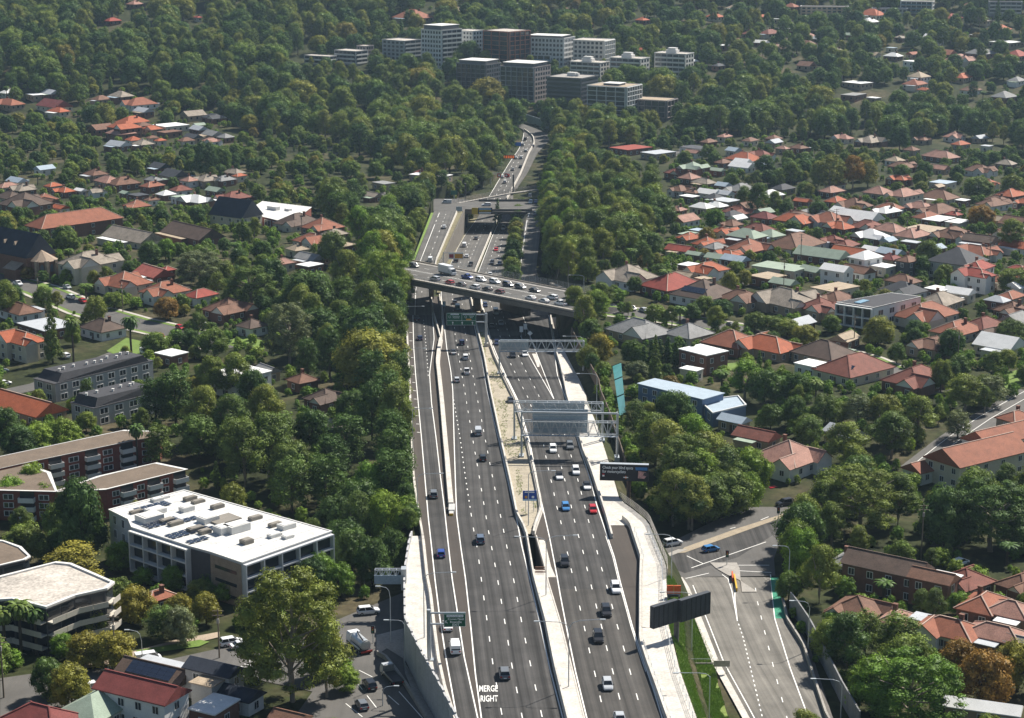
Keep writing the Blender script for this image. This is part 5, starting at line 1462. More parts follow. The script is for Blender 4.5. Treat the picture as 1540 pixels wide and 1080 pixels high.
# parish hall with steep dark roof
house(355, 322, 66, 'navy', 'gable', 'cream', -35, 2, w=19, d=13, pitch=1.1, chim=False, label='parish hall with steep black roof and cream gable end', name='hall', cat='hall')
H = 5.2; P = [(369,319),(395,308),(468,314),(436,330)]
root, L, Z = poly_building('annex_building', 'white metal roofed annex right of black-roofed hall', from_px(P, H), H, WALLM['redbrick'], M_WROOF, parapet=.2, over=.3)
facade(root, L, edge_of(L, root, P[0], P[3], H), H, 1, 5, 'win', z0=.5); plant(root, [(-2,3,6,2.5,1.6,RAD(-40)),(5,0,3,2,1.0,RAD(-40))], H)
# house with the white arcade
house(1058, 441, 88, 'dbrown', 'hip', 'white', -42, 1, solar=True, label='white house with arched verandah, dark brown roof and solar panels', name='arcade_house')
# distant apartments
DKG = mat('tower_dark', (.075,.08,.09), .5, .12, .3, spec=.5); PNK = mat('tower_taupe', (.26,.225,.21), .8, .1, .3); LGR = mat('tower_grey', (.30,.315,.32), .8, .1, .3); WHT = mat('tower_white', (.55,.56,.55), .8, .08, .3)
OFF = mat('tower_offwhite', (.50,.485,.45), .8, .08, .3); COP = mat('tower_copper', (.34,.15,.10), .7, .1, .3); BRN = mat('tower_brown', (.10,.075,.068), .7, .15, .3); BGL = mat('tower_blue_glass', (.10,.17,.22), .2, .1, .3, spec=.6)
def tower(lab, cx, cy, w, d, H, rot, wall, roof, fl, front, left, slab=None, pent=None, glass=None, parapet=.5, name='apartment_building'):
    root, L, Z = rect_building(name, lab, cx, cy, w, d, H, rot, wall, roof, parapet=parapet, over=.2, drop=8, pm=wall if wall in (DKG, BRN, PNK, LGR) else None)
    root['group'] = 'distant apartment buildings'
    for e in range(4):
        a, b = V3((*L[e],0)), V3((*L[(e+1)%4],0)); n_ = V3((b.y-a.y, a.x-b.x, 0)).normalized()
        if n_.y > .05: continue
        st = front if e in (0, 2) else left
        if st: facade(root, L, e, H, fl, max(2, int((b-a).length/st[1])), st[0], z0=.3, slab=slab, glass=glass, frame=False, depth=.9, marg=.6, fill=.6)
    if pent:
        m, h, k = pent; rz = RAD(rot); obj('penthouse', MB().box(-w/2*k,w/2*k,-d/2*k,d/2*k,0,h).box(-w/2*k-.5,w/2*k+.5,-d/2*k-.5,d/2*k+.5,h,h+.25,1).mesh('penthouse', [m, M_SLAB]), root, (0, 0, H + .17), rz)
    return root
tower('tall white gridded apartment tower, leftmost of the tall distant group', 664, 44, 20, 22, 26, -40, WHT, M_GROOF, 8, ('win', 2.6), ('balc', 4.5), pent=(DKG, 3.0, .85))
tower('lower white wing right of the tall white gridded tower', 708, 46, 16, 14, 21, -40, WHT, M_GROOF, 7, ('win', 3), ('win', 3))
tower('copper-banded brown apartment tower behind the big dark tree', 762, 46, 24, 24, 26, -40, BRN, M_GROOF, 8, ('grid', 6), ('grid', 6), slab=COP)
tower('wide white apartment block with square dark windows and black roof', 826, 56, 32, 20, 20, -25, WHT, M_DROOF, 6, ('win', 2.7), ('win', 2.7), pent=(DKG, 1.4, .8))
tower('low terraced podium with pale blue glass balconies under white block', 803, 82, 30, 12, 8, -20, WHT, M_GROOF, 2, ('balc', 5), ('balc', 5), slab=mat('pale_glass', (.32,.45,.52), .3, .1))
tower('cream and blue-glass apartment block right of the white block', 893, 60, 24, 20, 19, -25, OFF, M_GROOF, 6, ('win', 3), ('grid', 3.4), glass=BGL)
for x, y, h, lab in ((887,93,12,'leftmost'),(947,87,16,'middle'),(1014,80,16,'rightmost')):
    r = tower('off-white balcony apartments with white roof box, %s of three alike' % lab, x, y, 24, 14, h, -30, OFF, M_GROOF, 4 if h < 14 else 5, ('balc', 4), ('win', 4), slab=M_SLAB)
    obj('roof_box', MB().box(-4,4,-2.5,2.5,0,2.2).box(-3,3,-2,2,2.2,3.6).mesh('roof_box', M_SLAB), r, (-1, 1, h + .17), RAD(-30))
tower('dark front apartment block with taupe side, leftmost of the dark row', 720, 95, 24, 20, 18, -30, DKG, M_GROOF, 6, ('grid', 4), ('win', 3), pent=(DKG, 2.2, .86), slab=mat('tower_frame_dark', (.15,.155,.16), .7, .1))
tower('dark block with pale vertical frames, second of the dark row', 790, 99, 27, 22, 22, -30, PNK, M_DROOF, 7, ('grid', 4), ('win', 3.2), pent=(DKG, 2.4, .86), slab=LGR)
r = tower('dark banded block with white roof plant, third of the dark row', 861, 115, 26, 24, 20, -30, DKG, M_CONC2, 7, ('strip', 3), ('strip', 3), slab=LGR); obj('roof_plant', MB().box(-3,3,-2,2,0,2.4).box(3.2,5,-1,1,0,2).mesh('roof_plant', M_SLAB), r, (0, 2, 20.2), RAD(-30))
tower('dark and white framed block at right end of dark row', 924, 128, 28, 24, 21, -28, LGR, mat('roof_tan', (.36,.28,.22), .9, .15), 7, ('grid', 6), ('grid', 4), slab=WHT, pent=(DKG, 1.2, .4))
tower('low dark pavilion with tan flat roof right of dark row', 984, 149, 25, 18, 11, -28, DKG, MATS['roof_tan'], 3, ('grid', 5), ('grid', 5), slab=PNK)
tower('grey apartment block with white balcony slabs left of tall white tower', 604, 60, 22, 18, 17, -40, LGR, M_GROOF, 6, ('win', 4), ('balc', 5), slab=M_SLAB)
tower('low white-banded apartments at left end of the distant group', 528, 76, 20, 14, 9, -35, LGR, M_GROOF, 3, ('balc', 4), ('balc', 5), slab=M_SLAB)
tower('lowest white-banded apartment wing furthest left of distant group', 482, 84, 22, 10, 6, -30, LGR, M_GROOF, 2, ('balc', 4), ('balc', 5), slab=M_SLAB)
tower('small beige apartment block between two white-banded ones', 549, 69, 9, 9, 9, -35, PNK, M_GROOF, 3, ('win', 3), ('win', 3))
tower('long brown brick flats on far right hillside', 1240, 10, 38, 12, 10, -10, WALLM['tan'], M_BROOF, 4, ('win', 4), ('win', 4))
tower('flat navy-roofed school block on far right hillside', 1338, 13, 28, 12, 6, -10, LGR, ROOF['navy'], 2, ('win', 3.4), ('win', 3.4))
tower('white and blue flats at top edge right', 1380, 2, 26, 12, 9, -20, WHT, M_GROOF, 3, ('balc', 4), ('win', 4), slab=BGL)
tower('grey flats cut by top edge far right', 1512, 3, 26, 12, 9, -10, LGR, M_DROOF, 3, ('balc', 4), ('win', 4))
house(648, 263, 56, 'white', 'flat', 'tan', -30, asp=.5, chim=False, label='flat white-roofed shops left of the far freeway', name='shop_building')
# ---------------------------------------------------------------- suburban houses: (x, y, width px, roof, kind, extra)
HL = '''54 142 28 white flat|77 140 28 lgrey gable|14 139 25 white hip|14 156 42 terra cross|82 159 50 maroon gable|88 167 30 orange hip|182 144 34 greybrown hip|152 149 26 brown hip|210 156 46 terra cross|216 167 28 lgrey gable|199 183 42 orange hip|187 191 46 orange cross 2|182 200 40 pink hip|201 210 22 orange hip|178 218 34 lgrey gable|215 216 30 greybrown hip|229 207 16 brown hip|241 211 15 orange hip|280 211 22 brown hip|255 198 32 brown flat|257 188 48 white flat|299 194 26 lgrey gable|320 202 30 grey gable|339 206 22 grey hip|290 206 26 dgrey gable|26 272 30 bluegrey gable|12 280 30 pink hip|80 279 22 orange hip|97 287 28 orange cross|121 286 17 white gable|163 272 40 pink hip|186 275 44 brown hip|231 270 26 grey hip|229 279 30 terra hip|208 293 28 dgrey flat|272 285 30 redbrown hip|285 271 24 pink hip|311 270 34 greybrown cross|337 270 30 grey hip|352 259 30 greybrown hip|360 264 16 orange hip|16 296 42 dbrown hip|38 306 70 dbrown cross 2|91 312 24 orange gable shed|206 309 36 terra cross|228 300 20 brown hip
133 394 76 greybrown cross 2 cream|188 425 70 terra cross|232 411 56 salmon gable|248 437 64 terra cross|302 443 42 red cross|345 464 68 brown cross|379 489 40 dbrown hip|30 466 60 brown hip|33 510 68 orange cross 2|72 488 82 lgrey flat|155 492 60 dbrown hip|40 611 110 orange gable|8 626 26 bluegrey gable shed|258 531 42 white flat|362 560 78 white flat 2 white|402 556 34 grey gable|490 598 56 dbrown cross|502 640 46 greybrown gable|455 571 40 brown cross|466 388 40 grey gable|466 398 34 white flat shed|447 334 60 dbrown cross|485 341 56 terra cross|447 374 30 tan hip|290 352 88 dbrown gable|200 357 86 greybrown gable|252 405 20 red hip|561 294 26 greybrown gable|577 275 30 grey flat|632 259 16 red hip
949 222 56 red flat|990 229 46 lgrey flat|1049 222 46 dgrey flat|1042 229 22 pink gable|1018 260 32 redbrown cross|1042 252 36 green cross 2|1088 244 24 brown hip|1120 239 50 orange hip|1116 250 34 white gable|1079 256 20 green gable|1037 267 30 pink hip|1059 274 32 greybrown hip|1023 285 30 brown cross|1041 289 20 brown hip|1037 295 26 white flat|1066 290 32 white gable|1089 291 26 lgrey gable|1091 301 40 lgrey flat|1056 311 32 white hip|1077 309 30 white hip|1101 323 32 dgrey cross|1019 315 24 pink hip|1089 348 34 orange cross 2|1037 357 34 orange cross|1023 375 38 red gable|1064 366 40 orange cross|1045 382 22 green gable shed|1079 387 32 green gable shed|1106 390 36 bluegrey gable shed|1123 354 52 green hip 2
1150 326 36 maroon hip|1196 331 58 orange cross|1246 331 56 terra cross|1290 328 66 white gable|1263 341 40 orange cross|1305 341 50 redbrown cross|1339 345 46 pink hip|1372 353 50 pink hip|1196 367 82 brown hip|1159 353 36 green hip|1273 368 36 redbrown hip|1236 383 70 green gable|1278 380 50 orange gable|1302 386 44 white hip 2 white|1340 380 36 bluegrey gable|1312 375 26 white gable|1338 388 32 maroon hip|1366 391 32 brown cross 2 dark|1324 399 42 white flat shed|1174 401 74 green flat shed|1221 406 32 green gable shed|1258 405 40 white gable 2 white|1290 407 42 brown gable|1256 277 28 brown hip|1251 287 34 pink hip|1258 302 32 orange hip|1284 309 50 brown cross|1207 302 22 orange gable|1321 289 40 pink hip|1359 292 46 pink cross 2|1338 312 36 terra hip|1383 311 40 pink cross|1395 326 40 terra hip|1158 293 38 white hip|1346 241 26 tan hip
1415 235 46 pink hip|1412 253 28 pink gable|1473 256 40 brown cross|1513 246 28 greybrown hip|1418 274 36 bluegrey flat|1412 296 52 brown hip|1448 301 20 white flat|1413 317 54 brown cross|1434 322 22 red hip|1412 329 46 white flat|1441 333 36 white flat|1391 344 60 tan flat|1432 353 60 brown cross solar|1474 361 46 dbrown gable 2|1459 358 30 brown cross|1440 391 80 dgrey hip 2 grey|1443 405 30 dgrey gable|1471 401 46 red cross 2 white|1532 403 24 red hip|1500 300 30 brown hip|1520 345 34 terra hip|1505 420 36 terra hip
1064 405 56 orange cross|1037 398 30 white flat shed|1155 415 48 tan flat|1179 425 36 green gable shed|1256 432 64 tan flat|1010 428 82 red hip|1115 448 60 brown cross|1182 452 88 greybrown cross|1233 462 60 redbrown cross|1358 422 46 brown hip|1412 434 36 white flat shed|1443 439 40 white gable|1466 412 50 red cross 2 white|1500 451 32 lgrey hip|1392 472 90 terra cross|1439 496 72 terra cross|1480 489 60 redbrown hip|1511 503 58 dbrown cross|945 416 76 greybrown cross|962 497 86 grey cross|1036 501 64 grey hip|1100 514 78 terra hip|1058 527 62 white flat 2 brick|1155 520 84 orange cross|1240 530 84 dbrown hip|1222 547 46 white flat|1284 553 106 redbrown hip solar cream|1378 569 92 redbrown cross|1138 655 60 redbrown gable|1186 686 100 pink cross|1270 650 50 lgrey gable shed|1104 631 40 bluegrey gable|1040 555 30 white flat shed|1520 445 40 terra hip|1400 520 50 brown cross
1470 682 140 terra gable 2 pinkx|1508 655 110 terra gable 2|1392 702 60 terra gable|1528 628 50 terra hip
1277 843 56 grey hip|1334 850 112 dbrown gable 2 brick|1404 868 62 brown gable 2 brick|1290 915 82 brown cross|1350 930 54 pink cross|1390 930 40 lgrey flat|1427 946 94 terra cross|1479 908 76 terra hip|1521 918 72 pink hip|1500 953 86 pink hip|1536 964 40 grey gable|1478 1062 96 white gable shed
236 896 46 terra hip|213 1036 122 maroon gable 2 white|236 1012 108 dbrown gable 1 white solar|322 1004 76 navy gable 2 grey|350 1040 80 navy gable 1 white|145 1062 96 green hip 1 cream|62 1078 100 maroon hip|322 1060 60 white flat|436 1078 50 brown gable
1284 18 18 orange hip|1311 22 40 orange hip|1431 27 30 red hip|1404 56 26 white gable 2 white|1475 52 30 white flat|1502 44 36 orange hip|1513 63 46 white flat|1371 92 22 white flat 2 white|1382 115 30 tan hip 2|1376 126 34 terra hip|1442 91 46 pink cross|1475 80 40 grey hip|1447 116 30 orange hip|1529 83 36 red hip|1518 94 40 white flat|1529 121 26 grey hip|1390 135 18 orange hip|1289 124 40 white flat|1284 142 36 grey flat|1314 147 18 white flat|1145 64 20 white gable|1158 50 30 redbrown hip|1213 55 30 pink hip|1213 66 28 brown hip|1229 58 22 lgrey hip|1219 72 16 orange hip|1169 73 30 brown hip|1128 51 22 redbrown hip|1243 36 18 white gable|1180 43 16 white flat|1251 28 22 green hip|1221 28 25 white flat|1147 25 16 orange hip|1510 145 36 grey hip|1202 222 24 brown hip|1177 223 18 pink hip|1144 233 34 redbrown cross|1164 208 22 brown hip|1128 211 22 brown hip|1371 225 22 brown hip|1090 205 20 pink hip|1066 213 22 brown hip
621 26 54 terra hip|686 16 30 tan hip|787 9 22 white gable|885 36 15 orange hip|966 30 18 orange hip|966 75 18 orange hip|983 48 24 tan hip|169 31 22 red hip|297 26 12 red hip|203 6 22 pink hip|1005 20 24 terra hip|1040 12 20 brown hip|1075 25 24 orange hip|1100 40 22 pink hip|1060 50 20 brown hip|1105 12 24 tan hip|1030 38 18 white flat|930 12 20 terra hip|850 15 18 brown hip|1190 10 22 terra hip|1460 8 22 brown hip|1345 40 20 tan hip|1300 50 18 white hip|1540 30 24 terra hip|1460 135 30 brown hip|1085 68 22 white flat|1110 62 20 brown hip'''
for row in HL.replace('\n', '|').split('|'):
    q = row.split()
    if len(q) < 5: continue
    x, y, wp, rf, kd = float(q[0]), float(q[1]), float(q[2]), q[3], q[4]
    st = 2 if '2' in q[5:] else 1
    wl = next((t for t in q[5:] if t in WALLM), None)
    cat = 'shed' if 'shed' in q else 'house'
    kw = {}
    if kd == 'gable': kw['asp'] = .6 if wp < 70 else .45
    if cat == 'shed': kw['chim'] = False
    if y > 990 and x < 500: kw['rot'] = -28
    if x < 300 and y > 600 and kd == 'gable' and y < 700: kw['rot'] = -40
    if 600 < y < 720 and x > 1380: kw['rot'] = 35
    if y > 800 and x > 1200: kw['rot'] = -35
    if rf == 'white' and wp == 96: kw['rot'] = -20; kw['asp'] = .3
    house(x, y, wp, rf, kd, wl, st=st, solar='solar' in q, cat=cat, name='garden_shed' if cat == 'shed' else None, **kw)
# further houses filling the rows between those picked out above
def fill_houses():
    r = random.Random(12)
    for (x0, x1, y0, y1, n) in ((1015,1540,262,345,26),(1020,1540,345,455,26),(1200,1540,455,520,5),(0,380,250,310,14),(150,340,150,225,7),(1010,1540,20,100,18),(1100,1540,205,250,12),(420,520,330,400,5),(1300,1540,870,940,3)):
        k = 0; t = 0
        while k < n and t < n * 25:
            t += 1
            x, y = r.uniform(x0, x1), r.uniform(y0, y1); g = gp(x, y, 3.1); s = F / proj(g)[2]
            wm_ = r.uniform(7, 13); 
            if any(inq(g.x, g.y, wm_ * .62)): continue
            if any(ip(x, y, P) for P in ([(1185,300),(1330,300),(1330,215),(1185,215)],)): continue
            sh = r.random() < .3
            house(x, y, (wm_ if not sh else wm_ * .6) * 1.2 * s, r.choice(['terra','brown','redbrown','pink','orange','brown','greybrown','grey','white','dgrey'] if not sh else ['white','lgrey','green','tan','bluegrey']), r.choice(['cross','hip','cross','gable']) if not sh else r.choice(['flat','gable']), cat='shed' if sh else 'house', name='garden_shed' if sh else None, chim=False if sh else None)
            k += 1
def inq(X, Y, rad):
    k = (int(X // 30), int(Y // 30))
    for i in (-1, 0, 1):
        for j in (-1, 0, 1):
            for (hx, hy, hr) in HOUSE_GRID.get((k[0]+i, k[1]+j), ()):
                yield (hx-X)**2 + (hy-Y)**2 < (hr + rad)**2
def ip(x, y, P):
    c = False; j = len(P) - 1
    for i in range(len(P)):
        xi, yi = P[i]; xj, yj = P[j]
        if (yi > y) != (yj > y) and x < (xj - xi) * (y - yi) / (yj - yi) + xi: c = not c
        j = i
    return c
fill_houses()
label_houses()
# ================================================================== vehicles
M_TYRE = mat('tyre', (.015,.015,.016), .9, .1, 2)
M_RIM = mat('rim', (.35,.36,.37), .35, .05, 2, metal=.6)
M_CGL = mat('car_glass', (.012,.015,.018), .08, 0, spec=.7)
M_HEAD = mat('headlight', (.75,.77,.78), .2, 0)
M_TAIL = mat('tail_light', (.35,.01,.01), .3, 0)
def paint(name, c, rough=.28): return mat('paint_' + name, c, rough, 0, spec=.6)
PAINT = {'white': paint('white', (.72,.73,.73)), 'silver': paint('silver', (.42,.44,.46)), 'grey': paint('grey', (.14,.15,.16)), 'dark': paint('dark', (.045,.048,.055)), 'black': paint('black', (.014,.014,.016)),
 'blue': paint('blue', (.02,.055,.26)), 'skyblue': paint('skyblue', (.05,.20,.45)), 'darkblue': paint('darkblue', (.018,.028,.075)), 'red': paint('red', (.42,.012,.015)), 'maroon': paint('maroon', (.14,.02,.02)), 'teal': paint('teal', (.10,.26,.33)), 'greyblue': paint('greyblue', (.10,.13,.18))}
def loft(st):
    """body from stations (y, half width, z bottom, z top)"""
    mb = MB(); rings = []
    for y, w, zb, zt in st:
        h = zt - zb
        rings.append([(-w*.90,y,zb),(-w,y,zb+h*.30),(-w*.985,y,zt-h*.18),(-w*.86,y,zt),(w*.86,y,zt),(w*.985,y,zt-h*.18),(w,y,zb+h*.30),(w*.90,y,zb)])
    vs = [v for r in rings for v in r]; fs = []
    for i in range(len(st)-1):
        for j in range(8): fs.append((i*8+j, (i+1)*8+j, (i+1)*8+(j+1)%8, i*8+(j+1)%8))
    fs.append(list(range(8))); fs.append([(len(st)-1)*8+j for j in range(8)][::-1])
    mb.add(vs, fs); return mb
def cabin(y0, y1, y2, y3, wb, wt, zb, zt):
    vs = [(-wb,y0,zb),(wb,y0,zb),(wb,y3,zb),(-wb,y3,zb),(-wt,y1,zt),(wt,y1,zt),(wt,y2,zt),(-wt,y2,zt)]
    return vs, [(0,1,2,3),(7,6,5,4),(0,4,5,1),(1,5,6,2),(2,6,7,3),(3,7,4,0)]
SPEC = {  # L, W/2, body stations scale, belt z, roof z, cabin y (rear base, rear roof, front roof, front base)
 'sedan': dict(L=4.7, w=.91, belt=.92, top=1.45, cab=(-1.75,-1.05,.35,1.15), hood=.90, boot=.95),
 'hatch': dict(L=4.2, w=.89, belt=.95, top=1.50, cab=(-2.0,-1.55,.35,1.1), hood=.92, boot=.97),
 'suv':   dict(L=4.7, w=.94, belt=1.08, top=1.72, cab=(-2.25,-1.85,.40,1.2), hood=1.05, boot=1.1),
 'ute':   dict(L=5.3, w=.94, belt=1.10, top=1.80, cab=(-.75,-.45,.65,1.35), hood=1.08, boot=1.05),
 'van':   dict(L=5.0, w=.97, belt=1.15, top=2.0, cab=(-2.45,-2.38,1.25,1.95), hood=1.12, boot=1.15),
}
CM = {}
for k, s in SPEC.items():
    L, w, b = s['L'], s['w'], s['belt']
    st = [(-L/2,w*.86,.42,s['boot']*.86),(-L/2+.12,w*.95,.34,s['boot']),(-L/2+.7,w,.26,b),(0,w,.24,b),(L/2-1.3,w,.26,b),(L/2-.9,w*.99,.27,s['hood']),(L/2-.25,w*.94,.30,s['hood']*.86),(L/2,w*.80,.38,s['hood']*.68)]
    mb = loft(st)
    if k == 'ute':   # tray walls already in body; dark bed
        pass
    c = s['cab']; CM[k] = {'body': mb.mesh('body', PAINT['white'])}
    vs, fs = cabin(c[0], c[1], c[2], c[3], w*.90, w*.74, b - .02, s['top'] - .05)
    CM[k]['windows'] = MB().add(vs, fs).mesh('windows', M_CGL)
    r = MB(); vs, fs = cabin(c[1]-.10, c[1]+.05, c[2]-.1, c[2]+.06, w*.765, w*.70, s['top']-.07, s['top']); r.add(vs, fs)
    for sx in (-1, 1):    # pillars
        for (ya, yb) in ((c[0], c[1]), (c[3], c[2]), ((c[0]+c[3])/2-.1, (c[1]+c[2])/2-.1)):
            r.bar((sx*w*.905, ya, b-.02), (sx*w*.75, yb, s['top']-.05), .07, .09)
    if k == 'van': r.box(-w*.86,w*.86,c[0]+.02,c[2]-1.15,b-.05,s['top']-.01)
    CM[k]['roof'] = r.mesh('roof', PAINT['white'])
    CM[k]['bed'] = MB().box(-w*.78,w*.78,-L/2+.18,c[0]-.05,b-.30,b+.012).mesh('bed', M_DARK) if k == 'ute' else None
    CM[k]['L'] = L; CM[k]['w'] = w; CM[k]['boot'] = s['boot']; CM[k]['hood'] = s['hood']; CM[k]['belt'] = b
_w = MB().tube([(-.11,0,0),(.11,0,0)], .34, 12); ME_WHEEL = _w.mesh('wheel', M_TYRE)
_w = MB().tube([(-.118,0,0),(.118,0,0)], .21, 10); ME_RIM = _w.mesh('rim', M_RIM)
ME_HL = MB().box(-.2,.2,-.06,.06,-.08,.08).mesh('headlight', M_HEAD); ME_TL = MB().box(-.16,.16,-.05,.05,-.12,.12).mesh('tail_light', M_TAIL); ME_MIR = MB().box(-.11,.11,-.06,.06,-.07,.07).mesh('mirror', M_DARK)
ME_PLATE = MB().box(-.26,.26,-.02,.02,-.07,.07).mesh('number_plate', M_WHITE)
VEH = []
def wheels(root, L, w, r=1.0, ys=None, z=.34):
    for y in (ys or (-L/2 + .85, L/2 - .9)):
        for sx in (-1, 1):
            o = obj('wheel', ME_WHEEL, root, (sx*(w-.10), y, z*r))
            if r != 1: o.scale = (r, r, r)
            obj('rim', ME_RIM, o)
def car(pos, head, kind, col, place, roofcol=None, extra=None):
    c = CM[kind]; L, w = c['L'], c['w']
    nm = {'sedan':'sedan','hatch':'hatchback','suv':'suv','ute':'pickup_truck','van':'van'}[kind]
    root = empty(nm, pos, head)
    obj('body', c['body'], root, m=PAINT[col]); obj('windows', c['windows'], root); obj('roof', c['roof'], root, m=PAINT[roofcol or col])
    if c['bed']: obj('bed', c['bed'], root)
    wheels(root, L, w)
    for sx in (-1, 1):
        obj('headlight', ME_HL, root, (sx*w*.62, L/2-.10, c['hood']*.62)); obj('tail_light', ME_TL, root, (sx*w*.74, -L/2+.02, c['boot']*.76)); obj('mirror', ME_MIR, root, (sx*(w+.06), SPEC[kind]['cab'][3]-.15, c['belt']+.06))
    obj('number_plate', ME_PLATE, root, (0, -L/2-.01, c['boot']*.55))
    VEH.append((root, {'sedan':'sedan','hatch':'hatchback','suv':'SUV','ute':'pickup truck','van':'van'}[kind], col, place, proj(pos), roofcol))
    return root
def head_along(line, py, back=False, ef=None):
    a = hit(xat(line, py + 4), py + 4); b = hit(xat(line, py - 4), py - 4); d = b - a
    if back: d = -d
    return math.atan2(-d.x, d.y)
TREAD = .012
for x, y, k, c in ((652,747,'suv','grey'),(663,836,'hatch','blue'),(631.5,511,'sedan','darkblue'),(627,482,'suv','black'),(673,945,'sedan','white'),(684.5,979,'van','white')):
    car(hit(x, y, TREAD), head_along(L1, y), k, c, 'in the left carriageway')
for x, y, k, c, rc in ((694.5,518,'suv','darkblue',None),(682,532,'sedan','white','black'),(700,540,'suv','white',None),(702,562,'ute','white',None),(687,574,'hatch','silver',None),(719,653,'van','silver',None),(726,692,'hatch','black',None),(722,815,'suv','greyblue',None),(758.5,1017,'suv','grey',None),(688,465,'van','teal',None),(684,457,'sedan','dark',None)):
    car(hit(x, y, TREAD), head_along(C2, y), k, c, 'in the main outbound lanes', rc)
for x, y, k, c, rc in ((831.5,679,'suv','white',None),(857,674,'suv','grey',None),(841,719,'sedan','white','black'),(866,712,'suv','white',None),(882.5,734,'sedan','white','black'),(850.5,766,'hatch','skyblue',None),(891.5,770,'hatch','red',None),(849,849,'suv','black',None),(925.7,889,'suv','white',None),(911.5,924,'suv','black',None),(899.5,963,'suv','black',None),(913.5,1034,'hatch','silver',None),(932,1086,'sedan','silver',None),(745.6,472,'van','white',None),(753.5,488,'sedan','silver',None),(740,493,'sedan','dark',None),(729.6,461,'hatch','darkblue',None),(747,518,'hatch','darkblue',None),(771,537,'suv','black',None),(789,535,'sedan','white',None),(768,605,'sedan','dark',None)):
    car(hit(x, y, TREAD), head_along(D1, y, True), k, c, 'in the oncoming lanes', rc)
for x, y, k, c in ((716,360,'sedan','grey'),(698.4,371,'van','white'),(702,387,'sedan','white'),(686,394,'suv','black'),(708,400,'ute','black'),(730,341,'sedan','dark')):
    car(hit(x, y, TREAD), head_along(C3, y), k, c, 'in the cutting beyond the overpass')
for x, y, k, c in ((746,377,'sedan','red'),(740,397,'suv','dark'),(751.4,398,'sedan','grey'),(757,345,'van','white'),(737,415,'sedan','white')):
    car(hit(x, y, TREAD), head_along(D1, y, True), k, c, 'oncoming in the cutting beyond the overpass')
car(hit(668, 343, rampL(343) + .02), head_along(L2, 343), 'sedan', 'white', 'climbing the exit ramp'); car(hit(647, 393, rampL(393) + .02), head_along(L2, 393), 'van', 'white', 'climbing the exit ramp behind the overpass')
for x, y, k, c in ((805.5,324,'suv','dark'),(798,306,'suv','white'),(806,305,'sedan','blue'),(797,297,'suv','dark')):
    car(hit(x, y, 10.08), head_along(G2, min(y, 320), True), k, c, 'waiting at the entry ramp top')
for x, y, k, c in ((731.5,310,'suv','white'),(672,306,'van','white')):
    car(hit(x, y, 10.08), math.pi/2, k, c, 'crossing the street bridge')
for x, y, k, c in ((759.6,275,'suv','white'),(755.7,267,'sedan','white'),(764,266,'hatch','red'),(771.6,256,'sedan','silver'),(776,238.5,'sedan','white'),(784,238.5,'suv','white'),(791,228,'hatch','white'),(786,219,'suv','silver'),(790,210.5,'suv','dark'),(801,221,'sedan','darkblue'),(783,252,'sedan','dark')):
    car(hit(x, y, TREAD), head_along(C2, y), k, c, 'on the far freeway bend')
dd = (OVER[1] - OVER[0]); hb = math.atan2(-dd.x, dd.y)
for x, y, k, c in ((622.6,402,'suv','dark'),(702.6,419,'ute','blue'),(723,423,'suv','white'),(744,426,'suv','white'),(764,430.5,'suv','darkblue'),(782.6,434,'suv','grey'),(804,439,'sedan','black')):
    car(on_deck(x, y), hb, k, c, 'in the far lane of the overpass')
for x, y, k, c in ((654,422,'suv','silver'),(676,427,'hatch','red'),(693,430,'sedan','dark'),(714,434.5,'suv','white'),(733,437,'sedan','black'),(751,441,'hatch','maroon'),(798,450.5,'sedan','white'),(818,455,'sedan','silver'),(831,450,'suv','white'),(843,459,'ute','white')):
    car(on_deck(x, y), hb + math.pi, k, c, 'in the near lane of the overpass')
def scar(x, y, deg, k, c, place, dz=.14): car(gp(x, y, dz), RAD(deg), k, c, place)
for x, y, k, c in ((27,429,'ute','white'),(101,434,'hatch','silver'),(106,449,'suv','white'),(125,455,'hatch','red'),(160,464,'sedan','white'),(239,508,'suv','red'),(271,495,'hatch','red'),(307,491,'sedan','white'),(98,538,'suv','white'),(219,533,'van','white')):
    scar(x, y, -141 if k != 'suv' else 39, k, c, 'on church street at left')
for x, y, k, c in ((7,579,'hatch','white'),(2,560,'sedan','white')): scar(x, y, -50, k, c, 'parked at the left edge')
for x, y, k, c in ((1175,502,'suv','white'),(1261,518,'sedan','silver'),(1317,516,'suv','dark'),(969,469,'sedan','silver'),(950,466,'hatch','dark'),(1100,492,'hatch','dark'),(1008,479,'sedan','grey')): scar(x, y, -148, k, c, 'parked in the right suburb street')
for x, y, k, c, a in ((1011.7,820,'suv','white',-62),(1069,829,'hatch','skyblue',-62),(1180,760,'suv','black',118),(1159,741,'hatch','red',118)): car(hit(x, y, RD + .02), RAD(a), k, c, 'on the right side street')
for x, y, k, c in ((1444,850,'suv','white'),(1533,882,'suv','white'),(1420,878,'sedan','dark')): scar(x, y, -50, k, c, 'parked under trees bottom right')
for x, y, k, c, a in ((223,995,'van','white',-68),(348,970,'suv','white',-65),(364,974,'sedan','white',-65),(554,923,'suv','white',-75),(555.6,1034,'suv','black',20),(544,1064,'hatch','grey',20),(140,1038,'suv','white',-60)): car(hit(x, y, LZL + .02), RAD(a), k, c, 'on the bottom left streets')
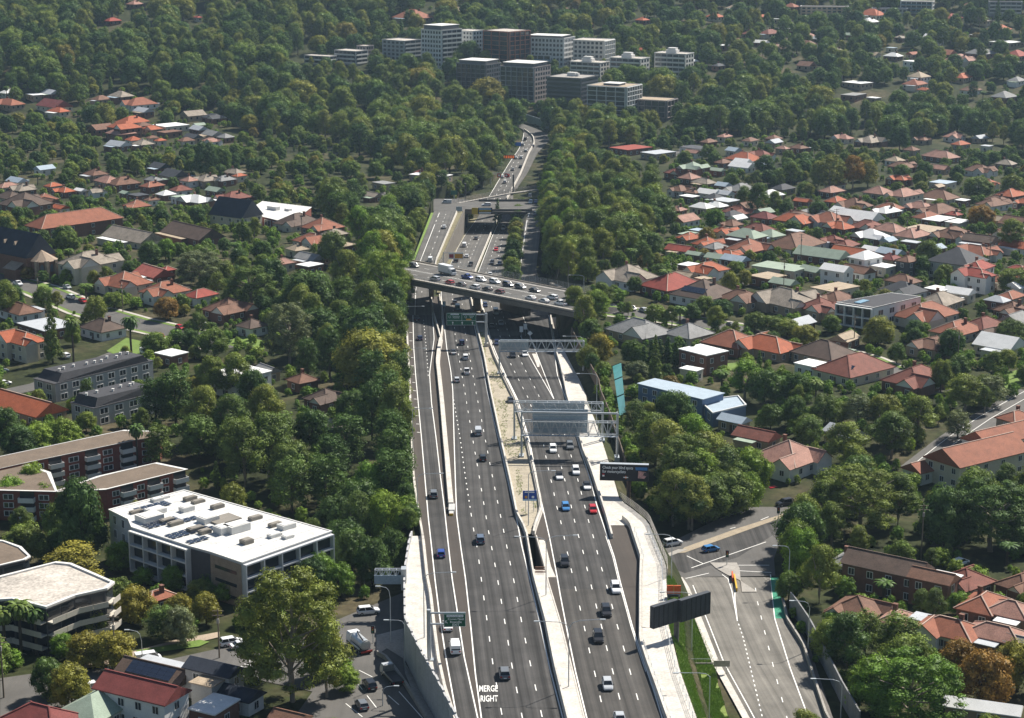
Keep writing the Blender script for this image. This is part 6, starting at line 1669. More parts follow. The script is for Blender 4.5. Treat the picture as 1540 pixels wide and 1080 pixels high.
# trucks
def box_truck(pos, head):
    r = empty('box_truck', pos, head); tag(r, 'white box truck on the overpass behind the queue', 'truck')
    MB().box(-1.2,1.2,-4.2,2.0,.9,3.6).build('cargo_box', PAINT['white'], r)
    mb = loft([(2.1,1.1,.5,2.6),(2.3,1.12,.45,2.7),(3.3,1.12,.45,2.6),(3.9,1.1,.45,1.5),(4.0,1.0,.5,1.3)]); mb.build('cab', PAINT['white'], r)
    MB().add([(-1.0,3.36,2.5),(1.0,3.36,2.5),(1.02,3.92,1.52),(-1.02,3.92,1.52)], [(3,2,1,0)]).build('windscreen', M_CGL, r)
    MB().box(-1.0,1.0,-4.1,3.6,.45,.9).build('chassis', M_DARK, r); wheels(r, 8, 1.15, 1.35, (-2.8, 2.9), .34)
box_truck(on_deck(673, 413), hb)
def vac_truck(pos, head):
    r = empty('vacuum_truck', pos, head); tag(r, 'white vacuum tanker truck with silver tank waiting at left lights', 'truck')
    MB().tube([(0,-3.6,1.9),(0,1.2,1.9)], 1.05, 14).build('tank', mat('tank_silver', (.55,.57,.58), .3, .1, 1, metal=.4), r)
    MB().tube([(0,-3.75,1.9),(0,-3.6,1.9)], .8, 14).build('tank_door', M_SLAB, r)
    mb = loft([(1.5,1.15,.6,2.8),(1.7,1.2,.5,2.9),(3.0,1.2,.5,2.8),(3.5,1.15,.5,1.6),(3.6,1.05,.55,1.4)]); mb.build('cab', PAINT['white'], r)
    MB().add([(-1.0,3.07,2.7),(1.0,3.07,2.7),(1.05,3.54,1.62),(-1.05,3.54,1.62)], [(3,2,1,0)]).build('windscreen', M_CGL, r)
    MB().box(-1.15,1.15,-4.0,3.3,.5,.95).build('chassis', M_DARK, r); MB().tube([(-.5,-3.4,3.0),(-.3,-1,3.3),(.2,.8,3.2),(.6,1.2,2.6)], .14, 8).build('suction_hose', M_DARK, r)
    MB().box(-1.2,1.2,-4.1,-4.0,.6,.95).build('bumper', mat('bumper_red', (.4,.03,.02), .6, 0), r)
    for sx in (-1, 1): MB().box(sx*1.1-.12,sx*1.1+.12,-3,1,.95,1.25).build('side_locker', M_SLAB, r)
    wheels(r, 8, 1.15, 1.4, (-3.0, -1.8, 2.6), .34)
vac_truck(hit(539, 975, LZL + .02), RAD(28))
def flat_truck(pos, head):
    r = empty('flatbed_truck', pos, head); tag(r, 'silver-cabbed flatbed truck turning in shade below retaining wall', 'truck')
    MB().box(-1.15,1.15,-3.8,1.2,.95,1.15).build('flatbed', M_DARK, r)
    for sx in (-1, 1): MB().box(sx*1.15-.05,sx*1.15+.05,-3.8,1.2,1.15,1.45).build('side_board', mat('board_grey', (.22,.22,.21), .7, .2), r)
    MB().box(-1.1,1.1,1.2,1.32,1.15,2.4).build('headboard', MATS['board_grey'], r)
    loft([(1.4,1.05,.55,2.4),(1.6,1.1,.5,2.5),(2.6,1.1,.5,2.45),(3.1,1.05,.5,1.5),(3.2,.95,.55,1.3)]).build('cab', PAINT['silver'], r)
    MB().add([(-.95,2.66,2.35),(.95,2.66,2.35),(1.0,3.14,1.5),(-1.0,3.14,1.5)], [(3,2,1,0)]).build('windscreen', M_CGL, r)
    MB().box(-1.0,1.0,-3.6,2.9,.5,.95).build('chassis', M_DARK, r); wheels(r, 7, 1.05, 1.2, (-2.4, 2.2), .34)
    for sx in (-1, 1): obj('tail_light', ME_TL, r, (sx*.9, -3.85, .9))
flat_truck(hit(588, 1022, LZL + .02), RAD(24))
CN = {'greyblue':'grey-blue','skyblue':'light blue','darkblue':'dark blue','dark':'charcoal'}
def label_vehicles():
    grp = {}
    for v in VEH: grp.setdefault((v[2], v[1], v[3], v[5]), []).append(v)
    for (c, k, p, rc), L in grp.items():
        L.sort(key=lambda v: -v[4][1])
        for i, v in enumerate(L):
            lab = '%s %s%s %s' % (CN.get(c, c), k, ' with %s roof' % rc if rc else '', p)
            if len(L) > 1: lab += ', ' + ('nearest of %d alike' % len(L) if i == 0 else 'farthest of %d alike' % len(L) if i == len(L)-1 else '%s nearest of %d alike' % (ordw(i), len(L)))
            tag(v[0], lab, {'pickup truck':'pickup','van':'van'}.get(k, 'car'), 'vehicles ' + p)
label_vehicles()
# ================================================================== suburban streets and lawns
def drape(name, cpx, width, m, dz=.13, off=0.0, hf=gp):
    C = [hf(x, y) for x, y in cpx]; P = [C[0]]
    for a, b in zip(C, C[1:]):
        n = max(1, int((b - a).length / 4))
        for k in range(1, n + 1): P.append(a.lerp(b, k / n))
    vs = []; fs = []; cols = 5; acc = 0; uv = []
    for i, p in enumerate(P):
        d = P[min(i+1, len(P)-1)] - P[max(i-1, 0)]; d.z = 0; d.normalize(); r = V3((d.y, -d.x, 0))
        if i: acc += (P[i] - P[i-1]).length
        for k in range(cols):
            t = off + (k / (cols-1) - .5) * width; q = p + r * t
            vs.append((q.x, q.y, gz(q.x, q.y) + dz)); uv.append((t, acc))
        if i:
            for k in range(cols-1):
                a = (i-1)*cols + k; fs.append((a, a+1, a+cols+1, a+cols))
    me = mesh_from(vs, fs, name, [m])
    if me.polygons[0].normal.z < 0: me.flip_normals()
    ul = me.uv_layers.new(name='UVMap')
    for lp in me.loops: ul.data[lp.index].uv = uv[lp.vertex_index]
    o = obj(name, me); o['kind'] = 'structure'; return o
STREETS = [([(868,462),(975,474),(1100,494),(1230,522),(1300,542),(1370,572),(1420,592)], 9), ([(1385,708),(1430,672),(1490,630),(1560,590)], 11), ([(-30,412),(60,436),(130,466),(200,486),(280,504),(345,524)], 10), ([(-40,602),(60,580),(130,552),(190,528),(240,512)], 8), ([(1010,235),(1030,225),(1048,205)], 7), ([(590,412),(560,405),(520,395)], 11), ([(872,455),(900,462),(930,468)], 14), ([(1000,395),(1060,410),(1150,432),(1230,445)], 6), ([(1150,350),(1230,372),(1330,392)], 6), ([(630,312),(600,300),(570,290)], 9)]
for i, (c, w) in enumerate(STREETS):
    drape('street', c, w, M_STR)
    if i in (0, 2): 
        for s in (-1, 1): drape('verge', c, 1.6, M_LAWN, .16, s*(w/2+.9)); drape('footpath', c, 1.3, mat('path_grey', (.42,.39,.34), .85, .15, .4), .18, s*(w/2+2.4))
drape('edge_line', STREETS[1][0], .2, M_LINE, .17, 0.0); drape('edge_line', STREETS[1][0], .2, M_LINE, .17, -3.2)
for pts in ([(160,528),(190,508),(235,518),(215,532),(180,536)], [(335,515),(365,505),(395,512),(398,525),(360,524)], [(38,405),(85,400),(95,412),(60,420),(40,416)], [(55,428),(75,426),(80,436),(60,438)], [(1505,575),(1530,568),(1540,580),(1515,586)], [(1490,570),(1530,556),(1540,562),(1500,578)], [(1080,548),(1110,545),(1115,556),(1085,558)],[(85,420),(110,418),(108,428),(90,430)]):
    P = [gp(x, y, .2) for x, y in pts]; me = mesh_from(P, [list(range(len(P)))], 'lawn', [M_LAWN])
    if me.polygons[0].normal.z < 0: me.flip_normals()
    o = obj('lawn', me); o['kind'] = 'structure'
# grass bank right of the white path: dense blades
def grass_bank():
    vs = []; fs = []; r = random.Random(3)
    A = [(1003,870),(1006,942),(1016,975),(1024,1012),(1048,1078),(1056,1100)]; B_ = [(1012,870),(1043,926),(1072,990),(1080,1030),(1096,1082),(1100,1100)]
    for _ in range(42000):
        y = r.uniform(868, 1098); x = lerp(xat(A, y), xat(B_, y), r.random())
        if mnoise.noise(V3((x*.06, y*.05, 1))) < -.38 and y > 1015: continue
        g = gp(x, y); a = r.uniform(0, 6.28); h = r.uniform(.2, .55); w = .12
        dx, dy = math.cos(a)*w, math.sin(a)*w; b = len(vs); lx, ly = r.uniform(-.15,.15), r.uniform(-.15,.15)
        vs += [(g.x-dx, g.y-dy, g.z), (g.x+dx, g.y+dy, g.z), (g.x+lx, g.y+ly, g.z+h)]; fs.append((b, b+1, b+2))
    P = []; fq = []
    ys = list(range(870, 1101, 5))
    for i, y in enumerate(ys):
        for k in range(18):
            g = gp(lerp(xat(A, y), xat(B_, y), k / 17), y, .10); P.append(g)
            if i and k: a_ = i*18 + k; fq.append((a_-19, a_-18, a_, a_-1))
    me = mesh_from(P, fq, 'grass_bank', [mat('bank_green', (.15,.20,.045), .95, .3, .5, fine=3)])
    if me.polygons[0].normal.z < 0: me.flip_normals()
    tag(obj('grass_bank', me), kind='structure')
    o = obj('grass', mesh_from(vs, fs, 'grass', [mat('grass_blades', (.21,.31,.06), .8, .25, .8)])); tag(o, 'bright long grass on the bank beside the white path', 'grass', kind='stuff')
    vs = []; fs = []
    for _ in range(2600):
        y = r.uniform(500, 795); x = lerp(xat(B2, y) + 2.5, xat(B3, y) - 4, r.random())
        if mnoise.noise(V3((x*.08, y*.05, 5))) < -.05 + (.25 if y > 690 else 0): continue
        g = hit(x, y, .12); a = r.uniform(0, 6.28); h = r.uniform(.08, .28); w = .1
        for q in range(3):
            a += 1.57; dx, dy = math.cos(a)*w, math.sin(a)*w; b = len(vs)
            vs += [(g.x-dx, g.y-dy, g.z), (g.x+dx, g.y+dy, g.z), (g.x+dy*3, g.y-dx*3, g.z+h)]; fs.append((b, b+1, b+2))
    o = obj('median_weeds', mesh_from(vs, fs, 'weeds', [mat('weed_green', (.24,.27,.10), .85, .3, .8)])); tag(o, 'patchy green weeds on the mulched freeway median', 'weeds', kind='stuff')
grass_bank()

# ---------------- timber power poles of the suburbs
for x, y, h, lab in ((1178,446,13,'tall timber power pole beside green-roofed garages'),(1204,398,12,'timber power pole among middle right suburb rows'),(1257,352,11,'timber power pole before orange-roofed houses at right'),(1363,365,11,'timber power pole right of pinkish hip roofs'),(1488,398,11,'timber power pole at right near red gabled house'),(1284,524,11,'grey power pole in front of modern white house'),(1440,548,11,'timber power pole on right suburb street corner'),(58,452,10,'timber power pole on church street beside golden trees'),(185,470,10,'timber power pole on church street bend'),(1385,842,13,'timber power pole behind brick house bottom right'),(174,1008,11,'timber power pole beside solar-roofed terrace bottom left'),(330,990,10,'slim grey pole on bottom left street'),(6,1050,12,'timber power pole cut by left edge'),(454,355,10,'timber power pole before terracotta house by hall')):
    g = gp(x, y); r = empty('power_pole', g); tag(r, lab, 'power pole', 'timber power poles')
    MB().tube([(0,0,-.3),(0,0,h)], .17, 7, r2=.11).build('pole', mat('pole_timber', (.15,.12,.09), .9, .2, 1), r)
    for z in (h-.4, h-1.3): MB().box(-1.1,1.1,-.06,.06,z-.06,z+.06).build('cross_arm', MATS['pole_timber'], r)
    MB().box(-.25,.25,-.4,-.12,h-2.8,h-1.9).build('transformer', M_CONC2, r)
# ================================================================== trees
import numpy as np
def leaf_mat(name, ramp, trans=0.20):
    """ramp: list of (pos, rgb) over the per-tree random number"""
    m, nt, b = new_mat(name)
    nt.nodes.remove(b)
    out = nt.nodes['Material Output']
    oi = N(nt, 'ShaderNodeObjectInfo')
    cr = N(nt, 'ShaderNodeValToRGB'); e = cr.color_ramp.elements
    e[0].position, e[0].color = ramp[0][0], (*ramp[0][1], 1); e[1].position, e[1].color = ramp[-1][0], (*ramp[-1][1], 1)
    for p, c in ramp[1:-1]: x = e.new(p); x.color = (*c, 1)
    nt.links.new(oi.outputs['Random'], cr.inputs[0])
    at = N(nt, 'ShaderNodeAttribute'); at.attribute_name = 'tone'
    mr = N(nt, 'ShaderNodeMapRange'); mr.inputs[3].default_value = .60; mr.inputs[4].default_value = 1.40
    nt.links.new(at.outputs['Fac'], mr.inputs[0])
    vm = N(nt, 'ShaderNodeVectorMath', operation='SCALE'); nt.links.new(cr.outputs[0], vm.inputs[0]); nt.links.new(mr.outputs[0], vm.inputs['Scale'])
    d = N(nt, 'ShaderNodeBsdfDiffuse'); t = N(nt, 'ShaderNodeBsdfTranslucent'); gl = N(nt, 'ShaderNodeBsdfGlossy'); gl.inputs['Roughness'].default_value = .5
    gl.inputs['Color'].default_value = (.75, .8, .75, 1)
    nt.links.new(vm.outputs[0], d.inputs[0])
    hs = N(nt, 'ShaderNodeVectorMath', operation='MULTIPLY'); hs.inputs[1].default_value = (1.15, 1.1, .55); nt.links.new(vm.outputs[0], hs.inputs[0]); nt.links.new(hs.outputs[0], t.inputs[0])
    mx = N(nt, 'ShaderNodeMixShader'); mx.inputs[0].default_value = trans; nt.links.new(d.outputs[0], mx.inputs[1]); nt.links.new(t.outputs[0], mx.inputs[2])
    m2 = N(nt, 'ShaderNodeMixShader'); m2.inputs[0].default_value = .018; nt.links.new(mx.outputs[0], m2.inputs[1]); nt.links.new(gl.outputs[0], m2.inputs[2])
    nt.links.new(m2.outputs[0], out.inputs['Surface'])
    MATS[name] = m
    return m
LM = {
 'gum': leaf_mat('leaf_gum', [(0,(0.104,0.152,0.035)),(.35,(0.145,0.193,0.039)),(.7,(0.188,0.227,0.043)),(1,(0.233,0.247,0.052))]),
 'dark': leaf_mat('leaf_dark', [(0,(0.058,0.108,0.029)),(.5,(0.081,0.139,0.031)),(.8,(0.107,0.165,0.035)),(1,(0.133,0.180,0.041))]),
 'bright': leaf_mat('leaf_bright', [(0,(0.120,0.217,0.028)),(.5,(0.157,0.264,0.031)),(1,(0.219,0.298,0.041))]),
 'mixed': leaf_mat('leaf_mixed', [(0,(0.063,0.120,0.029)),(.3,(0.098,0.160,0.035)),(.6,(0.138,0.201,0.035)),(.85,(0.186,0.235,0.041)),(.97,(0.251,0.241,0.041)),(1,(0.214,0.156,0.045))]),
 'grey': leaf_mat('leaf_grey', [(0,(0.145,0.177,0.085)),(1,(0.188,0.215,0.096))]),
 'yellow': leaf_mat('leaf_yellow', [(0,(0.403,0.258,0.018)),(1,(0.493,0.325,0.025))]),
 'olive': leaf_mat('leaf_olive', [(0,(0.202,0.207,0.034)),(1,(0.291,0.246,0.040))]),
 'rust': leaf_mat('leaf_rust', [(0,(0.246,0.151,0.035)),(1,(0.314,0.174,0.040))]),
}
M_BARK = mat('bark_pale', (.26,.22,.17), .9, .3, 1.5)
M_BARKD = mat('bark_dark', (.07,.055,.04), .9, .3, 1.5)
_ico = None
def ico_dirs():
    global _ico
    if _ico is None:
        bm = bmesh.new(); bmesh.ops.create_icosphere(bm, subdivisions=1, radius=1.0)
        _ico = ([v.co.copy() for v in bm.verts], [[v.index for v in f.verts] for f in bm.faces]); bm.free()
    return _ico
def crown_mesh(name, clumps, leaf, per, seed, m, up_bias=.25, core=.68):
    """clumps: (x,y,z,r). Each clump: a dark ragged core and a shell of small leaf sprays"""
    rs = np.random.RandomState(seed)
    V = []; Fc = []; tone = []
    iv, iff = ico_dirs(); base = 0
    allv = []; allf = []
    for (cx, cy, cz, r) in clumps:
        tn = rs.rand()
        # core
        k = len(iv)
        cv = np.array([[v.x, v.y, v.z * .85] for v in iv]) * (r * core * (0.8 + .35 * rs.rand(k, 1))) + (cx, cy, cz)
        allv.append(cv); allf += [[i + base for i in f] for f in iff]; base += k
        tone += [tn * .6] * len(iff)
        n = max(8, int(per * r * r))
        d = rs.normal(size=(n, 3)); d[:, 2] += up_bias * np.abs(d[:, 2]); d /= np.linalg.norm(d, axis=1, keepdims=True)
        rad = r * (0.70 + .38 * rs.rand(n, 1))
        p = d * rad * (1, 1, .85) + (cx, cy, cz)
        nr = d * 1.0 + rs.normal(size=(n, 3)) * .26 + (0, 0, .22)
        nr /= np.linalg.norm(nr, axis=1, keepdims=True)
        a = np.cross(nr, rs.normal(size=(n, 3))); a /= np.linalg.norm(a, axis=1, keepdims=True)
        b = np.cross(nr, a)
        L = leaf * (.6 + .8 * rs.rand(n, 1)); Wd = L * (.45 + .3 * rs.rand(n, 1))
        q = np.stack([p - a * L * .5, p - b * Wd * .5 + nr * L * .12, p + a * L * .5, p + b * Wd * .5 + nr * L * .12], axis=1).reshape(-1, 3)
        allv.append(q)
        idx = base + np.arange(n * 4).reshape(-1, 4); allf += idx.tolist(); base += n * 4
        tone += list(np.clip(tn + rs.normal(size=n) * .22, 0, 1))
    vs = np.concatenate(allv)
    me = bpy.data.meshes.new(name); me.from_pydata(vs.tolist(), [], allf); me.materials.append(m)
    at = me.attributes.new('tone', 'FLOAT', 'FACE'); at.data.foreach_set('value', tone)
    me.update()
    return me
def limb_mesh(name, segs, m):
    mb = MB()
    for p, q, r0, r1 in segs:
        p = V3(p); q = V3(q); mid = (p + q) / 2 + V3((rnd.uniform(-.2, .2), rnd.uniform(-.2, .2), 0)) * (q - p).length * .2
        mb.tube([p, mid, q], r0, 6, r2=r1)
    return mb.mesh(name, m)
PROTO = {}
def proto(kind, var, seed):
    """crown + trunk meshes; returns (crown mesh, trunk mesh, height, radius)"""
    r = random.Random(seed); cl = []; segs = []
    if kind in ('gum', 'tall'):
        h, w = (16, 5.6) if kind == 'gum' else (19, 5.0)
        th = h * .40
        n = 34 if kind == 'gum' else 36
        segs.append(((0,0,-1),(.2,.1,th),.42,.30))
        for _ in range(7):
            a = r.uniform(0, 6.28); d = r.uniform(.35, .8) * w
            segs.append(((.2,.1,th*r.uniform(.7,1)),(d*math.cos(a),d*math.sin(a),h*r.uniform(.6,.85)),.2,.07))
        for i in range(n):
            u = (i + .5) / n
            z = h * (.27 + .65 * u ** .85)
            # widest a little below the top, ragged
            prof = math.sin(min(1, (1 - u) * 1.25 + .12) * math.pi / 2) if u > .35 else .75 + .7 * u
            a = i * 2.4 + r.uniform(-.5, .5); d = w * prof * math.sqrt(r.uniform(.15, 1)) * .82
            cl.append((d*math.cos(a)*r.uniform(.85,1.1), d*math.sin(a), z + r.uniform(-.5,.5), r.uniform(1.25, 2.2)))
        lf, per, up = .44, 62, .3
    elif kind == 'biggum':
        h, w = 25, 9.5
        segs.append(((0,0,-1),(.3,.2,9),.62,.42)); segs.append(((.3,.2,9),(-.5,.6,19),.42,.15))
        for _ in range(12):
            a = r.uniform(0, 6.28); d = r.uniform(.4, .85) * w; z0 = r.uniform(5, 13)
            segs.append(((.2,.1,z0),(d*math.cos(a),d*math.sin(a),z0 + r.uniform(3, 8)),.26,.07))
        for i in range(120):
            u = (i + .5) / 120; z = h * (.20 + .74 * u)
            prof = math.sqrt(max(.04, 1 - ((u - .38) / .68) ** 2))
            a = i * 2.4 + r.uniform(-.6, .6); d = w * prof * math.sqrt(r.uniform(.12, 1)) * .86
            cl.append((d*math.cos(a)*r.uniform(.8,1.12), d*math.sin(a), z + r.uniform(-.7,.7), r.uniform(1.0, 2.1)))
        lf, per, up = .42, 62, .3
    elif kind == 'round':
        h, w = 11, 5.2
        segs.append(((0,0,-1),(0,0,h*.5),.35,.2))
        for _ in range(4):
            a = r.uniform(0, 6.28); segs.append(((0,0,h*.28),(w*.6*math.cos(a),w*.6*math.sin(a),h*.6),.16,.05))
        n = 40
        for i in range(n):
            u = (i + .5) / n; z = h * (.2 + .68 * u)
            prof = math.sqrt(max(.05, 1 - ((u - .36) / .68) ** 2))
            a = i * 2.4 + r.uniform(-.4, .4); d = w * prof * math.sqrt(r.uniform(.3, 1)) * .78
            cl.append((d*math.cos(a), d*math.sin(a), z, r.uniform(1.3, 2.0)))
        lf, per, up = .42, 58, .25
    elif kind == 'bush':
        h, w = 5, 2.7
        segs.append(((0,0,-.5),(0,0,h*.4),.15,.08))
        for i in range(16):
            u = (i + .5) / 16; z = h * (.14 + .68 * u); prof = math.sqrt(max(.05, 1 - ((u - .25) / .8) ** 2))
            a = i * 2.4; d = w * prof * math.sqrt(r.uniform(.2, 1)) * .72
            cl.append((d*math.cos(a), d*math.sin(a), z, r.uniform(.75, 1.15)))
        lf, per, up = .30, 85, .25
    elif kind == 'conifer':
        h, w = 15, 2.6
        segs.append(((0,0,-1),(0,0,h*.9),.3,.06))
        for i in range(40):
            u = (i + .5) / 40; z = h * (.08 + .9 * u); a = i * 2.4; d = w * (1 - u) ** .8 * r.uniform(.45, .9)
            cl.append((d*math.cos(a), d*math.sin(a), z, .45 + 1.0 * (1 - u)))
        lf, per, up = .4, 48, 0
    elif kind == 'column':
        h, w = 9, 1.5
        segs.append(((0,0,-.5),(0,0,h*.5),.15,.08))
        for i in range(26):
            u = (i + .5) / 26; z = h * (.06 + .88 * u); a = i * 2.4; d = w * (1 - u ** 3) * .5 * r.uniform(.6, 1)
            cl.append((d*math.cos(a), d*math.sin(a), z, (.9 - .45 * u ** 2)))
        lf, per, up = .4, 50, 0
    elif kind == 'weep':      # feathery, open
        h, w = 13, 4.6
        segs.append(((0,0,-1),(0,0,h*.7),.3,.12))
        for _ in range(5):
            a = r.uniform(0, 6.28); segs.append(((0,0,h*r.uniform(.25,.5)),(w*.6*math.cos(a),w*.6*math.sin(a),h*.7),.14,.05))
        for i in range(38):
            u = (i + .5) / 38; z = h * (.18 + .74 * u); prof = 1 - .55 * u if u > .3 else .8
            a = i * 2.4; d = w * prof * math.sqrt(r.uniform(.15, 1)) * .85
            cl.append((d*math.cos(a), d*math.sin(a), z, r.uniform(.95, 1.6)))
        lf, per, up = .37, 72, .1
    else:
        raise ValueError(kind)
    cm = {'gum':'gum','tall':'gum','biggum':'gum','round':'mixed','bush':'bright','conifer':'dark','column':'dark','weep':'dark'}[kind]
    core = {'weep': .5, 'biggum': .58, 'gum': .62, 'tall': .62}.get(kind, .68)
    c = crown_mesh('crown_' + kind, cl, lf, per, seed, LM[cm], up, core)
    t = limb_mesh('trunk_' + kind, segs, M_BARK if kind in ('gum', 'tall', 'biggum') else M_BARKD)
    R = max(math.hypot(x, y) + q for x, y, z, q in cl); H = max(z + q * .85 for x, y, z, q in cl)
    return (c, t, H, R)
for kind, nv in (('biggum', 2), ('gum', 4), ('tall', 3), ('round', 4), ('bush', 2), ('conifer', 2), ('column', 1), ('weep', 2)):
    for v in range(nv): PROTO[(kind, v)] = proto(kind, v, 100 + v * 17 + len(kind) * 31)
def palm_proto():
    mb = MB(); mb.tube([(0,0,-.5),(.1,0,5),(0,.1,10)], .32, 7, r2=.24); t = mb.mesh('trunk_palm', M_BARKD)
    V = []; Fc = []; tn = []
    r = random.Random(5)
    for k in range(46):
        a = k * 2.4; el = lerp(1.25, -.75, k / 45); L = r.uniform(2.4, 3.0); pts = []
        for i in range(7):
            u = i / 6; ea = el - u * u * 1.1
            pts.append(V3((math.cos(a) * math.cos(ea) * L * u, math.sin(a) * math.cos(ea) * L * u, 10 + math.sin(ea) * L * u + .1)))
        sd = V3((-math.sin(a), math.cos(a), 0))
        for i in range(6):
            p, q = pts[i], pts[i+1]; w0 = .42 * math.sin(math.pi * (i/6*.85+.12)); w1 = .42 * math.sin(math.pi * ((i+1)/6*.85+.12))
            for sg in (-1, 1):
                b = len(V); V += [p, q, q + sd*sg*w1 + V3((0,0,-.25*w1)), p + sd*sg*w0 + V3((0,0,-.25*w0))]; Fc.append((b, b+1, b+2, b+3)); tn.append(r.random())
    me = mesh_from(V, Fc, 'crown_palm', [LM['dark']]); at = me.attributes.new('tone', 'FLOAT', 'FACE'); at.data.foreach_set('value', tn)
    return (me, t, 12.0, 2.6)
PROTO[('palm', 0)] = palm_proto()
NV = {}
for (k, v) in PROTO: NV[k] = max(NV.get(k, 0), v + 1)

TREES = []     # (X, Y, Z, kind, var, sxy, sz, rot, mat or None, hand)
def add_tree(X, Y, kind, h, w=None, leaf=None, hand=False, dz=0.0, var=None):
    """w: crown diameter in metres"""
    var = rnd.randrange(NV[kind]) if var is None else var
    c, t, H, R = PROTO[(kind, var)]
    s_z = h / H; s_x = s_z if w is None else (w / 2) / R
    TREES.append((X, Y, gz(X, Y) + dz, kind, var, s_x, s_z, rnd.uniform(0, 6.283), leaf, hand))
def inpoly(x, y, P):
    c = False; j = len(P) - 1
    for i in range(len(P)):
        xi, yi = P[i]; xj, yj = P[j]
        if (yi > y) != (yj > y) and x < (xj - xi) * (y - yi) / (yj - yi) + xi: c = not c
        j = i
    return c
# forest and garden trees: scattered over the ground with densities by area of the picture
FOREST = [
 ('far_left', [(-80,-80),(640,-80),(625,40),(560,70),(450,85),(440,112),(560,118),(640,118),(700,155),(780,182),(784,205),(770,235),(735,272),(700,290),(668,300),(640,270),(560,250),(500,215),(400,205),(340,150),(200,135),(70,128),(-80,122)], .0075, (('gum',.45),('tall',.15),('round',.28),('weep',.12)), (14,23), 'mixed'),
 ('right_belt', [(812,196),(880,185),(960,205),(1000,255),(1012,300),(1010,372),(960,392),(915,395),(880,420),(860,440),(838,430),(822,405),(818,340),(826,290),(832,240),(836,215)], .0125, (('gum',.55),('tall',.2),('round',.25)), (12,19), 'mixed'),
 ('left_belt', [(470,318),(560,300),(640,298),(655,316),(628,360),(614,400),(608,500),(608,640),(614,790),(604,830),(560,900),(510,890),(500,800),(430,785),(350,735),(290,715),(275,655),(330,590),(420,545),(470,470),(400,400),(430,340)], .0100, (('gum',.4),('round',.3),('weep',.3)), (12,18), 'mixed'),
 ('right_band', [(930,105),(1060,108),(1180,98),(1290,120),(1400,150),(1620,160),(1620,235),(1400,228),(1290,235),(1180,205),(1050,205),(960,190),(900,160)], .0085, (('gum',.4),('round',.35),('weep',.25)), (12,20), 'mixed'),
 ('screen_wood', [(905,500),(950,520),(945,560),(940,600),(985,625),(1120,680),(1150,740),(1060,770),(1000,790),(975,765),(952,735),(945,680),(930,610),(905,560)], .0110, (('gum',.6),('round',.4)), (9,13), 'mixed'),
 ('ramp_wood', [(1190,760),(1230,690),(1330,670),(1400,720),(1540,690),(1620,700),(1620,830),(1480,830),(1420,800),(1330,820),(1240,830),(1190,860)], .0115, (('gum',.5),('round',.5)), (10,15), 'mixed'),
 ('corner_wood', [(1240,940),(1330,960),(1440,990),(1540,960),(1620,970),(1620,1140),(1310,1140),(1265,1040),(1235,985)], .010, (('round',.6),('gum',.4)), (8,12), 'mixed'),
 ('under_gum', [(390,940),(500,900),(540,930),(530,1000),(520,1080),(400,1080),(390,1000)], .006, (('round',.6),('bush',.4)), (6,10), 'dark'),
]
CLEAR = [ [(900,742),(985,742),(1000,800),(940,800)], [(912,540),(948,535),(960,645),(925,668)],  # kept free of scattered trees (pixels of the ground): roads, lawns, yards
 [(0,600),(90,585),(300,495),(340,510),(330,475),(200,470),(60,425),(0,410),(0,440),(90,465),(160,480),(0,560)],
 [(0,1100),(0,1010),(140,990),(330,950),(500,920),(610,880),(660,1100)],
 [(1000,885),(980,815),(1060,770),(1250,722),(1250,760),(1175,830),(1180,930),(1290,1100),(1040,1100)],
 [(860,455),(980,480),(1100,500),(1250,540),(1340,590),(1390,600),(1385,575),(1270,515),(1150,485),(980,455)],
 [(1380,690),(1540,590),(1540,640),(1430,700)],
 [(630,318),(630,296),(830,296),(830,325)], [(590,440),(580,385),(640,390),(640,430)], [(840,440),(880,425),(900,470),(850,480)],
]
def occludes(X, Y, h, r):
    """would a tree here stand in front of a building placed by hand"""
    bx, by, d = proj((X, Y, gz(X, Y))); s = F / d
    top = by - h * s * .97; rr = r * s * .8
    for hx, y_mid, hw, y_base, Yh in HOUSE_PX:
        if Yh > Y and abs(bx - hx) < hw * .62 + rr and by > y_base - 4 and top < y_mid: return True
    return False
def near_house(X, Y, r):
    k = (int(X // 30), int(Y // 30))
    for i in (-1, 0, 1):
        for j in (-1, 0, 1):
            for (hx, hy, hr) in HOUSE_GRID.get((k[0]+i, k[1]+j), ()):
                if (hx-X)**2 + (hy-Y)**2 < (hr + r*.45)**2: return True
    return False
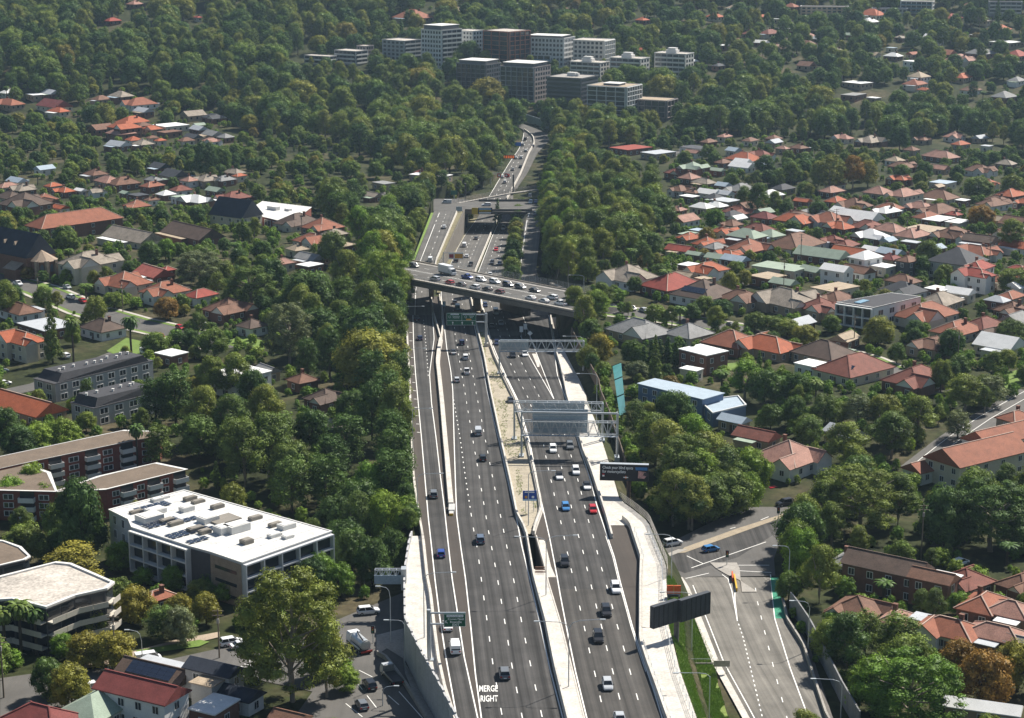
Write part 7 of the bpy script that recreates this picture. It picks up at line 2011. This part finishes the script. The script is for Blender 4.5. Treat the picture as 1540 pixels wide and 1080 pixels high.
def scatter():
    rs = random.Random(21)
    cell = 5.0; Y = 240.0
    while Y < 1800:
        half = Y * .30 + 30; X = -half
        while X < half:
            x = X + rs.uniform(-2.5, 2.5); y = Y + rs.uniform(-2.5, 2.5); X += cell
            u = rs.random()
            if u > .45: continue
            xl, xr = XL(y), XR(y)
            if xl - 3.5 < x < xr + 3.0 and y < YFAR + 20: continue
            px, py, d = proj((x, y, gz(x, y)))
            if not (-70 < px < 1610 and -60 < py < 1150): continue
            dens, mix, hr, leaf, forest = None, None, None, None, False
            for nm, P, dn, mx, hh, lf in FOREST:
                if inpoly(px, py, P): dens, mix, hr, leaf, forest = dn, mx, hh, lf, True; break
            if dens is None:
                dens, mix, hr = .0115, (('round',.5),('gum',.18),('bush',.2),('weep',.08),('column',.02),('palm',.02)), (4.0,10)
                if py < 200: dens = .0105; hr = (7, 15)
                if py < 90: dens = .0095; hr = (9, 18)
            if u > dens * cell * cell: continue
            if any(inpoly(px, py, P) for P in CLEAR): continue
            q = rs.random(); kind = mix[-1][0]
            for k, w in mix:
                if q < w: kind = k; break
                q -= w
            h = rs.uniform(*hr)
            if kind == 'bush': h = rs.uniform(2.5, 5)
            c, t, H, R = PROTO[(kind, 0)]
            w = rs.uniform(.85, 1.25) * R * 2 * h / H
            if kind == 'palm': w = 5.2
            if near_house(x, y, w / 2): continue
            if not forest or nm in ('screen_wood', 'ramp_wood', 'corner_wood'):
                if (py > 160 or rs.random() < .45) and occludes(x, y, h, w / 2):
                    if rs.random() < .93 or not forest:
                        h = rs.uniform(1.8, 3.2); kind = 'bush'; w = h * 1.1
                        if occludes(x, y, h, w / 2) or near_house(x, y, w / 2): continue
            elif y > 320 and occludes(x, y, h, w / 2): continue
            add_tree(x, y, kind, h, w, None)
        Y += cell

def undergrowth():
    """garden shrubs filling the gaps"""
    rs = random.Random(77); Y = 250.0
    while Y < 900:
        half = Y * .29 + 20; X = -half
        while X < half:
            x = X + rs.uniform(-2, 2); y = Y + rs.uniform(-2, 2); X += 4.0
            if rs.random() > (.34 if Y < 620 else .22): continue
            xl, xr = XL(y), XR(y)
            if xl - 3 < x < xr + (7 if y < ypx760 else 3): continue
            px, py, d = proj((x, y, gz(x, y)))
            if not (-30 < px < 1570 and -20 < py < 1110): continue
            if any(inpoly(px, py, P) for P in CLEAR): continue
            h = rs.uniform(1.4, 4.2); w = h * rs.uniform(.9, 1.4)
            if near_house(x, y, w / 2) or occludes(x, y, h, w / 2): continue
            add_tree(x, y, 'bush', h, w, rs.choice([None, None, 'dark', 'dark', 'gum', 'mixed']))
        Y += 4.0
def spacing_prune():
    """drop scattered trees that crowd a bigger one"""
    global TREES
    grid = {}; keep = []
    for t in sorted(TREES, key=lambda t: (not t[9], -t[5])):
        X, Y = t[0], t[1]; R = PROTO[(t[3], t[4])][3] * t[5]
        ok = True; k = (int(X // 12), int(Y // 12))
        if not t[9]:
            for i in (-1, 0, 1):
                for j in (-1, 0, 1):
                    for (x, y, r) in grid.get((k[0]+i, k[1]+j), ()):
                        if (x-X)**2 + (y-Y)**2 < (.52 * (r + R))**2: ok = False
        if ok:
            keep.append(t); grid.setdefault(k, []).append((X, Y, R))
    TREES = keep
def tree_zone(px, py):
    if py < 60: return 'on the far hillside'
    if px < 600 and py < 300: return 'in the upper left woods'
    if 600 <= px < 815 and py < 310: return 'left of the far freeway'
    if 815 <= px < 1010 and py < 440: return 'right of the freeway cutting'
    if px >= 815 and py < 300: return 'in the wooded band top right'
    if px >= 1010 and py < 640: return 'in the right hand suburb'
    if px >= 870 and py < 800: return 'by the screens right of freeway'
    if px >= 1180: return 'in the bottom right gardens'
    if px >= 420 and py < 880: return 'lining the left of the freeway'
    if py >= 700: return 'around bottom left apartments'
    return 'in the left hand suburb'
TKIND = {'gum':'gum tree','tall':'tall gum tree','biggum':'broad gum tree','round':'round-headed tree','bush':'garden shrub','conifer':'pointed pine','column':'clipped conifer','weep':'feathery she-oak','palm':'palm tree'}
TCOL = {None:{'biggum':'olive green','gum':'olive green','tall':'olive green','round':'green','bush':'bright green','conifer':'dark green','column':'dark green','weep':'dark green','palm':'green'},
        'dark':'dark green','bright':'bright green','grey':'grey green','yellow':'golden yellow','olive':'yellow-green','rust':'rusty orange','gum':'olive green','mixed':'mid green'}
def place_trees():
    spacing_prune()
    info = []
    for t in TREES:
        H = PROTO[(t[3], t[4])][2] * t[6]; R = PROTO[(t[3], t[4])][3] * t[5]
        px, py, d = proj((t[0], t[1], t[2] + H * .6)); s = F / d
        vis = -10 < px < 1550 and -20 < py < 1090
        info.append((R * s * H * s * (3 if t[9] else 1) if vis else -1, t, px, py))
    info.sort(key=lambda q: -q[0])
    ind = [q for q in info[:300] if q[0] > 0]
    groups = {}
    for _, t, px, py in ind:
        col = TCOL[t[8]] if t[8] else TCOL[None][t[3]]
        big = 'small ' if PROTO[(t[3], t[4])][2] * t[6] < 6 and t[3] != 'bush' else ''
        groups.setdefault((big + col + ' ' + TKIND[t[3]], tree_zone(px, py)), []).append((px, py, t))
    for (desc, zone), L in groups.items():
        L.sort(key=lambda q: q[0])
        for i, (px, py, t) in enumerate(L):
            X, Y, Z, kind, var, sx, s_z, rot, leaf, hand = t
            c, tr, H, R = PROTO[(kind, var)]
            r = empty(TKIND[kind].replace(' ', '_').replace('-', '_'), (X, Y, Z), rot); r.scale = (sx, sx, s_z)
            cat = 'shrub' if kind == 'bush' else 'tree'
            lab = desc if len(L) == 1 else '%s, %s from left of these' % (desc, ordw(i))
            tag(r, lab + ' ' + zone, cat, {'shrub':'garden shrubs'}.get(cat, 'trees'))
            oc = obj('crown', c, r); obj('trunk', tr, r)
            if leaf: oc.material_slots[0].link = 'OBJECT'; oc.material_slots[0].material = LM[leaf]
    rest = [q[1] for q in info[300:]] + [q[1] for q in info[:300] if q[0] <= 0]
    # the rest: one mass of instanced trees
    keys = sorted(PROTO.keys())
    bykey = {k: i for i, k in enumerate(keys)}
    me = bpy.data.meshes.new('distant_trees'); me.from_pydata([(t[0], t[1], t[2]) for t in rest], [], [])
    a1 = me.attributes.new('pidx', 'INT', 'POINT'); a1.data.foreach_set('value', [bykey[(t[3], t[4])] for t in rest])
    a2 = me.attributes.new('pscale', 'FLOAT_VECTOR', 'POINT'); a2.data.foreach_set('vector', [c for t in rest for c in (t[5], t[5], t[6])])
    a3 = me.attributes.new('prot', 'FLOAT_VECTOR', 'POINT'); a3.data.foreach_set('vector', [c for t in rest for c in (0, 0, t[7])])
    o = obj('distant_trees', me); tag(o, 'mass of smaller and more distant trees covering the suburbs and hills', 'trees', kind='stuff')
    ng = bpy.data.node_groups.new('tree_instances', 'GeometryNodeTree')
    ng.interface.new_socket('Geometry', in_out='INPUT', socket_type='NodeSocketGeometry'); ng.interface.new_socket('Geometry', in_out='OUTPUT', socket_type='NodeSocketGeometry')
    gi = ng.nodes.new('NodeGroupInput'); go = ng.nodes.new('NodeGroupOutput')
    pc = bpy.data.collections.new('tree_kinds')
    join = ng.nodes.new('GeometryNodeJoinGeometry')
    for k in reversed(keys):
        c, tr, H, R = PROTO[k]
        # one mesh holding crown and trunk
        bm = bmesh.new(); bm.from_mesh(c); n0 = len(bm.faces); bm.from_mesh(tr)
        bm.faces.ensure_lookup_table()
        for f in bm.faces[n0:]: f.material_index = 1
        m2 = bpy.data.meshes.new('tree_' + k[0]); bm.to_mesh(m2); bm.free()
        m2.materials.append(c.materials[0]); m2.materials.append(tr.materials[0])
        po = bpy.data.objects.new('tree_' + k[0], m2)
        oi = ng.nodes.new('GeometryNodeObjectInfo'); oi.inputs['Object'].default_value = po; oi.inputs['As Instance'].default_value = True
        ng.links.new(oi.outputs['Geometry'], join.inputs[0])
    iop = ng.nodes.new('GeometryNodeInstanceOnPoints')
    iop.inputs['Pick Instance'].default_value = True
    def attr(nm, ty):
        n = ng.nodes.new('GeometryNodeInputNamedAttribute'); n.data_type = ty; n.inputs['Name'].default_value = nm; return n.outputs['Attribute']
    ng.links.new(gi.outputs[0], iop.inputs['Points']); ng.links.new(join.outputs[0], iop.inputs['Instance'])
    ng.links.new(attr('pidx', 'INT'), iop.inputs['Instance Index'])
    er = ng.nodes.new('FunctionNodeEulerToRotation'); ng.links.new(attr('prot', 'FLOAT_VECTOR'), er.inputs[0]); ng.links.new(er.outputs[0], iop.inputs['Rotation'])
    ng.links.new(attr('pscale', 'FLOAT_VECTOR'), iop.inputs['Scale'])
    ng.links.new(iop.outputs[0], go.inputs[0])
    md = o.modifiers.new('instances', 'NODES'); md.node_group = ng
    print('TREES individual', len(ind), 'rest', len(rest))
# trees one can pick out in the photograph: x, y of the trunk's foot, kind, height m, crown width m, leaf
HT = '''440 1056 biggum 25.5 22 gum|395 1020 gum 15 13 gum|492 1050 gum 15 11 gum|125 846 round 20 13 dark|40 852 round 10 13 gum|112 884 weep 10 15 olive|205 938 round 8 10 olive|272 970 round 8 8 grey|110 1068 round 9 9 olive|75 1050 round 8 8 dark|170 1006 round 7.5 10 olive|130 1000 round 6.5 9 olive|32 987 palm 12 6 -|55 985 palm 10.5 6 -|8 990 palm 11 6 -|245 960 weep 7 9 dark|180 925 weep 8 9 gum|300 880 bush 5 6 bright|330 905 bush 4 5 bright|260 890 round 6 6 bright
1370 1104 biggum 15 19 bright|1318 1075 round 11 12 bright|1480 1062 round 11 12 rust|1440 1030 round 9 9 rust|1530 1040 round 10 10 olive|1272 1012 gum 12 11 dark|1350 1002 weep 11 11 gum|1300 985 weep 9 9 gum|1205 872 round 12 10 bright|1232 908 gum 13 10 gum|1290 805 biggum 17 21 gum|1240 800 gum 13 12 gum|1420 825 round 15 16 dark|1490 830 biggum 17 21 dark|1545 820 round 15 14 dark|1350 790 gum 13 13 gum|1305 880 bush 4 5 bright|1330 905 palm 5 5 -|1270 900 bush 5 6 bright|1345 895 round 7 6 dark|1440 925 round 5 6 bright|1465 885 bush 5 8 bright
1030 752 biggum 17 19 gum|1050 760 gum 15 15 bright|1090 752 gum 14 14 gum|1130 742 round 12 12 bright|985 700 gum 14 14 gum|1040 798 gum 14 11 gum|1025 780 gum 13 9 gum|950 690 bush 4 5 dark|902 548 round 10 10 olive|880 552 round 7 7 gum|985 577 conifer 15 6 -|968 556 column 8 4 -|980 553 column 9 4 -|992 552 column 9 4 -|1004 550 column 9.5 4 -|1016 552 column 8.5 4 -|1028 551 column 8 4 -|1042 551 column 8 4 -|
580 470 biggum 22 20 bright|555 500 gum 18 15 gum|600 425 gum 20 15 bright|610 470 gum 16 11 gum|560 420 gum 19 16 bright|520 440 gum 16 14 gum|540 370 gum 17 16 bright|585 345 gum 16 15 bright|620 330 round 14 13 dark|640 308 round 13 12 dark|500 400 round 14 13 gum|435 547 biggum 20 18 grey|470 520 gum 18 14 gum|378 466 biggum 16 20 dark|410 440 round 13 14 dark|300 432 biggum 14 22 grey|335 430 round 10 12 gum|225 400 round 10 11 dark|250 392 round 9 10 bright|195 415 round 6 7 olive|222 418 round 5 6 olive
80 546 conifer 22 8 -|111 553 palm 17 6 -|198 537 palm 14 6.5 -|207 702 palm 12 5 -|172 464 round 6 9 yellow|20 416 round 5 7 yellow|42 420 round 5 7 yellow|64 424 round 4.5 6 yellow|318 499 round 3.5 5 yellow|352 507 round 3 3.5 yellow|278 474 round 4 5 yellow|5 406 round 5 6 yellow|250 480 round 8 10 rust|275 470 round 7 7 dark|130 450 palm 6 6 -|100 428 round 6 6 dark|110 520 round 7 7 bright|270 525 weep 6 7 bright|285 520 weep 6 6 bright|10 480 gum 14 13 gum
265 640 weep 16 14 dark|235 640 weep 14 12 dark|350 660 weep 12 13 dark|300 690 round 12 13 dark|360 700 round 13 14 dark|420 690 weep 13 13 dark|440 740 round 13 14 dark|490 760 weep 13 13 dark|520 700 weep 14 13 dark|540 800 round 13 13 dark|580 820 round 13 12 bright|560 770 round 13 12 bright|590 760 weep 14 12 dark|590 700 weep 15 12 dark|580 640 weep 16 13 dark|560 600 weep 15 13 dark|600 590 weep 13 10 dark|530 650 round 12 12 dark|470 680 round 12 12 dark|400 640 gum 12 11 gum|355 600 gum 14 13 gum|320 600 gum 13 11 gum|380 610 round 11 11 dark|560 880 round 11 10 dark|530 860 round 10 10 dark|590 860 round 10 9 dark|510 900 round 8 8 bright|480 1020 round 8 7 bright|500 1000 bush 6 6 bright|520 1012 bush 3 4 bright|520 1040 round 5 6 bright|30 690 round 9 12 dark|60 680 round 8 10 bright|10 660 round 9 10 dark|95 672 round 8 10 bright|130 650 round 6 7 bright|50 750 round 9 10 bright
1075 347 round 10 11 bright|992 345 round 16 18 dark|1140 326 gum 16 14 dark|1118 316 gum 12 11 dark|1165 322 gum 11 10 dark|1230 331 round 9 11 bright|1285 332 round 7 9 olive|1395 399 round 10 12 dark|1190 351 round 6 10 gum|1062 374 round 9 9 dark|1338 320 round 8 9 gum|1355 275 round 10 12 bright|1390 268 round 9 11 gum|1100 285 round 9 10 gum|1150 262 round 11 13 gum|1190 280 gum 13 13 gum|1030 250 round 9 11 olive|1065 240 round 9 12 gum|1440 270 round 8 9 bright|1455 262 conifer 10 6 -|958 572 round 6 9 grey|952 598 bush 4 6 dark|966 594 bush 4 6 gum|950 548 round 8 8 dark|962 552 round 7 7 gum|908 572 round 6 6 dark|912 604 bush 4 6 bright|916 632 bush 4 5 dark|900 545 round 8 9 gum|890 560 round 6 6 gum|866 482 gum 12 10 gum|880 500 gum 13 11 gum|898 488 gum 12 11 bright|860 468 gum 9 8 gum|1120 430 round 6 7 bright|1330 455 round 5 6 gum|1245 452 bush 4 6 bright|1420 425 round 7 8 bright|1385 415 round 8 9 gum|1300 440 round 5 6 bright|1480 30 conifer 20 9 -|1500 32 conifer 18 9 -|1460 40 round 16 16 dark|1290 70 gum 17 17 gum|1330 62 gum 17 17 dark|1180 90 gum 15 15 dark|1400 75 gum 15 15 gum|1250 100 gum 15 15 gum|1110 90 gum 15 16 dark|1060 75 gum 14 14 gum|1500 110 gum 14 15 gum|1430 130 gum 14 15 dark
1248 288 biggum 19 19 gum|1282 285 gum 18 15 rust|1230 285 gum 15 13 gum|1305 282 weep 15 12 olive|310 268 round 20 17 dark|335 262 round 15 12 dark|705 104 round 21 24 dark|730 108 gum 16 15 gum|690 108 round 14 14 dark|565 105 gum 15 13 gum|890 485 gum 11 12 gum|872 478 gum 9 9 gum|905 470 gum 11 11 gum|930 455 bush 5 8 gum|612 445 gum 11 8 gum|1000 440 palm 9 6 -|955 440 round 6 7 olive|1060 475 round 7 9 olive|1085 480 round 7 9 olive|1040 482 round 6 8 gum|1135 500 round 7 10 gum|1160 505 round 7 11 gum|1185 508 round 6.5 10 gum|1210 520 round 7 10 olive|1095 372 palm 6 5 -|1160 530 round 7 8 bright|1250 500 round 6 8 olive|1320 510 round 6 7 gum|1375 520 round 6 7 olive|1340 455 bush 4 6 bright|1430 540 round 10 10 dark|1415 590 round 10 8 gum|1440 570 round 8 9 dark|1450 620 gum 11 14 gum|1490 610 weep 9 11 grey|1440 660 weep 8 9 grey|1380 660 gum 12 13 gum|1340 690 gum 13 16 gum|1120 600 gum 12 14 bright|1150 610 round 11 12 dark|1085 590 palm 7 6 -|1175 600 palm 7 6 -|1195 610 round 10 11 dark|1240 640 round 9 11 dark|1290 640 weep 9 10 grey|1330 640 round 9 12 gum|1215 660 round 7 9 dark|1170 700 palm 4 4 -|1270 700 gum 12 14 gum|1520 520 round 9 12 gum|1525 440 round 9 14 gum|1470 300 round 12 18 gum|1475 345 round 11 14 rust|1520 300 round 13 14 gum|1520 380 gum 14 16 gum|1380 470 round 6 7 gum'''
def hand_trees():
    for row in HT.replace('\n', '|').split('|'):
        q = row.split()
        if len(q) < 6: continue
        g = gp(float(q[0]), float(q[1]))
        add_tree(g.x, g.y, q[2], float(q[3]), float(q[4]), None if q[5] == '-' else q[5], True)
    r = random.Random(4)
    for y in range(322, 436, 9):       # trees on the planted bank between carriageway and entry ramp
        x = (xat(G1, y) + xat(G2, y)) / 2 + r.uniform(-2, 2); g = hit(x, y, 3)
        add_tree(g.x, g.y, 'round' if r.random() < .7 else 'gum', r.uniform(7, 10.5), r.uniform(7.5, 10), r.choice(['gum', 'bright', None]), True, dz=3.0)
    for x, y in ((748, 318), (690, 306), (705, 300), (776, 300)):
        g = hit(x, y + 3, 10); add_tree(g.x, g.y + (12 if x > 740 else 4), 'conifer' if x == 748 else 'round', 12 if x == 748 else 5, 6, 'gum', True, dz=4 if x in (748, 776) else 0)
    Y = ypx(440)
    while Y < ypx(195):                 # gums crowding the right edge of the entry ramp and far lanes
        for k in range(2):
            X = XR(Y) + r.uniform(1, 5) + k * 7; add_tree(X, Y + r.uniform(-3, 3), r.choice(['gum', 'gum', 'round', 'tall']), r.uniform(12, 18), r.uniform(10, 14), r.choice(['gum', 'gum', 'bright', 'mixed']), True)
        Y += 11 if Y < ypx(300) else 13
    for x, y in ((700,284),(716,280),(688,293),(726,270),(737,262),(744,254),(752,245),(759,236),(766,226),(772,214),(640,292),(664,290),(675,283),(706,272),(650,282)):
        g = gp(x, y); add_tree(g.x, g.y, r.choice(['gum', 'round', 'weep']), r.uniform(9, 14), r.uniform(9, 13), r.choice(['gum', 'dark', 'bright', 'olive']), True)
    for y in range(330, 425, 12):       # left bank of the exit ramp
        g = gp(xat(LW[-3:] + [(653,317)], y) - r.uniform(12, 20), y); add_tree(g.x, g.y, r.choice(['gum', 'round']), r.uniform(8, 13), r.uniform(8, 11), r.choice(['gum', 'bright', 'dark']), True)
    for x, y, k, h, w, c in ((1012,792,'gum',14,13,'gum'),(1035,797,'gum',13,13,'dark'),(1065,787,'round',12,14,'dark'),(1095,777,'round',12,14,'dark'),(1122,769,'round',10,10,'bright'),(1030,766,'gum',15,15,'gum'),(1065,740,'gum',16,16,'gum'),(1000,715,'gum',15,16,'gum'),(1040,700,'gum',14,15,'bright'),(955,660,'gum',11,10,'gum'),(320,895,'round',6,7,'bright'),(345,905,'round',5,6,'bright'),(300,905,'round',5,6,'gum'),(470,900,'round',9,9,'dark'),(520,850,'round',11,11,'dark'),(505,820,'round',12,11,'dark'),(480,880,'round',8,8,'bright'),(240,905,'bush',4,5,'bright'),(215,880,'bush',4,6,'bright'),(180,860,'round',7,8,'bright'),(195,850,'round',6,7,'gum'),(410,930,'bush',5,6,'bright'),(380,940,'round',6,6,'dark'),(270,935,'round',6,7,'olive'),(310,940,'round',7,7,'olive'),(60,960,'round',6,7,'bright'),(95,990,'round',5,6,'bright'),(140,960,'round',7,8,'gum'),(20,1005,'bush',4,5,'bright'),(240,700,'weep',11,10,'dark'),(120,765,'round',8,8,'dark'),(20,770,'round',9,10,'bright'),(70,775,'round',8,9,'bright')):
        g = gp(x, y); add_tree(g.x, g.y, k, h, w, c, True)
    # understorey along the freeway edges
    for y in range(480, 800, 7):
        for s in (0,):
            g = gp(xat(LW, y) - r.uniform(8, 22), y); add_tree(g.x, g.y, r.choice(['bush', 'round']), r.uniform(3, 6), r.uniform(4, 6), r.choice(['dark', 'gum', None]), False)
    for y in range(520, 780, 8):
        g = gp(xat(PR, y) + r.uniform(24, 40), y); add_tree(g.x, g.y, 'bush', r.uniform(2.5, 5), r.uniform(3.5, 6), r.choice(['dark', 'bright', None]), False)
hand_trees()
scatter()
undergrowth()
place_trees()
# ------------------------------------------------------------------ haze
hz = MB().box(-2600, 2600, -60, 2600, -60, 200).build('haze', mat('haze_tmp', (1, 1, 1), var=0))
hm = bpy.data.materials.new('haze'); hm.use_nodes = True
nt = hm.node_tree; nt.nodes.clear()
ho = nt.nodes.new('ShaderNodeOutputMaterial'); pv = nt.nodes.new('ShaderNodeVolumePrincipled')
pv.inputs['Color'].default_value = (.56, .78, 1.0, 1); pv.inputs['Density'].default_value = 0.00005; pv.inputs['Anisotropy'].default_value = 0.3
nt.links.new(pv.outputs[0], ho.inputs['Volume'])
hz.data.materials.clear(); hz.data.materials.append(hm)
tag(hz, kind='stuff')
